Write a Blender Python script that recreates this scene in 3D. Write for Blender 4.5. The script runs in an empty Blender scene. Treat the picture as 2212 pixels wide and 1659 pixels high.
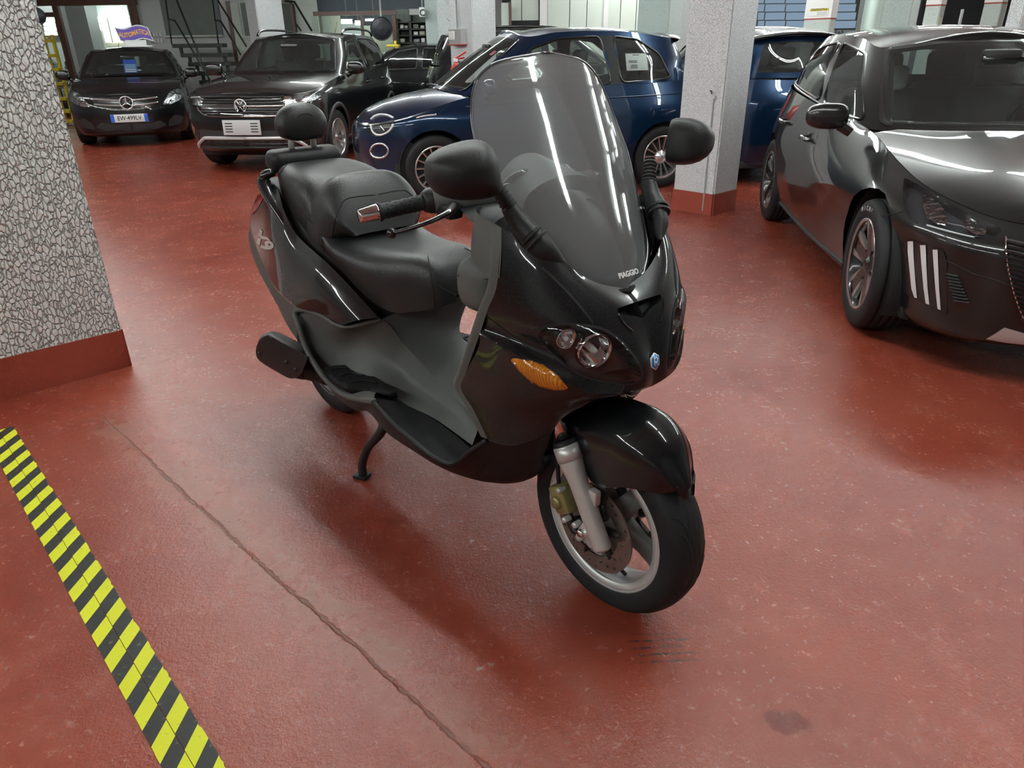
import bpy, bmesh, math, random
import numpy as np
from mathutils import Vector, Matrix
from mathutils.bvhtree import BVHTree
from mathutils.geometry import delaunay_2d_cdt

SC = bpy.context.scene
COL = SC.collection
random.seed(4)

# ------------------------------------------------------------------ camera (photo frame 2212 x 1659)
FPX, CX, CY, CAMH = 1533.0, 1106.0, 829.5, 1.31
_d = np.array([1150 - CX, 4083 - CY, FPX]); _d /= np.linalg.norm(_d)      # straight down, seen by the camera
_up = -_d
_yw = np.array([0, 0, 1.0]) - _up * _up[2]; _yw /= np.linalg.norm(_yw)
_xw = np.cross(_yw, _up)
RW = np.array([_xw, _yw, _up])                                            # camera axes -> world
CAMP = np.array([0, 0, CAMH])
cam_d = bpy.data.cameras.new('camera')
cam_d.sensor_fit = 'HORIZONTAL'; cam_d.sensor_width = 36.0
cam_d.lens = FPX / 2212 * 36.0
cam_d.clip_start = 0.05; cam_d.clip_end = 200
cam = bpy.data.objects.new('camera', cam_d); COL.objects.link(cam)
_r, _u, _b = RW @ [1, 0, 0], RW @ [0, -1, 0], RW @ [0, 0, -1]
cam.matrix_world = Matrix(((_r[0], _u[0], _b[0], 0), (_r[1], _u[1], _b[1], 0), (_r[2], _u[2], _b[2], CAMH), (0, 0, 0, 1)))
SC.camera = cam

# ------------------------------------------------------------------ light that belongs to no lamp, exposure
world = bpy.data.worlds.new('world'); SC.world = world
world.use_nodes = True
world.node_tree.nodes['Background'].inputs['Color'].default_value = (0.80, 0.92, 0.95, 1)
world.node_tree.nodes['Background'].inputs['Strength'].default_value = 0.25
SC.view_settings.view_transform = 'Standard'
SC.view_settings.look = 'None'
SC.view_settings.gamma = 1.0
SC.view_settings.exposure = 0.18
SC.view_settings.use_curve_mapping = False

def ray(u, v): return RW @ np.array([(u - CX) / FPX, (v - CY) / FPX, 1.0])
def gnd(u, v, z=0.0):
    r = ray(u, v); return CAMP + r * ((z - CAMH) / r[2])
def onplane(u, v, p0, n):
    r = ray(u, v); n = np.array(n, float); return CAMP + r * (((np.array(p0, float) - CAMP) @ n) / (r @ n))
def proj(P):
    q = RW.T @ (np.array(P, float) - CAMP); return (q[0] / q[2] * FPX + CX, q[1] / q[2] * FPX + CY)

# ------------------------------------------------------------------ helpers: materials
def nmat(name):
    m = bpy.data.materials.new(name); m.use_nodes = True
    nt = m.node_tree
    return m, nt, nt.nodes['Principled BSDF'], nt.nodes['Material Output']
def node(nt, t, **k):
    n = nt.nodes.new(t)
    for a, b in k.items(): setattr(n, a, b)
    return n
def pmat(name, col, rough=0.5, metal=0.0, spec=0.5, coat=0.0, coat_rough=0.05, bump=0.0, bscale=60.0, var=0.0, vscale=8.0, rvar=0.0, emit=None, estr=1.0, detail=4.0):
    m, nt, p, out = nmat(name)
    c = (*col, 1.0) if len(col) == 3 else col
    p.inputs['Base Color'].default_value = c
    p.inputs['Roughness'].default_value = rough
    p.inputs['Metallic'].default_value = metal
    p.inputs['Specular IOR Level'].default_value = spec
    p.inputs['Coat Weight'].default_value = coat
    p.inputs['Coat Roughness'].default_value = coat_rough
    if emit:
        p.inputs['Emission Color'].default_value = (*emit, 1); p.inputs['Emission Strength'].default_value = estr
    if bump or var or rvar:
        tc = node(nt, 'ShaderNodeTexCoord')
        if var or rvar:
            nz = node(nt, 'ShaderNodeTexNoise'); nz.inputs['Scale'].default_value = vscale; nz.inputs['Detail'].default_value = 5
            nt.links.new(tc.outputs['Object'], nz.inputs['Vector'])
        if var:
            mx = node(nt, 'ShaderNodeMix', data_type='RGBA')
            mx.inputs[6].default_value = tuple(x * (1 - var) for x in c[:3]) + (1,)
            mx.inputs[7].default_value = tuple(min(1, x * (1 + var)) for x in c[:3]) + (1,)
            nt.links.new(nz.outputs['Fac'], mx.inputs[0]); nt.links.new(mx.outputs[2], p.inputs['Base Color'])
        if rvar:
            mr = node(nt, 'ShaderNodeMapRange'); mr.inputs['From Min'].default_value = 0.3; mr.inputs['From Max'].default_value = 0.7
            mr.inputs['To Min'].default_value = max(0.02, rough - rvar); mr.inputs['To Max'].default_value = min(1, rough + rvar)
            nt.links.new(nz.outputs['Fac'], mr.inputs['Value']); nt.links.new(mr.outputs[0], p.inputs['Roughness'])
        if bump:
            nb = node(nt, 'ShaderNodeTexNoise'); nb.inputs['Scale'].default_value = bscale; nb.inputs['Detail'].default_value = detail
            bp = node(nt, 'ShaderNodeBump'); bp.inputs['Strength'].default_value = bump; bp.inputs['Distance'].default_value = 0.01
            nt.links.new(tc.outputs['Object'], nb.inputs['Vector']); nt.links.new(nb.outputs['Fac'], bp.inputs['Height'])
            nt.links.new(bp.outputs['Normal'], p.inputs['Normal'])
    return m
def glass(name, tint=(1, 1, 1), refl=1.0, rough=0.0, haze=0.0, hazecol=(0.6, 0.65, 0.65), f0=0.05):
    """thin clear sheet: light goes straight through, tinted; mirror reflection by view angle; optional haze for scuffed plastic and painted-in reflections"""
    m, nt, p, out = nmat(name); nt.nodes.remove(p)
    tr = node(nt, 'ShaderNodeBsdfTransparent'); tr.inputs['Color'].default_value = (*tint, 1)
    gl = node(nt, 'ShaderNodeBsdfGlossy'); gl.inputs['Roughness'].default_value = rough
    fr = node(nt, 'ShaderNodeLayerWeight'); fr.inputs['Blend'].default_value = 0.25
    mp = node(nt, 'ShaderNodeMapRange'); mp.inputs['To Min'].default_value = f0 * refl; mp.inputs['To Max'].default_value = min(1, refl)
    nt.links.new(fr.outputs['Fresnel'], mp.inputs['Value'])
    mix = node(nt, 'ShaderNodeMixShader')
    nt.links.new(mp.outputs[0], mix.inputs[0])
    last = tr.outputs[0]
    if haze:
        df = node(nt, 'ShaderNodeBsdfDiffuse'); df.inputs['Color'].default_value = (*hazecol, 1)
        tl = node(nt, 'ShaderNodeBsdfTranslucent'); tl.inputs['Color'].default_value = (*hazecol, 1)
        md = node(nt, 'ShaderNodeMixShader'); nt.links.new(df.outputs[0], md.inputs[1]); nt.links.new(tl.outputs[0], md.inputs[2])
        mh = node(nt, 'ShaderNodeMixShader'); mh.inputs[0].default_value = haze
        nt.links.new(tr.outputs[0], mh.inputs[1]); nt.links.new(md.outputs[0], mh.inputs[2]); last = mh.outputs[0]
    nt.links.new(last, mix.inputs[1]); nt.links.new(gl.outputs[0], mix.inputs[2])
    nt.links.new(mix.outputs[0], out.inputs['Surface'])
    return m
def emis(name, col, s):
    m, nt, p, out = nmat(name); nt.nodes.remove(p)
    e = node(nt, 'ShaderNodeEmission'); e.inputs['Color'].default_value = (*col, 1); e.inputs['Strength'].default_value = s
    nt.links.new(e.outputs[0], out.inputs['Surface']); return m

# ------------------------------------------------------------------ helpers: objects
def obj(name, me, mat=None, parent=None, label=None, smooth=None):
    if isinstance(me, bmesh.types.BMesh):
        me = to_mesh(me, smooth)
    me.name = name
    o = bpy.data.objects.new(name, me); COL.objects.link(o)
    if mat is not None:
        if me.materials: me.materials[0] = mat
        else: me.materials.append(mat)
    if parent is not None: o.parent = parent
    if label: o['label'] = label
    return o
def thing(name, label, cat, loc=(0, 0, 0), rz=0.0, group=None):
    o = bpy.data.objects.new(name, None); COL.objects.link(o)
    o.empty_display_size = 0.1
    o.location = loc; o.rotation_euler = (0, 0, rz)
    o['label'] = label; o['category'] = cat
    if group: o['group'] = group
    return o
def tag(o, label, cat, group=None):
    o['label'] = label; o['category'] = cat
    if group: o['group'] = group
    return o
def struct(o, label=None):
    o['kind'] = 'structure'
    if label: o['label'] = label
    return o
def copy_tree(o, parent=None):
    c = o.copy(); COL.objects.link(c); c.parent = parent
    for ch in list(o.children): copy_tree(ch, c)
    return c

def to_mesh(bm, smooth=None):
    """smooth: None -> flat, 'all' -> smooth, float -> smooth with sharp edges over that angle; 'nrm' layer -> custom normals"""
    me = bpy.data.meshes.new('m')
    lay = bm.verts.layers.float_vector.get('nrm')
    nr = None
    if lay is not None:
        bm.verts.index_update()
        nr = []
        for v in bm.verts:
            n = Vector(v[lay]); nr.append(n.normalized() if n.length > 1e-6 else Vector((0, 0, 1)))
    if smooth == 'all' or nr is not None:
        for f in bm.faces: f.smooth = True
    elif isinstance(smooth, (int, float)):
        a = math.radians(smooth)
        for f in bm.faces: f.smooth = True
        for e in bm.edges:
            if len(e.link_faces) == 2 and e.calc_face_angle(0) > a: e.smooth = False
    bm.to_mesh(me); bm.free()
    if nr is not None and len(nr): me.normals_split_custom_set_from_vertices(nr)
    return me

def bm_box(bm, lo, hi, M=None):
    vs = [bm.verts.new((x, y, z)) for x in (lo[0], hi[0]) for y in (lo[1], hi[1]) for z in (lo[2], hi[2])]
    for f in ((0, 1, 3, 2), (4, 6, 7, 5), (0, 4, 5, 1), (2, 3, 7, 6), (0, 2, 6, 4), (1, 5, 7, 3)):
        bm.faces.new([vs[i] for i in f])
    if M is not None:
        for v in vs: v.co = M @ v.co
    return vs
def box(lo, hi, bev=0.0, seg=2, M=None):
    bm = bmesh.new(); bm_box(bm, lo, hi)
    bmesh.ops.recalc_face_normals(bm, faces=bm.faces)
    if bev: bmesh.ops.bevel(bm, geom=list(bm.edges), offset=bev, segments=seg, affect='EDGES', profile=0.5)
    if M is not None: bm.transform(M)
    return bm
def frame(o, z, x=None):
    """matrix with local z along z, local x near x, origin o"""
    z = Vector(z).normalized()
    x = Vector(x) if x is not None else (Vector((1, 0, 0)) if abs(z.x) < 0.9 else Vector((0, 1, 0)))
    y = z.cross(x).normalized(); x = y.cross(z)
    return Matrix(((x.x, y.x, z.x, o[0]), (x.y, y.y, z.y, o[1]), (x.z, y.z, z.z, o[2]), (0, 0, 0, 1)))
def lathe(prof, n=32, M=None, bm=None, closed=False, a0=0.0, a1=2 * math.pi):
    """prof: list of (r, h) turned about z"""
    bm = bm or bmesh.new(); rings = []
    full = abs(a1 - a0 - 2 * math.pi) < 1e-6
    m = n if full else n + 1
    for r, h in prof:
        if r < 1e-6: rings.append([bm.verts.new((0, 0, h))])
        else: rings.append([bm.verts.new((r * math.cos(a0 + (a1 - a0) * i / n), r * math.sin(a0 + (a1 - a0) * i / n), h)) for i in range(m)])
    pr = list(zip(rings, rings[1:])) + ([(rings[-1], rings[0])] if closed else [])
    for A, B in pr:
        for i in range(n):
            j = (i + 1) % m if full else i + 1
            if len(A) == 1 and len(B) == 1: continue
            if len(A) == 1: bm.faces.new((A[0], B[i], B[j]))
            elif len(B) == 1: bm.faces.new((A[i], B[0], A[j]))
            else: bm.faces.new((A[i], B[i], B[j], A[j]))
    if M is not None:
        for R in rings:
            for v in R: v.co = M @ v.co
    return bm
def catmull(P, n):
    """P (k,3) -> n samples of a smooth curve through them"""
    P = np.array(P, float); k = len(P)
    if k == 1: return np.repeat(P, n, 0)
    if k == 2:
        t = np.linspace(0, 1, n)[:, None]; return P[0] * (1 - t) + P[1] * t
    Q = np.vstack([2 * P[0] - P[1], P, 2 * P[-1] - P[-2]])
    t = np.linspace(0, k - 1, n); i = np.minimum(t.astype(int), k - 2); s = (t - i)[:, None]
    p0, p1, p2, p3 = Q[i], Q[i + 1], Q[i + 2], Q[i + 3]
    return 0.5 * ((2 * p1) + (-p0 + p2) * s + (2 * p0 - 5 * p1 + 4 * p2 - p3) * s ** 2 + (-p0 + 3 * p1 - 3 * p2 + p3) * s ** 3)
def sweep(path, rad, n=10, smooth=0, caps=True, bm=None, flat=None):
    """tube along path; rad scalar or list; flat = (up vector, ratio) squashes the section"""
    bm = bm or bmesh.new()
    P = np.array(path, float)
    R = np.array(rad if hasattr(rad, '__len__') else [rad] * len(P), float)
    if smooth:
        R = np.interp(np.linspace(0, 1, smooth), np.linspace(0, 1, len(R)), R); P = catmull(P, smooth)
    T = np.gradient(P, axis=0); T /= np.linalg.norm(T, axis=1)[:, None] + 1e-12
    a = np.array([0, 0, 1.0]) if abs(T[0][2]) < 0.9 else np.array([1.0, 0, 0])
    if flat is not None: a = np.array(flat[0], float)
    N = a - T[0] * (a @ T[0]); N /= np.linalg.norm(N); rings = []
    for i in range(len(P)):
        if flat is not None: N = a
        N = N - T[i] * (N @ T[i]); N /= np.linalg.norm(N) + 1e-12; B = np.cross(T[i], N)
        q = flat[1] if flat is not None else 1.0
        rings.append([bm.verts.new(P[i] + R[i] * (math.cos(2 * math.pi * k / n) * N * q + math.sin(2 * math.pi * k / n) * B)) for k in range(n)])
    for A, C in zip(rings, rings[1:]):
        for k in range(n): bm.faces.new((A[k], A[(k + 1) % n], C[(k + 1) % n], C[k]))
    if caps:
        bm.faces.new(rings[0][::-1]); bm.faces.new(rings[-1])
    return bm
def grid_bm(G, ref=None, sign=None, nrm=True):
    """G (n,m,3) array -> bmesh quads with smooth analytic normals; oriented away from ref"""
    n, m = G.shape[:2]
    du = np.gradient(G, axis=0); dv = np.gradient(G, axis=1)
    N = np.cross(du, dv); L = np.linalg.norm(N, axis=2, keepdims=True)
    N = np.where(L > 1e-12, N / np.maximum(L, 1e-12), 0)
    bad = L[..., 0] < 1e-10
    if bad.any():
        mean = N[~bad].mean(0); N[bad] = mean / (np.linalg.norm(mean) + 1e-9)
    flip = False
    if ref is not None: flip = ((G - np.array(ref, float)) * N).sum(2).mean() < 0
    if sign is not None: flip = sign < 0
    if flip: N = -N
    bm = bmesh.new()
    lay = bm.verts.layers.float_vector.new('nrm') if nrm else None
    V = [[bm.verts.new(G[i, j]) for j in range(m)] for i in range(n)]
    if nrm:
        for i in range(n):
            for j in range(m): V[i][j][lay] = N[i, j]
    for i in range(n - 1):
        for j in range(m - 1):
            f = (V[i][j], V[i + 1][j], V[i + 1][j + 1], V[i][j + 1])
            bm.faces.new(f if not flip else f[::-1])
    return bm
def pgrid(rows, nu, nv):
    """bicubic through a control net: rows of points, each row resampled"""
    C = np.array([catmull(r, nv) for r in rows])
    return np.stack([catmull(C[:, j], nu) for j in range(nv)], axis=1)
def mirror_bm(bm, merge=2e-4):
    lay = bm.verts.layers.float_vector.get('nrm')
    vs = list(bm.verts); fs = list(bm.faces); mp = {}
    for v in vs:
        w = bm.verts.new((v.co.x, -v.co.y, v.co.z)); mp[v] = w
        if lay is not None:
            a = Vector(v[lay])
            if abs(v.co.y) < merge: a.y = 0; a.normalize(); v[lay] = a
            w[lay] = (a.x, -a.y, a.z)
    for f in fs: 
        g = bm.faces.new([mp[v] for v in reversed(f.verts)]); g.material_index = f.material_index
    bmesh.ops.remove_doubles(bm, verts=[v for v in bm.verts if abs(v.co.y) < merge], dist=merge)
    return bm
def mirrored(bm):
    """a mirrored copy (y -> -y)"""
    b = bm.copy(); lay = b.verts.layers.float_vector.get('nrm')
    for v in b.verts:
        v.co.y = -v.co.y
        if lay is not None: a = v[lay]; v[lay] = (a[0], -a[1], a[2])
    bmesh.ops.reverse_faces(b, faces=b.faces)
    return b
def thicken(bm, t):
    """give an open sheet a back face at depth t (inwards) and a rim"""
    bm.normal_update()
    lay = bm.verts.layers.float_vector.get('nrm')
    vs = list(bm.verts); fs = list(bm.faces); be = [e for e in bm.edges if len(e.link_faces) == 1]
    mp = {}
    for v in vs:
        n = Vector(v[lay]) if lay is not None else v.normal
        w = bm.verts.new(v.co - n * t); mp[v] = w
        if lay is not None: w[lay] = -n
    for f in fs: bm.faces.new([mp[v] for v in reversed(f.verts)])
    rim = []
    for e in be:
        f = e.link_faces[0]; a, b = e.verts
        l = [x for x in f.loops if x.edge == e][0]
        a, b = l.vert, l.link_loop_next.vert
        try: rim.append(bm.faces.new((b, a, mp[a], mp[b])))
        except ValueError: pass
    return bm

class PxView:
    """polygons are outlines in photo pixels, seen from the camera; M = object's world matrix"""
    def __init__(s, M):
        s.M = M; s.inv = M.inverted(); s.c = s.inv @ Vector(CAMP)
        s.A = np.array(M)
    def proj(s, co):
        w = s.M @ Vector(co); return proj(w)
    def projn(s, P):
        W = P @ s.A[:3, :3].T + s.A[:3, 3]; q = (W - CAMP) @ RW
        return np.stack([q[:, 0] / q[:, 2] * FPX + CX, q[:, 1] / q[:, 2] * FPX + CY], 1)
    def dir(s, p): return (s.inv.to_3x3() @ Vector(ray(*p))).normalized()
    def plane(s, p, q): return s.c, s.dir(p).cross(s.dir(q)).normalized()
    def view(s, co): return (s.c - co).normalized()
    def cast(s, bvh, p):
        h = bvh.ray_cast(s.c, s.dir(p)); return h[0], h[1]
class AxView:
    """polygons in a coordinate plane, looking along an axis (0=x,1=y,2=z) from the sign side"""
    def __init__(s, ax, sg): s.ax = ax; s.sg = sg; s.k = [i for i in range(3) if i != ax]
    def proj(s, co): return (co[s.k[0]], co[s.k[1]])
    def projn(s, P): return P[:, s.k]
    def pt(s, p, d=0.0):
        v = Vector((0, 0, 0)); v[s.k[0]], v[s.k[1]] = p; v[s.ax] = d; return v
    def plane(s, p, q):
        a = s.pt(p); e = s.pt(q) - a; n = Vector((0, 0, 0)); n[s.ax] = 1; return a, e.cross(n).normalized()
    def view(s, co):
        n = Vector((0, 0, 0)); n[s.ax] = s.sg; return n
    def cast(s, bvh, p):
        n = s.view(None); h = bvh.ray_cast(s.pt(p, s.sg * 20.0), -n); return h[0], h[1]
def inpoly(p, poly):
    x, y = p; c = False; j = len(poly) - 1
    for i in range(len(poly)):
        xi, yi = poly[i]; xj, yj = poly[j]
        if (yi > y) != (yj > y) and x < (xj - xi) * (y - yi) / (yj - yi) + xi: c = not c
        j = i
    return c
def cut(bm, poly, V, facing=0.05, side=None, take=True):
    """knife the outline through the facing sheet; returns the piece inside as its own bmesh and removes it"""
    bm.normal_update(); bm.verts.ensure_lookup_table(); bm.faces.ensure_lookup_table(); bm.verts.index_update()
    P = V.projn(np.array([v.co[:] for v in bm.verts]))
    pa = np.array(poly, float); lo, hi = pa.min(0), pa.max(0); mg = (hi - lo) * 0.05
    cand = []
    for f in bm.faces:
        if side is not None and not side(f.calc_center_median()): continue
        ii = [v.index for v in f.verts]; q = P[ii]
        if (q.max(0) < lo - mg).any() or (q.min(0) > hi + mg).any(): continue
        if f.normal.dot(V.view(f.calc_center_median())) < facing: continue
        cand.append(f)
    n = len(poly)
    for i in range(n):
        p, q = poly[i], poly[(i + 1) % n]
        if math.hypot(p[0] - q[0], p[1] - q[1]) < 1e-9: continue
        co, no = V.plane(p, q)
        el, eh = np.minimum(p, q), np.maximum(p, q); ex = (hi - lo) * 0.02
        sub, rest = [], []
        for f in cand:
            a = np.array([V.proj(v.co) for v in f.verts])
            (rest if (a.max(0) < el - ex).any() or (a.min(0) > eh + ex).any() else sub).append(f)
        if not sub: continue
        g = list({v for f in sub for v in f.verts}) + list({e for f in sub for e in f.edges}) + sub
        r = bmesh.ops.bisect_plane(bm, geom=g, dist=1e-6, plane_co=co, plane_no=no)
        cs = set(f for f in r['geom'] if isinstance(f, bmesh.types.BMFace) and f.is_valid)
        cand = [f for f in rest if f.is_valid and f not in cs] + list(cs)
    ins = [f for f in cand if f.is_valid and inpoly(V.proj(f.calc_center_median()), poly)]
    if not take:
        bmesh.ops.delete(bm, geom=ins, context='FACES'); return None
    return split(bm, ins)
def split(bm, faces):
    """move faces into a new bmesh (keeps the normal layer)"""
    nb = bmesh.new(); l0 = bm.verts.layers.float_vector.get('nrm'); l1 = nb.verts.layers.float_vector.new('nrm') if l0 else None
    mp = {}
    for f in faces:
        for v in f.verts:
            if v not in mp:
                w = nb.verts.new(v.co); mp[v] = w
                if l1: w[l1] = v[l0]
        nb.faces.new([mp[v] for v in f.verts])
    bmesh.ops.delete(bm, geom=faces, context='FACES')
    return nb
def offset(bm, d):
    lay = bm.verts.layers.float_vector.get('nrm'); bm.normal_update()
    for v in bm.verts: v.co = v.co + (Vector(v[lay]).normalized() if lay is not None else v.normal) * d
    return bm
def shrink(bm, d):
    """pull the open border of a sheet inwards by d (leaves a real gap)"""
    mv = {}
    for e in bm.edges:
        if len(e.link_faces) != 1: continue
        f = e.link_faces[0]; a, b = e.verts
        ed = (b.co - a.co)
        if ed.length < 1e-7: continue
        ed.normalize(); inn = f.normal.cross(ed)
        if inn.dot(f.calc_center_median() - a.co) < 0: inn = -inn
        for v in (a, b): mv.setdefault(v, []).append(inn)
    for v, l in mv.items():
        s = sum(l, Vector()); 
        if s.length > 1e-6: v.co += s.normalized() * d
    return bm
def bowl(bm, depth, d=(0, 0, 0), inset=0.0):
    """a recess: the same outline sunk by depth along -normal (or along d), with side walls"""
    b = bm.copy(); b.normal_update(); lay = b.verts.layers.float_vector.get('nrm')
    if lay is not None: b.verts.layers.float_vector.remove(lay)
    b.normal_update()
    dv = Vector(d); c = sum((v.co for v in b.verts), Vector()) / max(1, len(b.verts))
    be = [e for e in b.edges if len(e.link_faces) == 1]
    top = {}
    for e in be:
        for v in e.verts:
            if v not in top: top[v] = b.verts.new(v.co)
    be = [(l.vert, l.link_loop_next.vert) for e in be for l in e.link_loops]
    for v in list(b.verts):
        if v in top.values(): continue
        v.co = v.co + (dv if dv.length > 0 else -v.normal * depth)
        if inset: v.co += (c + (dv if dv.length > 0 else Vector()) - v.co) * inset
    for a, q in be:
        b.faces.new((q, a, top[a], top[q]))
    return b
def rounded(poly, r=0.25, n=4, closed=True):
    """round polygon corners: r = fraction of the shorter neighbouring edge"""
    out = []; N = len(poly)
    for i in range(N):
        p = np.array(poly[i], float); a = np.array(poly[i - 1], float); b = np.array(poly[(i + 1) % N], float)
        la, lb = np.linalg.norm(a - p), np.linalg.norm(b - p); d = min(la, lb) * r
        s, e = p + (a - p) / la * d, p + (b - p) / lb * d
        for k in range(n + 1):
            t = k / n; out.append(tuple((1 - t) ** 2 * s + 2 * t * (1 - t) * p + t * t * e))
    return out
def closed_curve(P, n):
    P = np.array(P, float); Q = np.vstack([P[-1], P, P[0], P[1]]); k = len(P)
    t = np.linspace(0, k, n, endpoint=False); i = t.astype(int); s = (t - i)[:, None]
    p0, p1, p2, p3 = Q[i], Q[i + 1], Q[i + 2], Q[i + 3]
    return 0.5 * ((2 * p1) + (-p0 + p2) * s + (2 * p0 - 5 * p1 + 4 * p2 - p3) * s ** 2 + (-p0 + 3 * p1 - 3 * p2 + p3) * s ** 3)
def sheet2d(poly, step, mapf):
    """fill an outline with a triangle mesh and map each (a,b) through mapf -> (point, normal)"""
    pa = np.array(poly, float); lo, hi = pa.min(0), pa.max(0)
    pts = [Vector(p) for p in poly]; n = len(poly)
    for a in np.arange(lo[0] + step / 2, hi[0], step):
        for b in np.arange(lo[1] + step / 2, hi[1], step):
            if inpoly((a, b), poly):
                d = min(math.hypot(a - p[0], b - p[1]) for p in poly)
                if d > step * 0.4: pts.append(Vector((a, b)))
    vs, es, fs, *_ = delaunay_2d_cdt(pts, [(i, (i + 1) % n) for i in range(n)], [], 1, 1e-7)
    bm = bmesh.new(); lay = bm.verts.layers.float_vector.new('nrm'); V = []
    for p in vs:
        r = mapf((p[0], p[1])); co, no = r if r is not None and r[0] is not None else (None, None)
        if co is None: V.append(None); continue
        w = bm.verts.new(co); w[lay] = no; V.append(w)
    for f in fs:
        c = sum((Vector(vs[i]) for i in f), Vector((0, 0))) / len(f)
        if not inpoly(c, poly) or any(V[i] is None for i in f): continue
        g = bm.faces.new([V[i] for i in f]); g.normal_update()
        if g.normal.dot(Vector(V[f[0]][lay])) < 0: g.normal_flip()
    return bm
def drape(poly, step, V, bvh, off=0.002):
    def mf(p):
        co, no = V.cast(bvh, p)
        if co is None: return None
        if no.dot(V.view(co)) < 0: no = -no
        return co + no * off, no
    return sheet2d(poly, step, mf)
def bvh_of(bm):
    b = bm.copy(); bmesh.ops.triangulate(b, faces=b.faces); t = BVHTree.FromBMesh(b); b.free(); return t
def ribbon(pts, V, bvh, width, off=0.001, n=0):
    """thin strip lying on a surface along a drawn line"""
    P = catmull(np.array([(p[0], p[1], 0) for p in pts], float), n)[:, :2] if n else np.array(pts, float)
    co = []; no = []
    for p in P:
        c, m = V.cast(bvh, tuple(p))
        if c is None: continue
        if m.dot(V.view(c)) < 0: m = -m
        co.append(c + m * off); no.append(m)
    bm = bmesh.new(); L = []
    for i, c in enumerate(co):
        t = (co[min(i + 1, len(co) - 1)] - co[max(i - 1, 0)])
        s = t.cross(no[i]); 
        if s.length < 1e-9: continue
        s.normalize(); L.append((bm.verts.new(c + s * width / 2), bm.verts.new(c - s * width / 2)))
    for a, b in zip(L, L[1:]): bm.faces.new((a[0], b[0], b[1], a[1]))
    return bm
_txt = {}
def text_bm(s, size=1.0, ext=0.0, align='CENTER', shear=0.0, sx=1.0, bold=0.0):
    cu = bpy.data.curves.new('txt', 'FONT'); cu.body = s; cu.size = size; cu.extrude = ext; cu.align_x = align; cu.align_y = 'CENTER'; cu.shear = shear
    cu.offset = bold; cu.resolution_u = 3
    o = bpy.data.objects.new('txt', cu); COL.objects.link(o)
    dg = bpy.context.evaluated_depsgraph_get(); dg.update()
    me = bpy.data.meshes.new_from_object(o.evaluated_get(dg))
    bm = bmesh.new(); bm.from_mesh(me)
    bpy.data.objects.remove(o); bpy.data.curves.remove(cu); bpy.data.meshes.remove(me)
    for v in bm.verts: v.co.x *= sx
    bmesh.ops.triangulate(bm, faces=bm.faces)
    return bm
def join_bm(a, b):
    me = bpy.data.meshes.new('t'); b.to_mesh(me); a.from_mesh(me); bpy.data.meshes.remove(me); b.free(); return a
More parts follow.
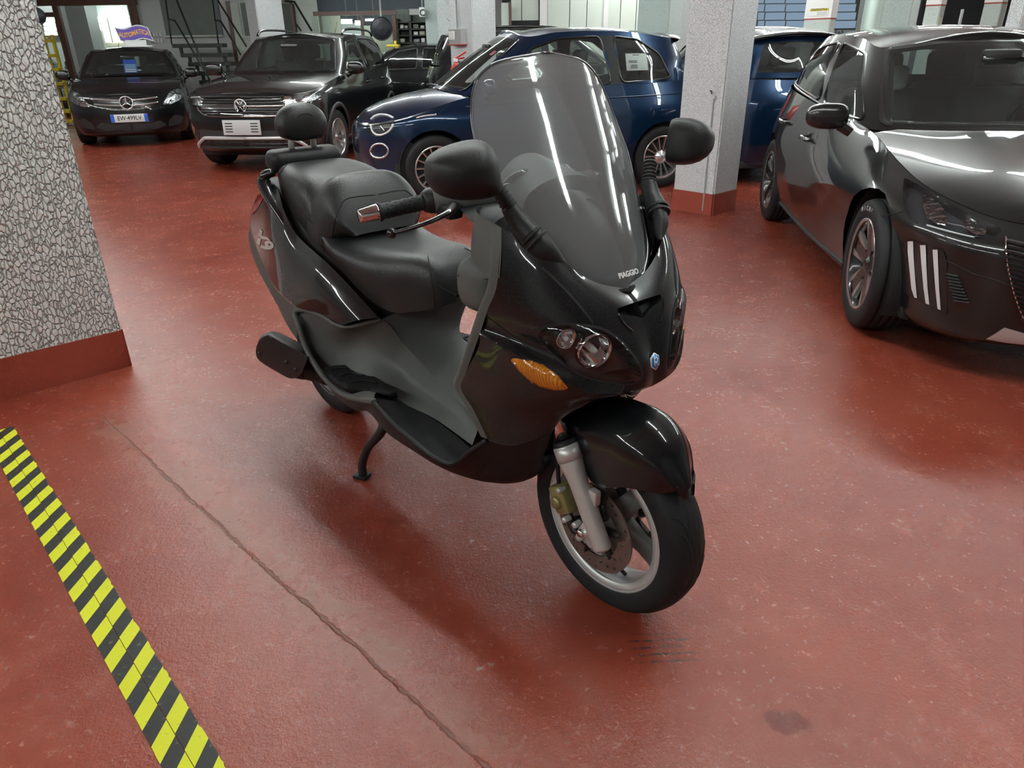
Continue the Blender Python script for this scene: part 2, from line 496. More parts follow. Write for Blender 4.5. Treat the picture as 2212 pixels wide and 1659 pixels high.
# ------------------------------------------------------------------ THE SETTING
def M2(n, a, b): return n.inputs[a], n.inputs[b]
def floor_mat():
    m, nt, p, out = nmat('red_floor_paint')
    L = nt.links.new
    tc = node(nt, 'ShaderNodeTexCoord'); O = tc.outputs['Object']
    def noise(s, det=5, rough=0.6, dist=0.0, vec=None):
        n = node(nt, 'ShaderNodeTexNoise'); n.inputs['Scale'].default_value = s; n.inputs['Detail'].default_value = det
        n.inputs['Roughness'].default_value = rough; n.inputs['Distortion'].default_value = dist
        L(vec if vec is not None else O, n.inputs['Vector']); return n.outputs['Fac']
    def math_(op, a, b=None, c=None):
        n = node(nt, 'ShaderNodeMath', operation=op)
        for i, x in enumerate((a, b, c)):
            if x is None: continue
            if isinstance(x, (int, float)): n.inputs[i].default_value = x
            else: L(x, n.inputs[i])
        return n.outputs[0]
    def ramp(x, a, b, lo=0.0, hi=1.0):
        n = node(nt, 'ShaderNodeMapRange', interpolation_type='SMOOTHSTEP'); L(x, n.inputs['Value'])
        n.inputs['From Min'].default_value = a; n.inputs['From Max'].default_value = b
        n.inputs['To Min'].default_value = lo; n.inputs['To Max'].default_value = hi; return n.outputs[0]
    def mixc(f, a, b):
        n = node(nt, 'ShaderNodeMix', data_type='RGBA')
        if isinstance(f, (int, float)): n.inputs[0].default_value = f
        else: L(f, n.inputs[0])
        for i, x in ((6, a), (7, b)):
            if isinstance(x, tuple): n.inputs[i].default_value = (*x, 1)
            else: L(x, n.inputs[i])
        return n.outputs[2]
    big = noise(0.9, 3); mid = noise(5.5, 6, 0.65); fine = noise(42, 6, 0.7); grit = noise(140, 4, 0.7)
    c = mixc(ramp(big, 0.35, 0.65), (0.200, 0.032, 0.017), (0.245, 0.048, 0.026))
    c = mixc(ramp(mid, 0.45, 0.75, 0, 0.45), c, (0.29, 0.078, 0.048))
    c = mixc(ramp(fine, 0.60, 0.70, 0, 0.35), c, (0.36, 0.17, 0.125))
    c = mixc(ramp(math_('MULTIPLY', fine, mid), 0.38, 0.44, 0, 0.8), c, (0.36, 0.27, 0.24))      # rubbed-through spots
    chip = noise(9, 6, 0.75, 0.4)
    c = mixc(ramp(chip, 0.70, 0.72, 0, 0.8), c, (0.26, 0.25, 0.235))
    spk = noise(34, 5, 0.8, 0.6)
    c = mixc(ramp(spk, 0.69, 0.72, 0, 0.75), c, (0.30, 0.27, 0.24))
    c = mixc(ramp(noise(27, 5, 0.8, 0.5), 0.70, 0.73, 0, 0.7), c, (0.06, 0.035, 0.028))                          # bare grey chips
    xyz = node(nt, 'ShaderNodeSeparateXYZ'); L(O, xyz.inputs[0]); X, Y = xyz.outputs[0], xyz.outputs[1]
    def lin(ax, ay, k): return math_('ADD', math_('ADD', math_('MULTIPLY', X, ax), math_('MULTIPLY', Y, ay)), k)
    def line(p, q, wob=0.03, sc=3.0):
        d = np.array(q) - np.array(p); Ln = np.linalg.norm(d); d /= Ln; n_ = (-d[1], d[0])
        s = lin(d[0], d[1], -(p[0] * d[0] + p[1] * d[1])); t = lin(n_[0], n_[1], -(p[0] * n_[0] + p[1] * n_[1]))
        t = math_('ADD', t, math_('MULTIPLY', math_('SUBTRACT', noise(sc, 4), 0.5), wob))
        return s, t, Ln
    # dusty worn band beside the crease, then the crease itself
    p0, p1 = gnd(225, 905)[:2], gnd(1075, 1680)[:2]
    s, t, Ln = line(p0, p1, 0.05, 1.6)
    at = math_('ABSOLUTE', t)
    inb = math_('MULTIPLY', ramp(s, -0.1, 0.05), ramp(s, Ln + 0.1, Ln, 0, 1))
    crease = math_('MULTIPLY', ramp(math_('ADD', at, math_('MULTIPLY', math_('SUBTRACT', noise(30, 4), 0.5), 0.022)), 0.007, 0.001), inb)
    dust = math_('MULTIPLY', math_('MULTIPLY', ramp(math_('ABSOLUTE', math_('SUBTRACT', t, 0.02)), 0.13, 0.0, 0, 0.55), ramp(noise(6, 6, 0.7), 0.3, 0.6)), inb)
    c = mixc(dust, c, (0.23, 0.115, 0.085))
    c = mixc(math_('MULTIPLY', crease, 0.6), c, (0.095, 0.050, 0.038))
    # tyre scrapes: short dark parallel streaks
    a0, a1 = gnd(1350, 1375)[:2], gnd(1500, 1368)[:2]
    b0 = gnd(1360, 1440)[:2]
    s2, t2, L2 = line(a0, a1, 0.012, 14)
    span = abs((b0 - a0) @ np.array([-(a1 - a0)[1], (a1 - a0)[0]]) / np.linalg.norm(a1 - a0))
    stripe = ramp(math_('SINE', math_('MULTIPLY', t2, 2 * math.pi * 4.2 / span)), 0.35, 0.75)
    win = math_('MULTIPLY', math_('MULTIPLY', ramp(s2, -0.01, 0.03), ramp(s2, L2 + 0.02, L2 - 0.05)), math_('MULTIPLY', ramp(t2, -span - 0.012, -span + 0.004), ramp(t2, 0.012, -0.002)))
    scr = math_('MULTIPLY', math_('MULTIPLY', stripe, win), ramp(noise(38, 6, 0.8), 0.40, 0.56))
    c = mixc(math_('MULTIPLY', scr, 0.8), c, (0.035, 0.030, 0.027))
    # fresh red repair patch
    r0 = gnd(1700, 1560)[:2]
    dx = math_('ABSOLUTE', math_('SUBTRACT', X, float(r0[0]))); dy = math_('ABSOLUTE', math_('SUBTRACT', Y, float(r0[1])))
    w_ = math_('MULTIPLY', math_('SUBTRACT', noise(22, 5), 0.5), 0.07)
    pat = math_('MULTIPLY', ramp(math_('ADD', dx, w_), 0.05, 0.03), ramp(math_('ADD', dy, w_), 0.034, 0.018))
    c = mixc(math_('MULTIPLY', pat, 0.85), c, (0.125, 0.012, 0.005))
    L(c, p.inputs['Base Color'])
    rg = math_('ADD', ramp(mid, 0.3, 0.7, 0.20, 0.27), math_('MULTIPLY', ramp(fine, 0.5, 0.7), 0.06))
    rg = math_('ADD', rg, math_('MULTIPLY', math_('ADD', dust, crease), 0.18))
    L(rg, p.inputs['Roughness'])
    p.inputs['Specular IOR Level'].default_value = 0.62
    h = math_('ADD', math_('ADD', math_('MULTIPLY', noise(26, 5, 0.62), 0.55), math_('MULTIPLY', noise(85, 5, 0.7), 0.75)), math_('MULTIPLY', grit, 0.3))
    h = math_('SUBTRACT', h, math_('MULTIPLY', crease, 1.4))
    bp = node(nt, 'ShaderNodeBump'); bp.inputs['Strength'].default_value = 0.46; bp.inputs['Distance'].default_value = 0.005
    L(h, bp.inputs['Height']); L(bp.outputs['Normal'], p.inputs['Normal'])
    return m
def plaster_mat(name, col, crackle=0.5, scale=30.0, rough=0.5, metal=0.0, stretch=(1, 1, 0.5)):
    """thick rolled paint with a crinkled skin"""
    m, nt, p, out = nmat(name); L = nt.links.new
    tc = node(nt, 'ShaderNodeTexCoord'); mp = node(nt, 'ShaderNodeMapping'); mp.inputs['Scale'].default_value = stretch
    L(tc.outputs['Object'], mp.inputs['Vector'])
    nz = node(nt, 'ShaderNodeTexNoise'); nz.inputs['Scale'].default_value = scale * 0.5; nz.inputs['Detail'].default_value = 4
    L(mp.outputs[0], nz.inputs['Vector'])
    add = node(nt, 'ShaderNodeVectorMath', operation='ADD')
    sc = node(nt, 'ShaderNodeVectorMath', operation='SCALE'); sc.inputs['Scale'].default_value = 1.5 / scale
    L(nz.outputs['Color'], sc.inputs[0]); L(mp.outputs[0], add.inputs[0]); L(sc.outputs[0], add.inputs[1])
    vo = node(nt, 'ShaderNodeTexVoronoi', feature='DISTANCE_TO_EDGE'); vo.inputs['Scale'].default_value = scale
    L(add.outputs[0], vo.inputs['Vector'])
    rm = node(nt, 'ShaderNodeMapRange'); rm.inputs['From Max'].default_value = 0.14; L(vo.outputs['Distance'], rm.inputs['Value'])
    n2 = node(nt, 'ShaderNodeTexNoise'); n2.inputs['Scale'].default_value = scale * 1.7; n2.inputs['Detail'].default_value = 5; L(mp.outputs[0], n2.inputs['Vector'])
    ad = node(nt, 'ShaderNodeMath', operation='MULTIPLY_ADD'); ad.inputs[1].default_value = 0.7; L(n2.outputs['Fac'], ad.inputs[0]); L(rm.outputs[0], ad.inputs[2])
    bp = node(nt, 'ShaderNodeBump'); bp.inputs['Strength'].default_value = crackle; bp.inputs['Distance'].default_value = 0.012
    L(ad.outputs[0], bp.inputs['Height']); L(bp.outputs['Normal'], p.inputs['Normal'])
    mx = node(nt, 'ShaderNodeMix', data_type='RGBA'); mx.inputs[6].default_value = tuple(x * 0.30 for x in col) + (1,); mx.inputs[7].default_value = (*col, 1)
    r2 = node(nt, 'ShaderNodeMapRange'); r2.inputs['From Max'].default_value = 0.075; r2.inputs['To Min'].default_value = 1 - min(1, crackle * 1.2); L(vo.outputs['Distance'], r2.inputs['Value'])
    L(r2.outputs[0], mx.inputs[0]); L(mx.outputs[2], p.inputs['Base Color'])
    p.inputs['Roughness'].default_value = rough; p.inputs['Metallic'].default_value = metal
    return m
MT = {}
MT['floor'] = floor_mat()
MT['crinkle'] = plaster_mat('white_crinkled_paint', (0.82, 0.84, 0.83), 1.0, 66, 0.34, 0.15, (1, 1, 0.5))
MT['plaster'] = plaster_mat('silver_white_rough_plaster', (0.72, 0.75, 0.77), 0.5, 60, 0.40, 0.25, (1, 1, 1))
MT['plaster_dim'] = plaster_mat('grey_green_rough_plaster', (0.50, 0.58, 0.56), 0.25, 45, 0.6)
MT['wall'] = plaster_mat('pale_wall_plaster', (0.60, 0.64, 0.63), 0.18, 30, 0.7)
MT['redband'] = pmat('red_plinth_paint', (0.255, 0.045, 0.026), 0.42, bump=0.55, bscale=30, var=0.25, vscale=5)
MT['ceil'] = pmat('grey_ceiling', (0.52, 0.55, 0.55), 0.85, var=0.15, vscale=2, bump=0.1)
MT['brown'] = pmat('brown_painted_frame', (0.10, 0.045, 0.032), 0.4, var=0.3, vscale=12)
MT['pane'] = glass('window_pane', (0.93, 0.98, 0.96), 0.8)
MT['steel'] = pmat('dark_green_grey_steel', (0.045, 0.052, 0.048), 0.45, metal=0.6, var=0.2)
MT['grey'] = pmat('grey_plastic', (0.33, 0.34, 0.34), 0.5, bump=0.03)
MT['whiteplast'] = pmat('white_plastic', (0.78, 0.79, 0.78), 0.35, var=0.03)
MT['black'] = pmat('black_plastic', (0.012, 0.012, 0.013), 0.42, bump=0.04, bscale=200)
MT['dark'] = pmat('dark_void', (0.012, 0.014, 0.014), 0.8, var=0.2)
MT['yellow'] = pmat('yellow_paint', (0.62, 0.50, 0.03), 0.45, var=0.2, vscale=10)
MT['tube'] = emis('fluorescent_tube_light', (0.94, 1.0, 0.965), 66.0)
MT['daylight'] = emis('daylight_window', (0.80, 1.0, 0.96), 7.0)

def block(name, lo, hi, mat, parent=None, bev=0.0, label=None):
    return obj(name, box(lo, hi, bev), mat, parent, label)
floor_o = bmesh.new()
_x = np.linspace(-16, 12, 15); _y = np.linspace(-6, 26, 17)
_V = [[floor_o.verts.new((a, b, 0)) for b in _y] for a in _x]
for i in range(14):
    for j in range(16): floor_o.faces.new((_V[i][j], _V[i + 1][j], _V[i + 1][j + 1], _V[i][j + 1]))
struct(obj('floor', floor_o, MT['floor']), 'red painted garage floor with worn glossy patches')
CEIL = 3.05
struct(block('ceiling', (-16, -6, CEIL), (12, 26, CEIL + 0.2), MT['ceil']), 'grey garage ceiling')
BACKY = 20.5
struct(block('wall_back', (-16, BACKY, 0), (12, BACKY + 0.2, CEIL), MT['wall']))
struct(block('wall_left', (-16.2, -6, 0), (-16, 26, CEIL), MT['wall']))
struct(block('wall_right', (12, -6, 0), (12.2, 26, CEIL), MT['wall']))
struct(block('wall_front', (-16, -6.2, 0), (12, -6, CEIL), MT['wall']))

DA = np.array([math.cos(math.radians(133)), math.sin(math.radians(133))])     # building axes in plan
DB = np.array([math.cos(math.radians(43)), math.sin(math.radians(43))])
def pillar(corner, la, lb, mat, band=True, label=None, mats=None):
    """square pillar: near corner, lengths along the two building axes, red plinth painted round its foot"""
    c = np.array(corner[:2], float); q = [c, c + DB * lb, c + DB * lb + DA * la, c + DA * la]
    bm = bmesh.new()
    lo = [bm.verts.new((*p, 0.0)) for p in q]; hi = [bm.verts.new((*p, CEIL)) for p in q]
    for i in range(4): bm.faces.new((lo[i], lo[(i + 1) % 4], hi[(i + 1) % 4], hi[i]))
    bm.faces.new(hi); bm.faces.new(lo[::-1])
    bmesh.ops.bevel(bm, geom=[e for e in bm.edges if abs(e.verts[0].co.z - e.verts[1].co.z) > 1], offset=0.012, segments=2, affect='EDGES')
    o = struct(obj('pillar', bm, mat), label)
    if band:
        b = bmesh.new(); m = np.mean(q, 0); g = [m + (p - m) * (1 + 0.006 / np.linalg.norm(p - m) * 1.4) for p in q]
        lo = [b.verts.new((*p, 0.0)) for p in g]; hi = [b.verts.new((*p, 0.178)) for p in g]
        for i in range(4): b.faces.new((lo[i], lo[(i + 1) % 4], hi[(i + 1) % 4], hi[i]))
        b.faces.new(hi)
        bmesh.ops.bevel(b, geom=[e for e in b.edges if abs(e.verts[0].co.z - e.verts[1].co.z) > 0.1], offset=0.012, segments=2, affect='EDGES')
        obj('plinth', b, MT['redband'], o, 'red painted foot of the pillar')
    return o
def at(u, v, Y): return onplane(u, v, (0, Y, 0), (0, 1, 0))
def pil_px(u, Y, la, lb, mat, **k): return pillar(at(u, 107, Y), la, lb, mat, **k)
near = gnd(283, 790)
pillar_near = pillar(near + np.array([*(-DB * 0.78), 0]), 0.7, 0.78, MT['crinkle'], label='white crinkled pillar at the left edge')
MIDC = np.array([1.731, 6.113])
pillar(MIDC, 0.41, 0.37, MT['plaster'], label='grey-white pillar behind the scooter windscreen')
PIL = []
PIL.append(pil_px(566, 14.6, 0.42, 0.52, MT['plaster']))                 # behind the compact suv
PIL.append(pil_px(1023, 10.6, 0.50, 0.42, MT['plaster']))                # with the meter box
PIL.append(pil_px(1440, 12.6, 0.62, 0.36, MT['plaster_dim']))            # behind the blue car's tail
PIL.append(pil_px(1952, 9.6, 0.58, 0.24, MT['plaster_dim']))             # behind the hatchback roof
PIL.append(pil_px(1783, 14.5, 0.50, 0.24, MT['plaster_dim']))
PIL.append(pil_px(2012, 13.5, 0.24, 0.24, MT['plaster_dim']))
PIL.append(pil_px(2140, 14.0, 0.28, 0.30, MT['plaster_dim']))
PIL.append(pil_px(2190, 8.2, 0.14, 0.5, MT['plaster']))

# fluorescent battens on the ceiling: housing, two tubes, end caps
def batten(x, y, ang, ln=1.5, label=None):
    t = thing('ceiling_lamp', label or 'twin tube fluorescent ceiling lamp', 'lamp', (x, y, CEIL - 0.10), math.radians(ang), 'fluorescent lamps on the ceiling')
    obj('housing', box((-ln / 2, -0.09, 0.05), (ln / 2, 0.09, 0.10), 0.01), MT['whiteplast'], t)
    for s in (-1, 1):
        obj('tube', sweep([(-ln / 2 + 0.02, s * 0.05, 0.022), (ln / 2 - 0.02, s * 0.05, 0.022)], 0.016, 8), MT['tube'], t)
    for s in (-1, 1):
        obj('end_cap', box((s * ln / 2 - 0.02, -0.085, 0.0), (s * ln / 2 + 0.02, 0.085, 0.06), 0.006), MT['whiteplast'], t)
    return t
LAMPS = []
for (x0, y0, n, row) in ((2.16, 0.68, 10, 'nearest row'), (5.6, 4.0, 9, 'second row'), (9.0, 7.4, 8, 'third row'), (8.2, 15.0, 4, 'far row'), (-1.6, -2.4, 8, 'unseen row added left of the camera for light')):  # left row added unseen, long rows extended, to brighten the far left
    for k in range(n): LAMPS.append((x0 + DA[0] * 1.66 * k, y0 + DA[1] * 1.66 * k, 133, row))
LAMPS += [(-9.2, 18.6, 0, 'glass fronted office, right one, added to brighten it'), (-11.6, 18.6, 0, 'glass fronted office, left one, added to brighten it')]  # both unseen, added to brighten the office
for i, (x, y, a, row) in enumerate(LAMPS): batten(x, y, a, label='twin tube fluorescent ceiling lamp in the ' + row)

# hazard tape: two strips side by side, printed with slanting bars
def tape_mat():
    m, nt, p, out = nmat('black_yellow_hazard_print'); L = nt.links.new
    tc = node(nt, 'ShaderNodeTexCoord'); x = node(nt, 'ShaderNodeSeparateXYZ'); L(tc.outputs['Object'], x.inputs[0])
    a = node(nt, 'ShaderNodeMath', operation='ADD'); L(x.outputs[0], a.inputs[0]); L(x.outputs[1], a.inputs[1])
    f = node(nt, 'ShaderNodeMath', operation='DIVIDE'); L(a.outputs[0], f.inputs[0]); f.inputs[1].default_value = 0.108
    fr = node(nt, 'ShaderNodeMath', operation='FRACT'); L(f.outputs[0], fr.inputs[0])
    gt = node(nt, 'ShaderNodeMath', operation='GREATER_THAN'); L(fr.outputs[0], gt.inputs[0]); gt.inputs[1].default_value = 0.5
    nz = node(nt, 'ShaderNodeTexNoise'); nz.inputs['Scale'].default_value = 60; nz.inputs['Detail'].default_value = 6; L(tc.outputs['Object'], nz.inputs['Vector'])
    wr = node(nt, 'ShaderNodeMapRange'); wr.inputs['From Min'].default_value = 0.62; wr.inputs['From Max'].default_value = 0.72; L(nz.outputs['Fac'], wr.inputs['Value'])
    mx = node(nt, 'ShaderNodeMix', data_type='RGBA'); mx.inputs[6].default_value = (0.018, 0.020, 0.019, 1); mx.inputs[7].default_value = (0.66, 0.69, 0.02, 1)
    L(gt.outputs[0], mx.inputs[0])
    m2 = node(nt, 'ShaderNodeMix', data_type='RGBA'); m2.inputs[7].default_value = (0.25, 0.22, 0.14, 1)
    sc = node(nt, 'ShaderNodeMath', operation='MULTIPLY'); sc.inputs[1].default_value = 0.5; L(wr.outputs[0], sc.inputs[0]); L(sc.outputs[0], m2.inputs[0])
    L(mx.outputs[2], m2.inputs[6]); L(m2.outputs[2], p.inputs['Base Color']); p.inputs['Roughness'].default_value = 0.45
    bp = node(nt, 'ShaderNodeBump'); bp.inputs['Strength'].default_value = 0.2; bp.inputs['Distance'].default_value = 0.003; L(nz.outputs['Fac'], bp.inputs['Height']); L(bp.outputs[0], p.inputs['Normal'])
    return m
MT['tape'] = tape_mat()
def strip(p, q, w, off, shift, label, rag):
    p = np.array(p[:2]); q = np.array(q[:2]); d = q - p; Ln = np.linalg.norm(d); d /= Ln
    rnd = random.Random(7 + int(off * 1000)); bm = bmesh.new(); n = 220; rows = []
    for i in range(n + 1):
        s = Ln * i / n
        j = (rnd.random() ** 3) * rag
        rows.append([bm.verts.new((s + shift, y, z)) for y, z in ((-w / 2 + (j if off < 0 else 0), 0.0), (-w / 2 + (j if off < 0 else 0), 0.0012), (w / 2 - (j if off > 0 else 0), 0.0012), (w / 2 - (j if off > 0 else 0), 0.0))])
    for A, B in zip(rows, rows[1:]):
        for k in range(3): bm.faces.new((A[k], B[k], B[k + 1], A[k + 1]))
    o = obj('hazard_tape', bm, MT['tape'])
    nrm = np.array([-d[1], d[0]]); c = p + nrm * off - d * shift
    o.location = (c[0], c[1], 0.0004); o.rotation_euler = (0, 0, math.atan2(d[1], d[0]))
    return tag(o, label, 'tape', 'hazard tape on the floor')
tA = (gnd(0, 870) + gnd(0, 1010)) / 2; tB = (gnd(490, 1659) + gnd(350, 1659)) / 2
_dt = (tB - tA)[:2]; _dt /= np.linalg.norm(_dt)
tape_a = tA[:2] - _dt * 0.02; tape_b = tB[:2] + _dt * 0.5
strip(tape_a, tape_b, 0.0475, 0.0245, 0.0, 'black and yellow hazard tape strip nearer the scooter', 0.004)
strip(tape_a, tape_b, 0.0475, -0.0245, 0.055, 'black and yellow hazard tape strip farther from the scooter', 0.001)
# ------------------------------------------------------------------ THE SCOOTER (local frame: x forward, y left, origin under the front axle)
S_O = np.array([0.253, 1.472, 0.0]); S_H = math.radians(-50.0)
S_X = np.array([math.cos(S_H), math.sin(S_H), 0]); S_Y = np.array([-math.sin(S_H), math.cos(S_H), 0])
SM = Matrix.Translation(Vector(S_O)) @ Matrix.Rotation(S_H, 4, 'Z')
def K(u, v, y):
    """photo pixel + sideways distance from the scooter's middle plane -> local point"""
    r = ray(u, v); t = ((S_O + S_Y * y - CAMP) @ S_Y) / (r @ S_Y); P = CAMP + r * t - S_O
    return (P @ S_X, y, P[2])
def KX(u, v, x):
    r = ray(u, v); t = ((S_O + S_X * x - CAMP) @ S_X) / (r @ S_X); P = CAMP + r * t - S_O
    return (x, P @ S_Y, P[2])
SV = PxView(SM)
REF = (-0.7, 0, 0.5)

def flake_mat(name, col, rough=0.22):
    m, nt, p, out = nmat(name); L = nt.links.new
    tc = node(nt, 'ShaderNodeTexCoord'); n = node(nt, 'ShaderNodeTexNoise'); n.inputs['Scale'].default_value = 900; n.inputs['Detail'].default_value = 2
    L(tc.outputs['Object'], n.inputs['Vector'])
    r = node(nt, 'ShaderNodeMapRange'); r.inputs['From Min'].default_value = 0.5; r.inputs['From Max'].default_value = 0.75; L(n.outputs['Fac'], r.inputs['Value'])
    mx = node(nt, 'ShaderNodeMix', data_type='RGBA'); mx.inputs[6].default_value = (*col, 1); mx.inputs[7].default_value = tuple(min(1, c * 4 + 0.02) for c in col) + (1,)
    L(r.outputs[0], mx.inputs[0]); L(mx.outputs[2], p.inputs['Base Color'])
    p.inputs['Metallic'].default_value = 0.25; p.inputs['Specular IOR Level'].default_value = 0.12; p.inputs['Roughness'].default_value = rough + 0.15
    p.inputs['Coat Weight'].default_value = 0.8; p.inputs['Coat Roughness'].default_value = 0.05
    bp = node(nt, 'ShaderNodeBump'); bp.inputs['Strength'].default_value = 0.02; bp.inputs['Distance'].default_value = 0.002
    n2 = node(nt, 'ShaderNodeTexNoise'); n2.inputs['Scale'].default_value = 25; L(tc.outputs['Object'], n2.inputs['Vector']); L(n2.outputs['Fac'], bp.inputs['Height']); L(bp.outputs[0], p.inputs['Coat Normal'])
    return m
MS = {}
MS['paint'] = flake_mat('black_flake_paint', (0.006, 0.0065, 0.0075))
MS['gloss'] = pmat('black_gloss_paint', (0.005, 0.006, 0.007), 0.4, spec=0.1, coat=1.0, coat_rough=0.04, bump=0.01, bscale=8)
MS['greyp'] = pmat('charcoal_textured_plastic', (0.082, 0.086, 0.082), 0.55, spec=0.35, bump=0.10, bscale=420, var=0.22, vscale=9, detail=2)
MS['blackp'] = pmat('black_textured_plastic', (0.0085, 0.009, 0.0098), 0.50, spec=0.35, bump=0.10, bscale=420, var=0.15, vscale=7, detail=2)
MS['leather'] = pmat('black_seat_vinyl', (0.0105, 0.0115, 0.0125), 0.42, bump=0.16, bscale=260, var=0.12, vscale=6, detail=3, rvar=0.06)
MS['seam'] = pmat('seat_seam', (0.006, 0.006, 0.006), 0.7, bump=0.02)
MS['rubber'] = pmat('tyre_rubber', (0.012, 0.013, 0.0145), 0.62, spec=0.3, bump=0.10, bscale=90, var=0.25, vscale=14)
MS['groove'] = pmat('tyre_groove_black', (0.004, 0.004, 0.004), 0.85, var=0.1)
MS['mat'] = pmat('black_rubber_mat', (0.007, 0.008, 0.0083), 0.65, spec=0.2, bump=0.12, bscale=180, var=0.2)
MS['chrome'] = pmat('chrome', (0.80, 0.81, 0.82), 0.06, metal=1.0, rvar=0.02)
MS['alu'] = pmat('silver_cast_metal', (0.60, 0.61, 0.60), 0.38, metal=0.5, bump=0.05, bscale=70, var=0.15, vscale=18)
MS['rim'] = pmat('silver_wheel_paint', (0.48, 0.49, 0.50), 0.38, metal=0.35, bump=0.03, bscale=50, var=0.15, vscale=12)
MS['rimdirty'] = pmat('dusty_wheel_metal', (0.19, 0.19, 0.18), 0.5, metal=0.4, bump=0.05, bscale=60, var=0.3, vscale=10)
MS['disc'] = pmat('brake_disc_steel', (0.30, 0.275, 0.255), 0.24, metal=1.0, bump=0.03, bscale=30, var=0.15)
MS['gold'] = pmat('dull_gold_caliper', (0.30, 0.27, 0.12), 0.45, metal=0.6, bump=0.08, var=0.25, vscale=30)
MS['oily'] = pmat('dirty_black_metal', (0.022, 0.021, 0.02), 0.5, metal=0.4, bump=0.08, bscale=80, var=0.3)
MS['post'] = pmat('brushed_pale_metal', (0.66, 0.67, 0.63), 0.32, metal=0.6, bump=0.03)
MS['screen'] = glass('smoked_windscreen', (0.88, 0.91, 0.91), 0.75, 0.06, 0.24, (0.66, 0.69, 0.71), f0=0.10)  # haze is scuffed plastic with reflected ceiling light painted in
MS['lens'] = glass('clear_lamp_lens', (0.93, 0.95, 0.96), 0.9, 0.0)
MS['lampdark'] = pmat('dark_lamp_bezel', (0.050, 0.051, 0.056), 0.16, coat=0.6, var=0.05)
MS['mirrorm'] = pmat('lamp_reflector', (0.86, 0.87, 0.88), 0.07, metal=1.0, bump=0.18, bscale=45, detail=1)
MS['bulb'] = pmat('frosted_bulb', (0.75, 0.75, 0.72), 0.2, var=0.05)
def amber_mat():
    m, nt, p, out = nmat('amber_lens'); L = nt.links.new
    tc = node(nt, 'ShaderNodeTexCoord'); w = node(nt, 'ShaderNodeTexWave'); w.inputs['Scale'].default_value = 55; w.inputs['Distortion'].default_value = 1.0
    L(tc.outputs['Object'], w.inputs['Vector'])
    bp = node(nt, 'ShaderNodeBump'); bp.inputs['Strength'].default_value = 0.35; bp.inputs['Distance'].default_value = 0.004; L(w.outputs['Fac'], bp.inputs['Height'])
    mx = node(nt, 'ShaderNodeMix', data_type='RGBA'); mx.inputs[6].default_value = (0.62, 0.17, 0.004, 1); mx.inputs[7].default_value = (0.85, 0.33, 0.01, 1)
    L(w.outputs['Fac'], mx.inputs[0]); L(mx.outputs[2], p.inputs['Base Color']); L(bp.outputs[0], p.inputs['Normal'])
    p.inputs['Roughness'].default_value = 0.22; p.inputs['Coat Weight'].default_value = 1.0; p.inputs['Coat Roughness'].default_value = 0.03
    p.inputs['Transmission Weight'].default_value = 0.25
    return m
MS['amber'] = amber_mat()
MS['redlens'] = pmat('red_lens', (0.55, 0.02, 0.025), 0.15, coat=1.0, bump=0.25, bscale=90, var=0.2, detail=1)
MS['white'] = pmat('white_print', (0.80, 0.81, 0.82), 0.4, var=0.03)
MS['silverp'] = pmat('silver_print', (0.62, 0.63, 0.62), 0.3, metal=0.4, var=0.05)
MS['blue'] = pmat('blue_badge', (0.02, 0.22, 0.62), 0.25, coat=0.5, var=0.05)

scooter = thing('scooter', 'black maxi scooter with tall windscreen parked on its centre stand', 'scooter', tuple(S_O), S_H)
def part(name, bm, mat, parent=scooter, label=None, smooth=40): return obj(name, bm, MS[mat] if isinstance(mat, str) else mat, parent, label, smooth)
def both(name, bm, mat, parents=(scooter, scooter), label=None, smooth=40):
    b = mirrored(bm); return part(name, bm, mat, parents[0], label, smooth), part(name, b, mat, parents[1], label, smooth)
def KR(row): return [K(*p) for p in row]

# ---------------- front fairing: one smooth right half (nose -> leg shield edge), knifed, then mirrored
FR = [
 [(1349, 622, 0), (1303, 615, -.066), (1260, 597, -.115), (1225, 572, -.150), (1180, 545, -.185), (1128, 515, -.212), (1083, 492, -.232)],
 [(1385, 672, 0), (1340, 660, -.058), (1295, 643, -.104), (1246, 622, -.148), (1192, 598, -.190), (1134, 572, -.222), (1079, 552, -.244)],
 [(1400, 725, 0), (1366, 718, -.048), (1328, 706, -.090), (1281, 690, -.134), (1218, 668, -.186), (1147, 645, -.226), (1072, 622, -.252)],
 [(1411, 780, 0), (1388, 776, -.040), (1346, 765, -.086), (1290, 746, -.136), (1220, 722, -.190), (1140, 697, -.232), (1054, 668, -.258)],
 [(1413, 812, 0), (1392, 815, -.038), (1350, 820, -.081), (1292, 808, -.130), (1222, 778, -.181), (1138, 742, -.223), (1040, 700, -.257)],
 [(1409, 834, 0), (1387, 838, -.042), (1340, 848, -.093), (1272, 849, -.156), (1204, 814, -.209), (1122, 770, -.249), (1036, 722, -.266)],
]
G = pgrid([KR(r) for r in FR], 46, 52)
fair = grid_bm(G, REF)
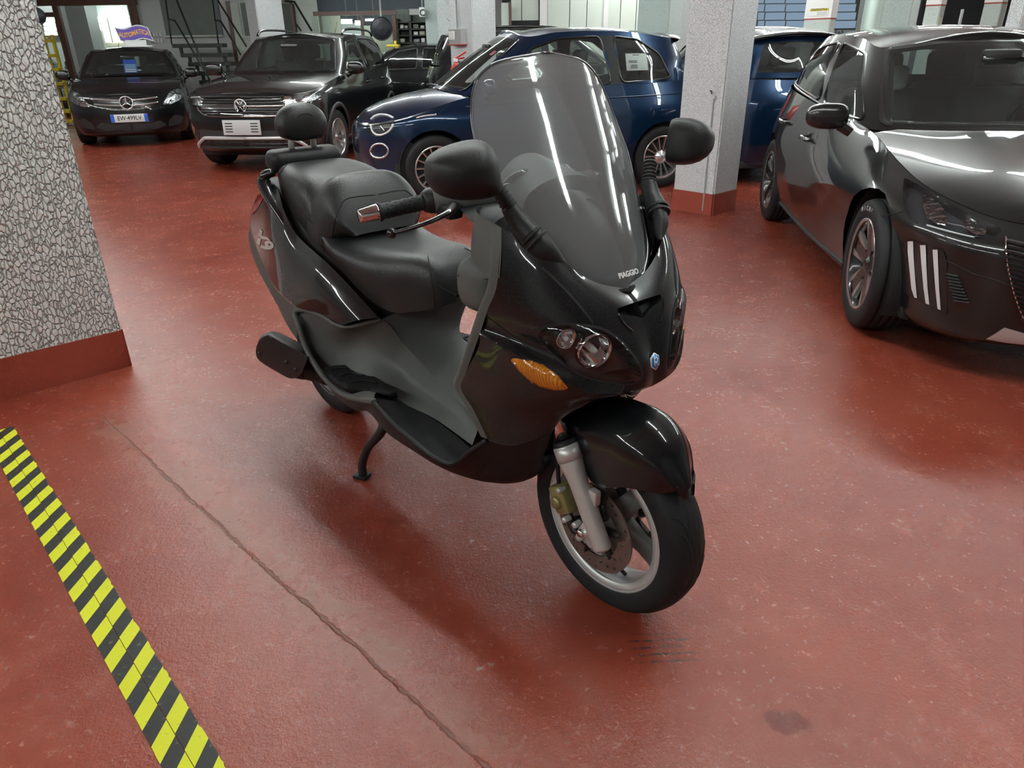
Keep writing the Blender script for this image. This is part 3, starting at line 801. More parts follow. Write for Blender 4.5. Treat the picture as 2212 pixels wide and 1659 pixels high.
FL = [
 [(1409, 834, 0), (1387, 838, -.042), (1340, 848, -.093), (1272, 849, -.156), (1204, 814, -.209), (1122, 770, -.249), (1036, 722, -.266)],
 [(1372, 846, -.050), (1355, 850, -.07), (1318, 857, -.106), (1258, 861, -.157), (1190, 842, -.204), (1105, 806, -.243), (1033, 752, -.265)],
 [(1300, 858, -.105), (1285, 863, -.118), (1262, 869, -.138), (1222, 872, -.170), (1165, 865, -.206), (1085, 840, -.242), (1006, 806, -.262)],
 [(1258, 878, -.135), (1245, 880, -.145), (1226, 884, -.158), (1194, 889, -.178), (1142, 886, -.205), (1070, 868, -.237), (996, 840, -.258)],
 [(1216, 902, -.150), (1206, 905, -.157), (1190, 909, -.167), (1164, 913, -.182), (1122, 912, -.203), (1072, 902, -.228), (1022, 884, -.250)],
 [(1193, 932, -.152), (1184, 937, -.158), (1170, 944, -.167), (1150, 952, -.178), (1118, 960, -.197), (1085, 959, -.216), (1053, 948, -.236)],
]
G2 = pgrid([KR(r) for r in FL], 34, 40)
low = grid_bm(G2, REF)
fbvh = bvh_of(fair); lbvh = bvh_of(low)
def px(poly, o, s): return [(o[0] + x / s, o[1] + y / s) for x, y in poly]
HL = closed_curve(px([(712, 700), (760, 665), (850, 640), (960, 633), (1080, 640), (1200, 655), (1300, 690), (1400, 755), (1500, 855), (1570, 950), (1605, 1040), (1600, 1100), (1540, 1135), (1440, 1140), (1300, 1120), (1130, 1080), (1000, 1015), (880, 920), (780, 815), (722, 745)], (980, 540), 3.95), 44)
HL = [tuple(p) for p in HL]
VENT = px([(1392, 498), (1420, 488), (1520, 462), (1620, 432), (1700, 392), (1722, 400), (1724, 470), (1722, 545), (1690, 560), (1610, 540), (1540, 552), (1450, 556), (1400, 530)], (980, 540), 3.95)
hl_sheet = cut(fair, HL, SV)
# nose vent only on the right of the centre: mirrored below, so cut the near half
VH = [(1333, 667), (1345, 662), (1366, 655), (1386, 648), (1390, 688), (1370, 682), (1348, 681), (1337, 676)]
vent_sheet = cut(fair, VH, SV)
TS = closed_curve(px([(495, 935), (520, 920), (570, 925), (680, 955), (800, 1010), (900, 1085), (965, 1155), (970, 1175), (930, 1193), (840, 1192), (740, 1165), (640, 1105), (560, 1030), (510, 965)], (980, 540), 3.95), 36)
TS = [tuple(p) for p in TS]
ts_f = cut(fair, TS, SV); ts_l = cut(low, TS, SV)
fairing = part('front_fairing', mirror_bm(fair), 'paint', label='black flake paint nose and upper fairing')
lowf = part('leg_shield', mirror_bm(low), 'paint', label='black leg shield side panels')
# turn signal: two bits of sheet from both panels -> bulged amber lens
sp_ = drape(TS, 6, SV, fbvh, 0.0)
def bulge(bm, amt, poly, V):
    lay = bm.verts.layers.float_vector.get('nrm')
    pp = np.array(poly)
    for v in bm.verts:
        q = V.proj(v.co); d = np.sqrt(((pp - q) ** 2).sum(1)).min()
        w = min(1.0, d / (0.22 * min(np.ptp(pp[:, 0]), np.ptp(pp[:, 1]))))
        v.co += Vector(v[lay]) * amt * (1 - (1 - w) ** 2)
    lay and bm.verts.layers.float_vector.remove(lay)
    return bm
def cast2(p):
    a, n = SV.cast(fbvh, p); b, m = SV.cast(lbvh, p)
    if a is None: return (b, m)
    if b is None: return (a, n)
    return (a, n) if (a - SV.c).length < (b - SV.c).length else (b, m)
def drape2(poly, step, off):
    def mf(p):
        co, no = cast2(p)
        if co is None: return None
        if no.dot(SV.view(co)) < 0: no = -no
        return co + no * off, no
    return sheet2d(poly, step, mf)
tsb = bulge(drape2(TS, 7, 0.001), 0.012, TS, SV)
ts_o = both('turn_signal', tsb, 'amber', label='amber turn signal lens', smooth='all')
c_, n_ = cast2((1119, 783)); 
scr = lathe([(0, 0.004), (0.0045, 0.004), (0.0055, 0.0)], 12, frame(c_ + n_ * 0.006, n_))
both('screw', scr, 'chrome', ts_o)
rim_pts = TS + [TS[0]]
# dark gasket lines round the lamps, seams between panels
def seam(pts, w, mat='seam', name='panel_gap', n=40, off=0.0012, which=None, parent=scooter):
    class B:
        @staticmethod
        def ray_cast(o, d): return None
    co = []; P = catmull(np.array([(p[0], p[1], 0) for p in pts], float), n)[:, :2]
    bm = bmesh.new(); L = []
    for p in P:
        c, m = cast2(tuple(p)) if which is None else SV.cast(which, tuple(p))
        if c is None: continue
        if m.dot(SV.view(c)) < 0: m = -m
        co.append((c + m * off, m))
    for i, (c, m) in enumerate(co):
        t = co[min(i + 1, len(co) - 1)][0] - co[max(i - 1, 0)][0]; s = t.cross(m)
        if s.length < 1e-9: continue
        s.normalize(); L.append((bm.verts.new(c + s * w / 2), bm.verts.new(c - s * w / 2)))
    for a, b in zip(L, L[1:]): bm.faces.new((a[0], b[0], b[1], a[1]))
    return bm
both('lamp_gasket', seam(TS + [TS[0]], 0.005), 'seam', ts_o)
hb = bowl(hl_sheet, 0.045)
lens = bulge(drape(HL, 8, SV, fbvh, 0.0005), 0.010, HL, SV)
hls = both('headlight', hb, 'lampdark', label='clear eye-shaped headlight', smooth=30)
both('lens', lens, 'lens', hls, smooth='all')
both('lamp_gasket', seam(HL + [HL[0]], 0.006, n=120, which=fbvh), 'seam', hls)
# reflector bowls inside the lamp
def in_lamp(p, depth):
    c, m = SV.cast(fbvh, p)
    if m.dot(SV.view(c)) < 0: m = -m
    return c - m * depth
fwd = Vector((0.92, -0.25, -0.12)).normalized()
c1 = in_lamp((1284, 766), 0.022)
rf = lathe([(0.0, -0.030), (0.012, -0.030), (0.026, -0.018), (0.034, 0.004), (0.038, 0.012), (0.041, 0.012), (0.041, -0.004)], 32, frame(c1, fwd))
rr = both('reflector', rf, 'mirrorm', hls)
both('bulb', lathe([(0, 0.012), (0.006, 0.010), (0.008, -0.004), (0.008, -0.03)], 14, frame(c1, fwd)), 'bulb', rr)
c2 = in_lamp((1219, 740), 0.016)
rf2 = lathe([(0.0, -0.02), (0.010, -0.018), (0.018, -0.004), (0.022, 0.006), (0.024, 0.004)], 24, frame(c2, fwd))
r2_ = both('reflector', rf2, 'mirrorm', hls)
both('bulb', lathe([(0, 0.008), (0.005, 0.006), (0.006, -0.012)], 12, frame(c2, fwd)), 'bulb', r2_)
# nose vent: recess and lip
vb = bowl(vent_sheet, 0.03)
vbm = mirror_bm(vb); part('nose_vent', vbm, 'blackp', label='black triangular air vent in the nose', smooth=30)
RIDGE = [(1330, 672), (1338, 700), (1352, 715), (1366, 722)]
both('vent_rib', sweep([Vector(SV.cast(fbvh, p)[0]) for p in [(1335, 678), (1342, 692), (1354, 706), (1368, 717)]], 0.0028, 8, smooth=12), 'paint')
# panel seams
both('panel_gap', seam([(1170, 578), (1190, 595), (1208, 613), (1228, 634), (1246, 654), (1264, 676), (1281, 698)], 0.005), 'seam')
both('panel_gap', seam([(1346, 826), (1347, 834), (1344, 842), (1341, 848)], 0.004, n=14), 'seam')
both('panel_gap', seam([(1050, 684), (1080, 705), (1115, 733), (1160, 757), (1195, 772)], 0.0035), 'seam')
both('crease_trim', seam([(1037, 711), (1065, 735), (1092, 758), (1106, 768)], 0.004, n=20), 'paint')
# badge on the nose: blue hexagon with white edge and a white mark
cb, nb_ = Vector(K(1411, 780, 0)), None
nb_ = Vector((0.96, 0, 0.18)).normalized(); BM_ = frame(cb + nb_ * 0.003, nb_, (0, 1, 0))
hexa = lambda r, h: lathe([(0, h), (r, h), (r, 0)], 6, BM_ @ Matrix.Rotation(math.pi / 2, 4, 'Z') @ Matrix.Diagonal((1.0, 0.78, 1, 1)))
badge = part('badge', hexa(0.0195, 0.003), 'white', label='small blue and white hexagonal nose badge')
part('badge_face', hexa(0.0170, 0.004), 'blue', badge)
mk = bmesh.new()
for a, b in (((-0.004, -0.009), (-0.004, 0.009)), ((-0.004, 0.009), (0.006, 0.006)), ((0.006, 0.006), (0.004, -0.001)), ((0.004, -0.001), (-0.004, -0.002)), ((0.0, -0.001), (0.007, -0.010))):
    sweep([BM_ @ Vector((*a, 0.0045)), BM_ @ Vector((*b, 0.0045))], 0.0013, 6, bm=mk)
part('badge_mark', mk, 'white', badge)

# ---------------- windscreen
def scr_pt(s, t):
    """s 0 bottom .. 1 top, t -1 right .. 1 left"""
    zc = np.interp(s, [0, .12, .3, .5, .7, .88, 1], [.838, .893, .98, 1.08, 1.175, 1.255, 1.303])
    xc = np.interp(s, [0, .12, .3, .5, .7, .88, 1], [-.006, -.030, -.076, -.128, -.180, -.228, -.262])
    w = np.interp(s, [0, .03, .08, .15, .3, .5, .7, .82, .90, .95, .98, 1], [.012, .066, .105, .140, .190, .222, .212, .196, .172, .142, .105, .012])
    sag = np.interp(s, [0, .15, .3, .5, .7, .9, 1], [.16, .26, .33, .36, .37, .30, .22])
    y = -w * t if False else w * t
    a = abs(t)
    dx = w * sag * (a ** 2.2)
    dz = -0.10 * w * a ** 2
    return (xc - dx, y, zc + dz * (0.5 if s < 0.5 else 0.2))
GS = np.array([[scr_pt(s, t) for t in np.linspace(-1, 1, 41)] for s in np.concatenate([np.linspace(0, .15, 14)[:-1], np.linspace(.15, .85, 24)[:-1], np.linspace(.85, 1, 16)])])
def smooth_axis(G, it=2):
    for _ in range(it):
        G[1:-1] = (G[:-2] + 2 * G[1:-1] + G[2:]) / 4
    return G
GS = smooth_axis(GS, 3)
sb = grid_bm(GS, (-1, 0, 0.9))
sbvh = bvh_of(sb)
ws = part('windscreen', thicken(sb, 0.003), 'screen', label='tall smoked clear windscreen')
edge = [GS[i, 0] for i in range(0, len(GS))] + [GS[-1, j] for j in range(0, 41, 4)] + [GS[i, 40] for i in range(len(GS) - 1, -1, -1)] + [GS[0, j] for j in range(40, -1, -4)]
eb = sweep(edge, 0.0030, 6, smooth=220, caps=False)
part('edge_bead', eb, 'lampdark', ws)
# black printed base of the screen, where it sits in the fairing
GB = np.array([[np.array(scr_pt(s, t)) + np.array([0.0, 0, 0]) for t in np.linspace(-1, 1, 41)] for s in np.concatenate([np.linspace(0, .10, 9)])])
lip = [np.array(scr_pt(0.0 + s, t)) + np.array([0.004, 0, -0.004]) for s, t in [(0.30, -1), (.22, -1), (.15, -1), (.10, -1), (.06, -1), (.03, -1), (0.0, -1), (0, 1), (.03, 1), (.06, 1), (.10, 1), (.15, 1), (.22, 1), (.30, 1)]]
part('screen_gasket', sweep(lip, 0.008, 10, smooth=70), 'gloss', ws)
tx = text_bm('PIAGGIO', 0.0165, 0.0006, sx=0.95, bold=0.0004)
tc0 = Vector(K(1357, 589, 0)) - Vector((.004, 0, .004)); tn = Vector((0.86, 0.0, 0.5)).normalized()
tx.transform(frame(tc0 + tn * 0.004 + Vector((0.002, 0, 0)), tn, (0, 1, 0)))
part('lettering', tx, 'white', ws)

# ---------------- inner cockpit: dash cowl behind the screen, instrument pod, bar cover
dash = []
for z, x0, w in ((.86, -.06, .12), (.92, -.10, .165), (.97, -.17, .195), (1.00, -.25, .19), (1.0, -.31, .17)):
    dash.append([(x0 - 0.5 * (abs(t) ** 2) * w, w * t, z - 0.012 * t * t) for t in np.linspace(-1, 1, 9)])
part('dash_cowl', grid_bm(pgrid(dash, 22, 30), (-0.2, 0, 0.6)), 'blackp', label='black dash cowl behind the windscreen')
pod = []
for t in np.linspace(0, 1, 9):
    a = math.pi * t
    pod.append([(-.20 - .10 * k, -.125 * math.cos(a) * (1 - 0.15 * k), 1.0 + (.055 + .03 * k) * math.sin(a)) for k in (0, .5, 1, 1.25)])
pg = pgrid(pod, 24, 12); pb = grid_bm(pg, (-.3, 0, .95))
part('instrument_pod', pb, 'greyp', label='grey instrument pod under the windscreen')
part('dial', lathe([(0, 0.006), (0.045, 0.006), (0.050, 0.0), (0.050, -0.01)], 28, frame((-.30, 0.055, 1.03), (-0.75, 0, 0.65))), 'gloss')
part('dial', lathe([(0, 0.006), (0.045, 0.006), (0.050, 0.0), (0.050, -0.01)], 28, frame((-.30, -0.055, 1.03), (-0.75, 0, 0.65))), 'gloss')

# ---------------- handlebar
def hbar(sg):
    m = lambda p: (p[0], p[1] * -sg, p[2])       # points are written for the right side (y < 0)
    bc = []
    prof = [((-.33, .0, 1.005), .050), ((-.345, -.07, 1.006), .052), ((-.37, -.13, 1.006), .050), ((-.395, -.18, 1.004), .043), ((-.412, -.212, 1.0), .032)]
    cover = sweep([m(p) for p, r in prof], [r for p, r in prof], 18, smooth=20, flat=((0, 0, 1), 0.85))
    c = part('bar_cover', cover, 'greyp', label='charcoal handlebar cover')
    g0, g1 = np.array(m((-.415, -.205, 1.0))), np.array(m((-.448, -.338, .985)))
    d = (g1 - g0) / np.linalg.norm(g1 - g0)
    part('switch_block', sweep([g0 - d * .02, g0 + d * .012, g0 + d * .03], [.030, .030, .022], 16, smooth=8), 'blackp')
    gp = sweep([g0, g0 + d * .008, g0 + d * .012, g1 - d * .010, g1 - d * .006, g1], [.0205, .0205, .0175, .0175, .021, .021], 20)
    grip = part('grip', gp, 'rubber', label='black rubber grip')
    M = frame(g0, d, (0, 0, 1)); nb = bmesh.new()
    for i in range(10):
        for k in range(8):
            a = 2 * math.pi * (k + 0.5 * (i % 2)) / 8
            bmesh.ops.create_icosphere(nb, subdivisions=1, radius=0.0030, matrix=M @ Matrix.Translation((0.0162 * math.cos(a), 0.0162 * math.sin(a), 0.022 + i * 0.0105)))
    st = part('grip_dimples', nb, 'rubber', grip); st['kind'] = 'stuff'
    part('bar_end', lathe([(0, .046), (.0125, .046), (.0145, .043), (.0195, .004), (.0195, 0), (.0, 0)], 24, frame(g1 - d * .001, d)), 'chrome', label='chrome bar end weight')
    lv = [m((-.352, -.198, .998)), m((-.325, -.235, .988)), m((-.335, -.285, .972)), m((-.372, -.325, .955)), m((-.392, -.340, .948))]
    le = part('brake_lever', sweep(lv, [.012, .011, .009, .008, .007], 12, smooth=26, flat=((0, 0, 1), 0.55)), 'gloss', label='black brake lever with ball end')
    bl = bmesh.new(); bmesh.ops.create_uvsphere(bl, u_segments=14, v_segments=10, radius=0.0115, matrix=Matrix.Translation(lv[-1]))
    part('lever_ball', bl, 'gloss', le, smooth='all')
    # reservoir / lever clamp under the cover
    part('lever_clamp', box((-.035, -.02, -.02), (.02, .02, .012), .007, M=Matrix.Translation(m((-.36, -.20, .985)))), 'blackp')
hbar(1); hbar(-1)
part('bar_shroud', sweep([(-.30, 0, .86), (-.31, 0, .93), (-.33, 0, 1.0)], [.075, .085, .075], 20, smooth=10), 'blackp', label='black shroud round the steering column')
both('cowl_side', grid_bm(pgrid([[K(1083, 492, -.232), K(1083, 545, -.243), K(1079, 600, -.250)], [(-.25, -.215, 1.00), (-.255, -.225, .93), (-.255, -.23, .85)], [(-.335, -.12, .99), (-.345, -.13, .90), (-.35, -.14, .80)]], 14, 14), (0, 0, .9), sign=None), 'greyp')

# ---------------- mirrors on rubber booted stalks
MO = px([(1000, 1230), (1030, 1130), (1150, 1030), (1350, 950), (1550, 905), (1680, 910), (1770, 980), (1830, 1100), (1870, 1300), (1880, 1450), (1840, 1530), (1700, 1590), (1500, 1615), (1300, 1600), (1130, 1540), (1030, 1430), (1000, 1330)], (740, 140), 5.53)
MX = -0.125
MA = math.radians(22); MN = Vector((math.cos(MA), -math.sin(MA), 0)); MP = Vector((MX, -.325, 1.113)); MT_ = Vector((math.sin(MA), math.cos(MA), 0))
def mir_pt(u, v):
    d = SV.dir((u, v)); t = (MP - SV.c).dot(MN) / d.dot(MN); q = SV.c + d * t - MP; return (q.dot(MT_), q.z)
mo = closed_curve([mir_pt(u, v) for u, v in MO], 48)
mc = mo.mean(0)
MW = lambda dx, a, b: MP + MN * dx + MT_ * a + Vector((0, 0, b))
mb = bmesh.new(); rings = []
for k, (sc, dx) in enumerate([(0.93, -.030), (0.985, -.022), (1.0, -.008), (0.985, .010), (0.93, .026), (0.82, .041), (0.66, .052), (0.45, .060), (0.22, .064)]):
    rings.append([mb.verts.new(MW(dx, mc[0] + (p[0] - mc[0]) * sc, mc[1] + (p[1] - mc[1]) * sc)) for p in mo])
for A, B in zip(rings, rings[1:]):
    for i in range(48): mb.faces.new((A[i], A[(i + 1) % 48], B[(i + 1) % 48], B[i]))
mb.faces.new(rings[-1])
mf = bmesh.new(); vs = [mf.verts.new(MW(-.028, mc[0] + (p[0] - mc[0]) * .92, mc[1] + (p[1] - mc[1]) * .92)) for p in mo]; mf.faces.new(vs[::-1])
bmesh.ops.recalc_face_normals(mb, faces=mb.faces)
mo2 = both('mirror_shell', mb, 'blackp', label='black mirror housing', smooth='all')
both('mirror_glass', mf, 'chrome', mo2, label='mirror glass')
st = [K(1178, 545, -.175), (-.105, -.195, .985), (-.118, -.222, 1.035), (-.125, -.245, 1.065)]
base = [K(1222, 574, -.150), K(1200, 560, -.165), K(1172, 535, -.185), K(1140, 505, -.200), K(1120, 478, -.205)]
both('mirror_stalk', sweep(base, [.006, .018, .026, .027, .023], 16, smooth=24, flat=((0.3, -0.7, 0.6), 0.7)), 'blackp', label='black mirror stalk foot')
up_ = [K(1122, 480, -.205), K(1100, 445, -.215), K(1085, 418, -.225), K(1072, 398, -.235)]
both('mirror_stalk', sweep([K(1150, 512, -.196), K(1122, 480, -.205), K(1100, 447, -.214)], [.024, .0215, .018], 16, smooth=14), 'blackp', label='black mirror arm')
A_, B_ = np.array(K(1103, 450, -.213)), np.array(K(1070, 400, -.236))
n = 13; both('rubber_boot', sweep([A_ + (B_ - A_) * i / (n - 1) for i in range(n)], [(.0185 if i % 2 else .0155) - .0003 * i for i in range(n)], 16), 'rubber', label='ribbed rubber boot')
for q in (0, 1):
    pts = [K(1134 + 7 * q, 502 + 7 * q, -.196), K(1150 + 7 * q, 516 + 7 * q, -.18)]
both('boot_ring', sweep([K(1146, 508, -.198), K(1150, 512, -.196)], .0262, 16), 'seam')
both('boot_ring', sweep([K(1156, 518, -.193), K(1160, 522, -.191)], .0272, 16), 'seam')

# ---------------- inner leg shield, glove box lobes, tunnel, foot boards
edge6 = [K(1083, 492, -.232), K(1079, 552, -.244), K(1072, 622, -.252), K(1054, 668, -.258), K(1036, 722, -.264), K(1006, 806, -.262), K(996, 840, -.258), K(1022, 884, -.250), K(1053, 948, -.236)]
ils = []
for e in edge6:
    e = np.array(e); ils.append([e, e + [-.022, -.004, 0], e + [-.045, .02, .0], [e[0] - .085, e[1] * .62, e[2]], [e[0] - .12, 0, e[2] + .0]])
both('inner_leg_shield', grid_bm(pgrid(ils, 40, 20), (0.3, 0, .7)), 'greyp', label='charcoal inner leg shield')
# rounded glove lobe behind the leg shield, beside the column
gl = [K(1078, 562, -.235), K(1050, 575, -.215), K(1035, 592, -.205), K(1029, 625, -.205), K(1031, 660, -.215), K(1050, 672, -.235)]
cg = np.array(K(1052, 615, -.21)); lob = bmesh.new()
bmesh.ops.create_uvsphere(lob, u_segments=24, v_segments=16, radius=1.0)
for v in lob.verts:
    x, y, z = v.co; s = lambda a: math.copysign(abs(a) ** 0.72, a)
    v.co = Vector((cg[0] - .015 + .058 * s(x), cg[1] + .048 * s(y), cg[2] + .062 * s(z)))
lo2 = both('glove_box', lob, 'greyp', label='rounded charcoal glove box lobe', smooth='all')
both('lid_line', sweep([(cg[0] - .045, cg[1] - .045, cg[2] + .02), (cg[0] - .065, cg[1] - .02, cg[2] + .012), (cg[0] - .075, cg[1] + .01, cg[2] + .006)], .002, 6, smooth=10), 'seam', lo2)

RIDG = [(641, 668, -.238), (690, 680, -.235), (742, 706, -.228), (822, 690, -.165), (878, 749, -.100), (938, 815, -.088), (985, 862, -.095), (1036, 905, -.115)]
FOOT = [(648, 705, -.252), (676, 765, -.240), (712, 800, -.215), (765, 800, -.205), (822, 830, -.190), (869, 870, -.178), (938, 904, -.165), (1020, 962, -.152)]
WALL = [(641, 684, -.244), (678, 725, -.222), (724, 752, -.198), (793, 752, -.162), (848, 793, -.132), (900, 840, -.118), (962, 884, -.118), (1030, 934, -.128)]
W2 = [(642, 674, -.242), (684, 700, -.226), (733, 727, -.206), (810, 718, -.158), (864, 770, -.112), (920, 827, -.100), (974, 872, -.103), (1033, 918, -.118)]
tun = pgrid([KR(RIDG), KR(W2), KR(WALL), KR(FOOT)], 26, 60)
top = np.array([[np.array(K(*RIDG[i])) * [1, k, 1] + [0, 0, (1 - k * k) * .012] for i in range(3, 8)] for k in (1, .6, .25, 0)])
tb1 = grid_bm(tun, (-.7, 0, .2)); tunv = bvh_of(tb1)
both('side_panel', tb1, 'greyp', label='charcoal side panel with passenger foot recess')
part('tunnel', mirror_bm(grid_bm(pgrid([list(r) for r in top], 12, 30), (-.7, 0, .2))), 'greyp', label='charcoal centre tunnel')
# rim and outer skirt
EDGE = [(639, 672, -.250), (645, 704, -.262), (663, 755, -.266), (687, 797, -.268), (711, 827, -.270), (742, 852, -.275), (775, 862, -.28), (806, 866, -.284)]
FOOTR = [(640, 676, -.246), (648, 705, -.252), (672, 760, -.242), (700, 793, -.224), (730, 800, -.212), (765, 800, -.205), (800, 818, -.198), (822, 830, -.190)]
mid = [tuple((np.array(K(*a)) * .35 + np.array(K(*b)) * .65) + [0, 0, .006]) for a, b in zip(FOOTR, EDGE)]
frb = grid_bm(pgrid([KR(FOOTR), [tuple((np.array(K(*a)) * .7 + np.array(K(*b)) * .3) + [0, 0, -.012]) for a, b in zip(FOOTR, EDGE)], mid, KR(EDGE)], 14, 44), (-.9, 0, .0))
frv = bvh_of(frb)
both('foot_rest', frb, 'greyp', label='passenger foot rest moulding')
PAD = px([(605, 665), (640, 640), (780, 630), (830, 650), (960, 710), (1040, 765), (1110, 790), (1122, 805), (1115, 828), (1000, 822), (880, 815), (780, 795), (700, 755), (640, 710)], (520, 600), 3.3515)
def padmap(p):
    h = [SV.cast(b, p) for b in (frv, tunv)]; h = [(c, n) for c, n in h if c is not None]
    if not h: return None
    c, n = min(h, key=lambda q: (q[0] - SV.c).length)
    if n.dot(SV.view(c)) < 0: n = -n
    return c + SV.view(c) * .006, n
_H = [padmap(tuple(p)) for p in closed_curve(PAD, 40)]; _H = np.array([h[0][:] for h in _H if h])
_A = np.linalg.lstsq(np.column_stack([_H[:, :2], np.ones(len(_H))]), _H[:, 2], rcond=None)[0]
_PN = Vector((-_A[0], -_A[1], 1.0)).normalized(); _PO = Vector((0, 0, _A[2])) + _PN * .012
def padmap(p):
    d = SV.dir(p); t = (_PO - SV.c).dot(_PN) / d.dot(_PN); return SV.c + d * t, _PN
pb_ = thicken(sheet2d([tuple(p) for p in closed_curve(PAD, 40)], 10, padmap), .02)
lay_ = pb_.verts.layers.float_vector.get('nrm'); pb_.verts.layers.float_vector.remove(lay_)
pads = both('foot_pad', pb_, 'mat', label='black rubber passenger foot pad', smooth=60)
for q in ([(715, 800), (735, 795), (752, 796)], [(738, 812), (760, 806), (785, 812)], [(760, 826), (790, 822), (815, 828)]):
    L_ = [padmap(p)[0] + Vector((0, -.002, .002)) for p in q if padmap(p)]
    if len(L_) == 3: both('pad_rib', sweep(L_, .003, 6, smooth=8), 'mat', pads)
FMI = [(800, 862, -.276), (835, 864, -.238), (869, 872, -.192), (938, 906, -.168), (1018, 966, -.152)]
FMO = [(806, 868, -.283), (846, 912, -.284), (892, 952, -.284), (940, 990, -.280), (978, 1002, -.258)]
FM1 = [tuple(np.array(K(*a)) * .5 + np.array(K(*b)) * .5 + [0, 0, -.008]) for a, b in zip(FMI, FMO)]
both('foot_mat', grid_bm(pgrid([KR(FMI), FM1, KR(FMO)], 14, 34), (-.6, 0, 0)), 'mat', label='black rubber foot board mat')
both('foot_mat_front', grid_bm(pgrid([[K(1018, 966, -.152), K(1000, 985, -.205), K(978, 1002, -.258)], [K(1036, 956, -.165), K(1022, 968, -.212), K(1000, 985, -.255)], [K(1053, 948, -.180), K(1050, 950, -.215), K(1046, 951, -.238)]], 10, 12), (-.6, 0, 0)), 'mat')
rimp_ = KR(EDGE)
both('recess_rim', sweep([(-1.12, -.232, .555)] + rimp_, [.006] + [.0095] * len(rimp_), 10, smooth=50), 'greyp', label='raised charcoal rim of the foot recess')
both('mat_edge', sweep(KR([(806, 867, -.284)] + FMO[1:] + [(1020, 972, -.246), (1051, 951, -.237)]), .0065, 8, smooth=40), 'blackp', label='black edge bead of the foot board')
both('recess_rim', sweep(KR(RIDG[:4]), .006, 8, smooth=24), 'greyp')
both('foot_floor', grid_bm(pgrid([[K(785, 850, -.262), K(806, 868, -.280)], [K(822, 834, -.186), K(846, 868, -.21)], [K(850, 856, -.175), K(880, 876, -.18)]], 8, 6), (-.8, 0, 0)), 'mat')
# skirt below the foot boards and the belly pan
SK0 = EDGE[3:] + [(846, 912, -.284), (892, 952, -.284), (940, 990, -.280), (978, 1002, -.258), (1020, 972, -.245), (1053, 950, -.236)]
SK1 = [(695, 808, -.266), (716, 838, -.265), (742, 862, -.266), (770, 874, -.268), (798, 880, -.270), (836, 924, -.272), (882, 962, -.27), (935, 998, -.262), (985, 1014, -.236), (1040, 1005, -.21), (1088, 985, -.195)]
SK2 = [(702, 824, -.25), (722, 852, -.245), (745, 872, -.243), (768, 886, -.242), (797, 891, -.243), (836, 935, -.243), (890, 972, -.24), (945, 1006, -.225), (1003, 1030, -.195), (1070, 1043, -.160), (1140, 1034, -.125)]
both('belly_skirt', grid_bm(pgrid([KR(SK0), KR(SK1), KR(SK2)], 14, 64), REF), 'blackp', label='black lower skirt')
BP0 = [(1053, 950, -.236), (1085, 960, -.216), (1118, 961, -.197), (1150, 953, -.178), (1170, 945, -.167), (1193, 933, -.152)]
BP1 = [(1058, 985, -.215), (1092, 993, -.19), (1125, 995, -.168), (1150, 988, -.15), (1168, 975, -.138), (1185, 958, -.128)]
BP2 = [(1040, 1040, -.175), (1085, 1045, -.150), (1120, 1042, -.130), (1145, 1033, -.115), (1160, 1020, -.105), (1172, 1000, -.098)]
bel = pgrid([KR(BP0), KR(BP1), KR(BP2), [(p[0] - .02, 0, p[2] - .005) for p in KR(BP2)]], 20, 24)
part('belly_pan', mirror_bm(grid_bm(bel, (-.4, 0, .6))), 'blackp', label='dull black belly pan behind the front wheel')
# hidden underside so nothing is hollow
part('tunnel_foot', box((-.42, -.100, .30), (-.25, .100, .50), .03), 'greyp')
part('under_tray', box((-1.10, -.17, .26), (-.45, .17, .325), .03), 'oily')

# ---------------- seat
core = []
for x, w, z0, z1 in ((-.84, .09, .42, .66), (-.88, .13, .40, .68), (-.95, .165, .34, .70), (-1.1, .175, .40, .755), (-1.25, .175, .52, .80), (-1.45, .15, .62, .88), (-1.62, .12, .68, .90), (-1.78, .085, .71, .86)):
    core.append([(x, 0, z0), (x, -w * .8, z0 + .01), (x, -w, z0 + .06), (x, -w, (z0 + z1) / 2), (x, -w * .97, z1 - .02), (x, -w * .75, z1), (x, 0, z1)])
part('frame_cover', mirror_bm(grid_bm(pgrid(core, 40, 30), (-1.2, 0, .6))), 'blackp', label='black body core under the seat')
ST = [(-.600, .030, .668, .690), (-.612, .075, .660, .735), (-.640, .108, .650, .778), (-.69, .135, .636, .795), (-.76, .160, .622, .792), (-.86, .180, .642, .782), (-.97, .190, .690, .780),
      (-1.06, .192, .728, .792), (-1.13, .190, .752, .860), (-1.20, .186, .772, .935), (-1.29, .180, .805, .962), (-1.39, .168, .850, .972), (-1.46, .148, .885, .968), (-1.505, .11, .912, .955), (-1.52, .06, .92, .94)]
rows = []
for x, w, zb, zt in ST:
    r = []
    for k in range(13):
        a = (k / 12) * math.pi / 2
        c, s = math.cos(a), math.sin(a)
        r.append((x, -w * c ** 0.42 * (1 - 0.10 * (1 - s) ** 2), zb + (zt - zb) * s ** 0.62))
    r[-1] = (x, 0, zt)
    rows.append(r)
GSt = pgrid(rows, 76, 26); seat = grid_bm(GSt, (-.95, 0, .6)); seatbvh = bvh_of(seat)
seat_o = part('seat', mirror_bm(seat), 'leather', label='black vinyl stepped dual seat')
sp2 = []
def seat_seam(pts, n=30, w=0.0035):
    bm = bmesh.new(); co = []
    for p in catmull(np.array([(a, b, 0) for a, b in pts], float), n)[:, :2]:
        c, m = SV.cast(seatbvh, tuple(p))
        if c is not None: co.append(c + m * 0.0004)
    return sweep(co, w / 2, 6) if len(co) > 2 else bm
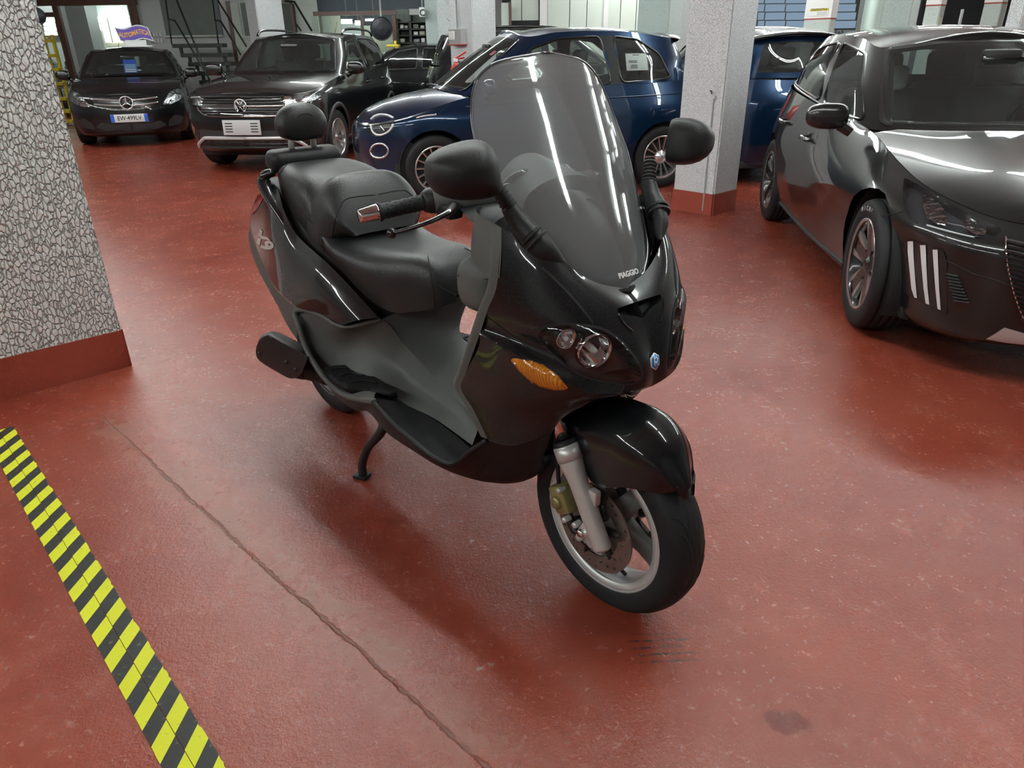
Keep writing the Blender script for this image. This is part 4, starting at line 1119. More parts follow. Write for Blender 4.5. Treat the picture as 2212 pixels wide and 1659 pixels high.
for pts in ([(924, 553), (930, 585), (934, 620), (938, 655), (940, 677)], [(694, 515), (700, 540), (703, 565)], [(600, 380), (625, 352), (655, 342)], [(612, 400), (634, 440), (668, 475), (695, 500)]):
    b_ = seat_seam(pts)
    if len(b_.verts): both('seat_seam', b_, 'seam', (seat_o, seat_o))
both('seat_seam', sweep([GSt[i, 10] + [0, -.0008, .0004] for i in range(0, 8)], .0018, 6, smooth=20), 'seam', (seat_o, seat_o))
# lumbar cushion between the two seats
lr = []
LP = [((-1.005, .120, .790, .80)), (-1.025, .162, .775, .868), (-1.055, .178, .765, .930), (-1.09, .180, .762, .962), (-1.13, .178, .765, .966), (-1.17, .168, .79, .952), (-1.20, .145, .84, .94)]
for x, w, zb, zt in LP:
    r = []
    for k in range(11):
        a = (k / 10) * math.pi / 2; c, s = math.cos(a), math.sin(a)
        r.append((x - (.05 if k < 4 else 0) * (1 - k / 4), -w * c ** 0.55, zb + (zt - zb) * s ** 0.75))
    r[-1] = (x, 0, zt); lr.append(r)
lum = grid_bm(pgrid(lr, 34, 24), (-1.15, 0, .8)); lumbvh = bvh_of(lum)
lum_o = part('lumbar_cushion', mirror_bm(lum), 'leather', label='raised lumbar cushion between rider and passenger')
def lseam(pts, n=30):
    co = []
    for p in catmull(np.array([(a, b, 0) for a, b in pts], float), n)[:, :2]:
        c, m = SV.cast(lumbvh, tuple(p))
        if c is not None: co.append(c + m * 0.0005)
    return sweep(co, .0018, 6) if len(co) > 2 else None
b_ = lseam([(717, 512), (724, 475), (736, 445), (748, 430), (775, 424), (810, 421)])
if b_: both('seat_seam', b_, 'seam', (lum_o, lum_o))
part('lumbar_panel', mirror_bm(grid_bm(pgrid([[(-1.012, 0, .80), (-1.012, -.07, .80), (-1.02, -.118, .80)], [(-1.022, 0, .855), (-1.023, -.07, .853), (-1.032, -.112, .85)], [(-1.050, 0, .905), (-1.052, -.06, .902), (-1.062, -.095, .895)]], 12, 14), (-1.2, 0, .8))), 'leather', lum_o, smooth='all')

# ---------------- tail: side panels, lower panels, tail lamp, grab rails, backrest
PU = [(556, 424, -.10), (592, 398, -.160), (616, 462, -.188), (645, 512, -.196), (719, 580, -.196), (818, 686, -.180)]
PM1 = [(548, 440, -.125), (581, 440, -.19), (606, 495, -.214), (640, 548, -.222), (705, 606, -.222), (800, 688, -.198)]
PM = [(543, 460, -.142), (573, 488, -.205), (600, 545, -.232), (644, 598, -.240), (695, 636, -.240), (772, 692, -.222)]
PL = [(540, 492, -.150), (563, 556, -.198), (594, 619, -.232), (640, 662, -.246), (687, 675, -.246), (738, 703, -.240)]
tailg = pgrid([KR(PU), KR(PM1), KR(PM), KR(PL)], 24, 48); tail = grid_bm(tailg, (-1.2, 0, .7)); tbvh = bvh_of(tail)
TLP = [(541, 462), (547, 438), (556, 424), (570, 419), (566, 430), (556, 446), (546, 464)]
GLs = [[(540, 494, -.149), (563, 557, -.196), (594, 620, -.230), (620, 648, -.24), (641, 664, -.246)], [(537, 512, -.148), (556, 575, -.19), (588, 636, -.222), (618, 675, -.236), (641, 700, -.246)], [(541, 540, -.145), (563, 594, -.178), (594, 650, -.206), (618, 698, -.225), (642, 735, -.242)]]
tp = both('tail_panel', tail, 'gloss', label='glossy black tail side panel')
both('tail_lower', grid_bm(pgrid([KR(r) for r in GLs], 14, 26), (-1.2, 0, .7)), 'greyp', label='charcoal lower tail panel')
capr = []
for i in (0, 8, 16, 23):
    e = tailg[i, 0]; capr.append([e, e + [-.045, -e[1] * .35, 0], [e[0] - .06, 0, e[2]]])
part('tail_cap', mirror_bm(grid_bm(pgrid(capr, 14, 14), (-1.2, 0, .7))), 'gloss', label='black tail end')
tl = sheet2d([tuple(p) for p in closed_curve([(542, 462), (545, 445), (553, 428), (564, 420), (571, 421), (567, 433), (558, 448), (549, 460)], 28)], 5, lambda p: ((lambda c: None if c[0] is None else (c[0] + (c[1] if c[1].dot(SV.view(c[0])) > 0 else -c[1]) * .004, (c[1] if c[1].dot(SV.view(c[0])) > 0 else -c[1])))(SV.cast(tbvh, p))))
if len(tl.faces): both('tail_lamp', thicken(tl, .004), 'redlens', label='red tail lamp corner')
part('tail_lamp_bar', box((-.014, -.075, -.026), (.014, .075, .026), .010, M=Matrix.Translation((-1.828, 0, .785))), 'redlens', label='red tail lamp')
# model mark on the tail panel
t9 = text_bm('X9', 1.0, 0, shear=0.25, bold=0.045)
def on_tail(p):
    c, m = SV.cast(tbvh, p)
    if c is None: return None
    if m.dot(SV.view(c)) < 0: m = -m
    return c + m * .0016
org, ex, ey = np.array((565, 518)), np.array((22, 25)) * 1.25, np.array((17, -16)) * 1.25
bad = []
for v in t9.verts:
    q = org + ex * v.co.x + ey * v.co.y * 1.15; c = on_tail(tuple(q))
    if c is None: bad.append(v)
    else: v.co = c
bmesh.ops.delete(t9, geom=bad, context='VERTS')
both('model_mark', t9, 'silverp', tp)
RA = [K(590, 372, -.150), K(575, 378, -.168), K(570, 392, -.178), K(580, 420, -.186), K(600, 452, -.190), K(622, 488, -.190), K(636, 508, -.190)]
both('grab_rail', sweep(RA, [.018, .023, .024, .022, .021, .018, .012], 14, smooth=36, flat=((0, 0, 1), 0.75)), 'gloss', label='glossy black grab rail')
part('rack_base', box((-.045, -.135, -.035), (.045, .135, .04), .03, 4, Matrix.Translation((-1.535, 0, .965)) @ Matrix.Rotation(math.radians(6), 4, 'Y')), 'blackp', label='black backrest base')
for s in (-1, 1):
    part('backrest_post', sweep([(-1.535, s * .042, .99), (-1.528, s * .042, 1.065)], .0105, 16), 'post', label='pale metal backrest post')
bk = closed_curve([KX(u, v, -1.52)[1:] for u, v in [(600, 272), (604, 248), (618, 231), (640, 222), (662, 221), (684, 228), (700, 244), (708, 265), (706, 286), (695, 297), (670, 301), (645, 304), (622, 300), (608, 292)]], 40)
bc = bk.mean(0); bb = bmesh.new(); rings = []
bk = (bk - bc) * [1, 1] + [0, bc[1]]; bc = np.array([0, bc[1]])
for sc, dx in ((.80, -.032), (.94, -.026), (1.0, -.010), (1.0, .006), (.96, .020), (.86, .030), (.7, .036), (.5, .040), (.25, .042)):
    rings.append([bb.verts.new((-1.52 + dx, bc[0] + (p[0] - bc[0]) * sc, bc[1] + (p[1] - bc[1]) * sc)) for p in bk])
for A, B in zip(rings, rings[1:]):
    for i in range(40): bb.faces.new((A[i], A[(i + 1) % 40], B[(i + 1) % 40], B[i]))
bb.faces.new(rings[-1]); bb.faces.new(rings[0][::-1]); bmesh.ops.recalc_face_normals(bb, faces=bb.faces)
br = part('backrest', bb, 'leather', label='padded black backrest on two posts', smooth='all')
arc = [(-1.478, bc[0] + .058 * math.cos(a), bc[1] - .035 + .068 * math.sin(a)) for a in np.linspace(-.25, math.pi + .25, 20)]
part('backrest_seam', sweep([(x - .010 * (abs(y) / .058) ** 2 - .004 * max(0, (.02 - (z - bc[1])) / .05), y, z) for x, y, z in arc], .0016, 6), 'seam', br)

# ---------------- front wheel, brakes, fork, mudguard
WR, WZ = 0.178, 0.246
WM = frame((0, 0, WZ), (0, 1, 0), (1, 0, 0))       # local z of the lathe = scooter y
TR, TW = 0.250, 0.058
def tyre_prof(R, r0, w):
    return [(r0, -w * .80), (r0 + .012, -w * .93), (r0 + .030, -w), (r0 + .048, -w * .97), (R - .012, -w * .78), (R - .0035, -w * .48), (R, -w * .14), (R, w * .14), (R - .0035, w * .48), (R - .012, w * .78), (r0 + .048, w * .97), (r0 + .030, w), (r0 + .012, w * .93), (r0, w * .80)]
def smooth_prof(p, n): return [tuple(q[:2]) for q in catmull(np.array([(a, b, 0) for a, b in p], float), n)]
tyre = part('front_tyre', lathe(smooth_prof(tyre_prof(TR, WR, TW), 34), 96, WM), 'rubber', label='black front tyre with curved tread grooves', smooth='all')
def tread_groove(bm, pts, wid, R, w):
    """pts: (angle, across -1..1) drawn on the tread as a thin dark groove just proud of the carcass"""
    P = catmull(np.array([(a, b, 0) for a, b in pts], float), 12)[:, :2]; L = []
    prof = np.array(smooth_prof(tyre_prof(R, WR, w), 60)); k0 = 60
    for a, b in P:
        y = b * w * .93; m = prof[15:45]; r = np.interp(y, m[:, 1], m[:, 0]) + .0006
        L.append(Vector((r * math.cos(a), y, WZ + r * math.sin(a))))
    for i in range(len(L) - 1):
        t = (L[i + 1] - L[i]).normalized(); nn = Vector((L[i].x, 0, L[i].z - WZ)).normalized(); s = t.cross(nn).normalized() * wid / 2
        q = [L[i] + s, L[i] - s, L[i + 1] - s, L[i + 1] + s]; bm.faces.new([bm.verts.new(c) for c in q])
gb = bmesh.new()
for k in range(9):
    a = 2 * math.pi * k / 9
    for s in (-1, 1):
        o = a + (0 if s < 0 else 0.3)
        tread_groove(gb, [(o, .06 * s), (o + .16, .10 * s), (o + .34, .24 * s), (o + .46, .16 * s), (o + .62, .08 * s)], .0048, TR, TW)
        tread_groove(gb, [(o + .05, .34 * s), (o + .22, .40 * s), (o + .34, .55 * s), (o + .40, .80 * s)], .0048, TR, TW)
        tread_groove(gb, [(o + .30, .36 * s), (o + .44, .44 * s), (o + .52, .62 * s), (o + .56, .86 * s)], .0040, TR, TW)
        tread_groove(gb, [(o + .16, .55 * s), (o + .22, .7 * s), (o + .25, .9 * s)], .0036, TR, TW)
part('tread_groove', gb, 'groove', tyre)['kind'] = 'stuff'
rimp = [(.178, -.050), (.181, -.052), (.184, -.050), (.184, -.046), (.176, -.043), (.166, -.038), (.160, -.020), (.158, 0), (.160, .020), (.166, .038), (.176, .043), (.184, .046), (.184, .050), (.181, .052), (.178, .050)]
lipm = part('front_rim', lathe(rimp, 80, WM), 'rim', label='silver cast front wheel')
part('rim_lip', lathe([(.160, -.0455), (.1835, -.0510), (.1845, -.0475), (.1600, -.043)], 80, WM, closed=True), 'alu', lipm)
for k in range(5):
    a = 2 * math.pi * k / 5 + 0.32
    sb_ = bmesh.new(); M = WM @ Matrix.Rotation(a, 4, 'Z')
    for sgn in (1,):
        prof = [(.028, .030, .026), (.06, .026, .022), (.10, .023, .016), (.14, .027, .018), (.163, .036, .024)]
        R_ = []
        for r, hw, hd in prof:
            R_.append([sb_.verts.new(M @ Vector((r, y, z))) for y, z in ((-hw, -hd * .6), (-hw * .6, -hd), (hw * .6, -hd), (hw, -hd * .6), (hw, hd * .6), (hw * .6, hd), (-hw * .6, hd), (-hw, hd * .6))])
        for A, B in zip(R_, R_[1:]):
            for i in range(8): sb_.faces.new((A[i], A[(i + 1) % 8], B[(i + 1) % 8], B[i]))
    bmesh.ops.recalc_face_normals(sb_, faces=sb_.faces)
    part('spoke', sb_, 'rimdirty', lipm, smooth=50)
part('hub', lathe([(0, -.055), (.022, -.055), (.034, -.045), (.040, -.02), (.040, .02), (.034, .045), (.022, .055), (0, .055)], 32, WM), 'rimdirty', lipm)
part('valve', sweep([(.155 * math.cos(-1.2), -.01, WZ + .155 * math.sin(-1.2)), (.128 * math.cos(-1.2), -.026, WZ + .128 * math.sin(-1.2))], .005, 10), 'black' if False else 'oily', lipm)
# ventless discs with drilled holes, cut from a flat ring
def disc_bm(ro, ri, th, y0):
    pts = [Vector((ro * math.cos(t), ro * math.sin(t))) for t in np.linspace(0, 2 * math.pi, 72, endpoint=False)]
    n0 = len(pts); ed = [(i, (i + 1) % n0) for i in range(n0)]; holes = []
    def loop(c, r, n):
        b = len(pts)
        for t in np.linspace(0, 2 * math.pi, n, endpoint=False): pts.append(Vector((c[0] + r * math.cos(t), c[1] + r * math.sin(t))))
        ed.extend((b + i, b + (i + 1) % n) for i in range(n)); holes.append((c, r))
    loop((0, 0), ri, 48)
    for k in range(30):
        a = 2 * math.pi * k / 30; r = ri + (ro - ri) * (0.30, 0.52, 0.74)[k % 3]; loop((r * math.cos(a), r * math.sin(a)), .0042, 8)
    vs, es, fs, *_ = delaunay_2d_cdt(pts, ed, [], 0, 1e-7)
    bm = bmesh.new(); T = [bm.verts.new((p[0], y0 - th / 2, WZ + p[1])) for p in vs]; B = [bm.verts.new((p[0], y0 + th / 2, WZ + p[1])) for p in vs]
    for f in fs:
        c = sum((Vector(vs[i]) for i in f), Vector((0, 0))) / 3
        if c.length > ro or any((c - Vector(h)).length < r * 0.97 for h, r in holes): continue
        bm.faces.new([T[i] for i in f]); bm.faces.new([B[i] for i in reversed(f)])
    for e in [e for e in bm.edges if len(e.link_faces) == 1 and e.verts[0] in set(T)]:
        pass
    st = {t: b for t, b in zip(T, B)}
    for e in [e for e in list(bm.edges) if len(e.link_faces) == 1 and e.verts[0] in st and e.verts[1] in st]:
        bm.faces.new((e.verts[0], e.verts[1], st[e.verts[1]], st[e.verts[0]]))
    bmesh.ops.delete(bm, geom=[v for v in bm.verts if not v.link_faces], context='VERTS')
    bmesh.ops.recalc_face_normals(bm, faces=bm.faces)
    return bm
db = disc_bm(.120, .078, .0045, -.072)
discs = both('brake_disc', db, 'disc', label='drilled brake disc')
for k in range(6):
    a = 2 * math.pi * k / 6
    both('disc_carrier', sweep([(.035 * math.cos(a), -.060, WZ + .035 * math.sin(a)), (.085 * math.cos(a + .25), -.071, WZ + .085 * math.sin(a + .25))], [.012, .008], 8), 'oily', discs)
# fork legs: bottom, slider, chrome tube
f0, f1, f2 = np.array(K(1300, 1180, -.105)), np.array(K(1222, 962, -.108)), np.array(K(1212, 880, -.108))
ax = (f1 - f0) / np.linalg.norm(f1 - f0); ln = np.linalg.norm(f1 - f0)
FMx = frame(f0, ax)
fk = both('fork_slider', lathe([(0, -.010), (.018, -.010), (.0225, -.004), (.0230, .0), (.0235, ln * .62), (.0250, ln * .72), (.0300, ln * .84), (.0305, ln), (.026, ln + .004), (0, ln + .004)], 32, FMx), 'alu', label='silver fork slider')
both('fork_tube', sweep([f1 + ax * .0, f1 + ax * .18], .0185, 24), 'chrome', fk, label='chrome fork tube')
both('dust_seal', lathe([(.029, ln + .002), (.029, ln + .010), (.022, ln + .014), (.019, ln + .014)], 28, FMx), 'rubber', fk)
both('fork_collar', lathe([(.031, ln * .86), (.0315, ln * .86), (.0315, ln * .995), (.0305, ln * .995)], 28, FMx), 'white' if False else 'alu', fk)
both('axle_clamp', box((-.030, -.018, -.030), (.030, .018, .026), .008, 2, Matrix.Translation((.005, -.085, WZ - .005)) @ Matrix.Rotation(.5, 4, 'Y')), 'alu', fk)
both('axle', sweep([(0, -.112, WZ), (0, 0, WZ)], .010, 16), 'alu', fk)
both('axle_nut', lathe([(0, .008), (.010, .008), (.0115, 0)], 6, frame((-.006, -.112, WZ + .0), (0, -1, 0))), 'chrome', fk)
both('mudguard_bracket', box((-.012, -.008, -.02), (.014, .012, .02), .004, M=Matrix.Translation(tuple(f0 + ax * ln * .52 + np.array([.026, .008, 0])))), 'alu', fk)
# calipers behind the legs
cc = np.array(K(1222, 1072, -.092))
cal = both('brake_caliper', box((-.030, -.026, -.040), (.024, .026, .036), .010, 2, Matrix.Translation(tuple(cc)) @ Matrix.Rotation(math.radians(-28), 4, 'Y')), 'gold', label='dull gold brake caliper')
both('caliper_piston', lathe([(0, .010), (.014, .010), (.0165, .006), (.0165, 0)], 20, frame(cc + [-.004, -.026, -.008], (0, -1, 0))), 'gold', cal)
for dz in (-.045, .030):
    both('caliper_bolt', lathe([(0, .012), (.0065, .012), (.008, .008), (.008, -.01)], 12, frame(cc + [.012 + .3 * dz * -1, -.020, dz], (0, -1, 0))), 'alu', cal)
both('caliper_bracket', sweep([cc + [0.01, .0, -.05], cc + [.04, .0, -.085], (0.02, -.085, WZ)], [.012, .011, .014], 10, smooth=8), 'oily', cal)
both('caliper_bolt', lathe([(0, .012), (.007, .012), (.0085, .008), (.0085, -.01)], 12, frame(np.array(K(1246, 1132, -.10)), (0, -1, 0))), 'alu', cal)
both('caliper_bolt', lathe([(0, .012), (.009, .012), (.0105, .008), (.0105, -.01)], 12, frame(np.array(K(1256, 1158, -.105)), (0, -1, 0))), 'alu', cal)
both('brake_hose', sweep([cc + [-.02, -.005, .03], K(1206, 1030, -.1), K(1204, 990, -.105), K(1200, 950, -.10), (-.11, -.09, .60)], .0055, 10, smooth=28), 'rubber', label='black brake hose')
part('steering_yoke', box((-.04, -.13, -.02), (.05, .13, .02), .012, M=Matrix.Translation((-.115, 0, .60)) @ Matrix.Rotation(-.42, 4, 'Y')), 'oily')
part('inner_fender', sweep([(-.26, 0, .34), (-.22, 0, .50), (-.14, 0, .61), (-.02, 0, .66), (.05, 0, .66)], [.08, .10, .12, .12, .08], 14, smooth=16, flat=((1, 0, 1), 0.25)), 'oily', label='black inner wheel arch')
# mudguard
MGC = [(-.245, 0, .345), (-.225, 0, .43), (-.16, 0, .51), (-.06, 0, .555), (.03, 0, .572), (.105, 0, .568), (.160, 0, .532), (.196, 0, .47), (.211, 0, .437)]
MGS = [(-.228, -.058, .335), (-.200, -.078, .375), (-.145, -.085, .405), (-.065, -.088, .418), K(1288, 1049, -.087), K(1345, 1053, -.086), K(1398, 1062, -.066), K(1440, 1069, -.038), K(1468, 1062, -.018)]
rowsm = []
for c, s in zip(MGC, MGS):
    c = np.array(c); s = np.array(s); w = s[1]
    rowsm.append([c, (c[0], w * .42, c[2] - .006), (c[0] * .93 + s[0] * .07, w * .80, c[2] - .030 - .02 * (c[2] - s[2])), (c[0] * .65 + s[0] * .35, w * 1.0, c[2] * .62 + s[2] * .38), (c[0] * .3 + s[0] * .7, w * 1.04, c[2] * .28 + s[2] * .72), s])
mg = grid_bm(pgrid(rowsm, 44, 26), (0, 0, .25))
part('front_mudguard', thicken(mirror_bm(mg), .003), 'gloss', label='glossy black front mudguard', smooth=40)

# ---------------- rear wheel, engine, exhaust, centre stand
RWX, RWZ, RR = -1.46, .262, .262
RM = frame((RWX, 0, RWZ), (0, 1, 0), (1, 0, 0))
part('rear_tyre', lathe(smooth_prof(tyre_prof(RR, .178, .068), 30), 64, RM), 'rubber', label='rear tyre', smooth='all')
rrim = part('rear_rim', lathe([(a, b * 1.2) for a, b in rimp], 48, RM), 'rimdirty')
for k in range(5):
    a = 2 * math.pi * k / 5
    part('spoke', sweep([RM @ Vector((.03 * math.cos(a), .03 * math.sin(a), 0)), RM @ Vector((.165 * math.cos(a), .165 * math.sin(a), 0))], [.03, .024], 8, flat=((0, 1, 0), .7)), 'rimdirty', rrim)
part('engine_case', box((-1.5, .10, .22), (-.95, .20, .38), .04, 3), 'oily', label='engine and transmission case')
part('engine_block', box((-1.2, -.12, .24), (-.85, .12, .44), .04, 3), 'oily')
m0, m1 = np.array(K(588, 748, -.250)), np.array(K(648, 782, -.245))
dm = (m1 - m0) / np.linalg.norm(m1 - m0); lm = np.linalg.norm(m1 - m0)
mu = part('exhaust_muffler', sweep([m0, m0 + dm * .012, m0 + dm * lm, m1 + dm * .05 + [0, .02, -.01], m1 + dm * .12 + [0, .05, -.035]], [.046, .058, .058, .050, .035], 28, smooth=30), 'oily', label='black exhaust muffler')
part('exhaust_pipe', sweep([m1 + dm * .10 + [0, .045, -.03], m1 + dm * .22 + [0, .10, -.07], (-.8, -.10, .22)], .022, 12, smooth=14), 'oily', mu)
SHP = closed_curve(px([(118, 500), (130, 430), (170, 370), (215, 345), (260, 365), (330, 405), (372, 445), (385, 500), (410, 580), (430, 660), (425, 700), (390, 728), (340, 728), (270, 690), (190, 640), (130, 590)], (520, 600), 3.3515), 40)
Mm = frame(m0, dm)
def shmap(p):
    c = np.array(K(p[0], p[1], m0[1] - .066)); q = c - m0; s = q @ dm; perp = q - dm * s; h = np.array([0, 0, 1.0]) - dm * dm[2]; h /= np.linalg.norm(h)
    e = np.cross(h, dm); e = e if e[1] < 0 else -e
    t = max(-1, min(1, (perp @ h) / .074)); co = m0 + dm * s + h * .074 * t + e * (.068 * math.sqrt(max(0, 1 - .72 * t * t)) + .004)
    return Vector(co), Vector(e)
sh = sheet2d([tuple(p) for p in SHP], 10, shmap)
for v in sh.verts: pass
hs = part('heat_shield', thicken(sh, .004), 'blackp', mu, label='black heat shield with four bolts', smooth=40)
for u, v in ((571, 732), (563, 762), (616, 783), (636, 799)):
    c, m = shmap((u, v)); part('shield_bolt', lathe([(0, .004), (.006, .004), (.0075, 0)], 14, frame(c + m * .002, m)), 'oily', hs)
foot = gnd(785, 1032) - S_O; fx, fy = foot @ S_X, foot @ S_Y
stand = [(-.97, fy * .55, .30), (fx + .075, fy * .82, .20), K(828, 918, fy + .03), K(796, 965, fy + .01), K(783, 1000, fy), (fx, fy, .012)]
cs = both('centre_stand', sweep([stand[0], stand[2], stand[3], stand[4], stand[5]], [.016, .0155, .0145, .0145, .015], 14, smooth=26), 'oily', label='dark steel centre stand leg')
both('stand_foot', box((-.030, -.020, 0), (.020, .020, .014), .004, M=Matrix.Translation((fx, fy, 0.0)) @ Matrix.Rotation(.5, 4, 'Z')), 'oily', cs)
# ------------------------------------------------------------------ CARS (local frame: x forward, y left, origin under the front axle)
MC = {}
def paint(name, col, metal=0.3, rough=0.3, spec=0.15): return pmat(name, col, rough, metal=metal, spec=spec, coat=1.0, coat_rough=0.012, bump=0.004, bscale=6, var=0.08, vscale=3)
MC['black'] = paint('black_car_paint', (0.005, 0.006, 0.007), 0.0)
MC['grey'] = paint('black_pearl_car_paint', (0.010, 0.011, 0.011), 0.0)
MC['blue'] = paint('deep_blue_green_car_paint', (0.004, 0.021, 0.058), 0.55, 0.28)
MC['clad'] = pmat('grained_black_cladding', (0.020, 0.021, 0.022), 0.55, bump=0.08, bscale=300)
MC['tyre'] = pmat('car_tyre_rubber', (0.012, 0.012, 0.013), 0.65, spec=0.3, bump=0.06, bscale=120, var=0.2)
MC['alloy'] = pmat('silver_alloy', (0.62, 0.63, 0.63), 0.25, metal=0.85, var=0.06)
MC['alloyblack'] = pmat('gloss_black_alloy', (0.010, 0.010, 0.011), 0.25, coat=0.6, var=0.1)
MC['chrome'] = MS['chrome']
MC['glassc'] = glass('car_glass', (0.86, 0.91, 0.88), 0.9, 0.0, 0.06)  # pale haze paints in part of the reflections
MC['glassd'] = glass('privacy_glass', (0.30, 0.35, 0.34), 0.85, 0.0, 0.02)
MC['trim'] = pmat('black_gloss_trim', (0.010, 0.010, 0.010), 0.25, coat=0.3, var=0.1)
MC['in_dark'] = pmat('dark_cabin_trim', (0.022, 0.023, 0.024), 0.65, bump=0.05, bscale=200)
MC['in_pale'] = pmat('pale_headliner', (0.50, 0.54, 0.51), 0.8, bump=0.05, bscale=300)
MC['seat'] = pmat('dark_car_seat_cloth', (0.028, 0.029, 0.031), 0.8, bump=0.1, bscale=250)
MC['film'] = pmat('crumpled_clear_film', (0.55, 0.60, 0.58), 0.12, bump=0.8, bscale=25, spec=0.8)
MC['crystal'] = pmat('headlamp_reflector', (0.92, 0.94, 0.94), 0.13, metal=1.0, bump=0.9, bscale=26, detail=2)
MC['lampdark'] = MS['lampdark']; MC['lens'] = MS['lens']
MC['drl'] = pmat('white_light_guide', (0.72, 0.72, 0.74), 0.3, spec=0.5, var=0.03)
MC['under'] = MT['dark']
MC['plate'] = pmat('white_number_plate', (0.78, 0.80, 0.80), 0.35, var=0.03)
MC['plateblue'] = pmat('blue_plate_band', (0.02, 0.10, 0.60), 0.35, var=0.03)
MC['ink'] = pmat('black_plate_ink', (0.01, 0.01, 0.012), 0.5, var=0.1)
MC['greyplate'] = pmat('grey_plate_holder', (0.52, 0.53, 0.54), 0.45, bump=0.03)
MC['skid'] = pmat('silver_skid_plate', (0.60, 0.60, 0.61), 0.35, metal=0.4, var=0.05)
MC['red'] = MS['redlens']

class Car:
    def __init__(s, name, label, x, y, hdg, group=None):
        s.M = Matrix.Translation((x, y, 0)) @ Matrix.Rotation(math.radians(hdg), 4, 'Z')
        s.root = thing(name, label, 'car', (x, y, 0), math.radians(hdg), group)
        s.V = PxView(s.M); s.VR = PxView(s.M @ Matrix.Diagonal((1, -1, 1, 1)))
    def part(s, name, bm, mat, parent=None, label=None, smooth=40):
        return obj(name, bm, MC[mat] if isinstance(mat, str) else mat, parent or s.root, label, smooth)
    def both(s, name, bm, mat, parents=None, label=None, smooth=40):
        b = mirrored(bm); p = parents or (s.root, s.root)
        return s.part(name, bm, mat, p[0], label, smooth), s.part(name, b, mat, p[1], label, smooth)
def inset(O, f, sd, r):
    P = np.array(O, float); E = np.vstack([[P[0, 0], -P[1, 1]], P, [P[-1, 0], -P[-2, 1]]])
    T = E[2:] - E[:-2]; N = np.stack([T[:, 1], -T[:, 0]], 1); N /= np.linalg.norm(N, axis=1)[:, None]
    c = P.mean(0); N *= np.where(((P - [c[0], 0]) * N).sum(1) < 0, -1, 1)[:, None]
    d = np.where(N[:, 0] > 0, f, r) * N[:, 0] ** 2 + sd * N[:, 1] ** 2
    Q = P - N * d[:, None]; Q[0, 1] = Q[-1, 1] = 0; return Q
def car_shell(c, S):
    """lower body, hood, greenhouse, roof as half sheets (y >= 0)"""
    O = S['outline']; rows = []
    for z, f, sd, r in S['levels']:
        Q = inset(O, f, sd, r)
        zz = np.interp(-Q[:, 0], [-p[0] for p in z], [p[1] for p in z]) if isinstance(z, list) else np.full(len(Q), z)
        rows.append(np.column_stack([Q, zz]))
    top = np.array(S['top'], float); rows.append(top)
    n = S.get('n', 8) * (len(O) - 1) + 1
    c.low = grid_bm(pgrid([list(map(tuple, r)) for r in rows], 34, n), (-1.2, 0, .5))
    tc = catmull(top, n)
    # hood: from the front lip back under the windscreen
    xa = S['hood_end']; sel = tc[tc[:, 0] >= xa - 0.05]; sel = sel[:max(4, np.argmax(sel[:, 0] < xa + 1e-9) or len(sel))]
    G = []
    hc = S['hood_z']
    for p in sel:
        zc = np.interp(-p[0], [-q[0] for q in hc], [q[1] for q in hc]); r = []
        for k in np.linspace(0, 1, 13):
            r.append((p[0] + (1 - k * k) * 0.0, p[1] * k, zc + (p[2] - zc) * k ** S.get('hood_pow', 2.6)))
        G.append(r)
    c.hood = grid_bm(np.array(G), (-.2, 0, 0))
    gb, gt = np.array(S['gbase'], float), np.array(S['gtop'], float); gm = (gb + gt) / 2
    out = gm - [-1.5, 0, gm[0, 2]]; b = S.get('bulge', .03)
    d = np.column_stack([np.where(np.arange(len(gm)) < 2, 1, np.where(np.arange(len(gm)) > len(gm) - 3, -1, 0)) * b * .7, np.where((np.arange(len(gm)) >= 2) & (np.arange(len(gm)) <= len(gm) - 3), b, 0), np.zeros(len(gm))])
    m = 10 * (len(gb) - 1) + 1
    c.gh = grid_bm(pgrid([list(map(tuple, r)) for r in (gb, gm + d, gt)], 18, m), (-1.6, 0, 1.1))
    tt = catmull(gt, m); cr = S.get('crown', .05); G = []
    for p in tt:
        G.append([(p[0], p[1] * k, p[2] + cr * (1 - k * k) * min(1, p[1] / .35) ** 1.0) for k in np.linspace(0, 1, 11)])
    c.roof = grid_bm(np.array(G), (-1.6, 0, 0.5))
    c.bvl = bvh_of(c.low); c.bvg = bvh_of(c.gh); c.bvr = bvh_of(c.roof); c.bvh = bvh_of(c.hood)
AY = AxView(1, 1); AXF = AxView(0, 1); AXR = AxView(0, -1)
def circ(x, z, r, n=28): return [(x + r * math.cos(a), z + r * math.sin(a)) for a in np.linspace(0, 2 * math.pi, n, endpoint=False)]
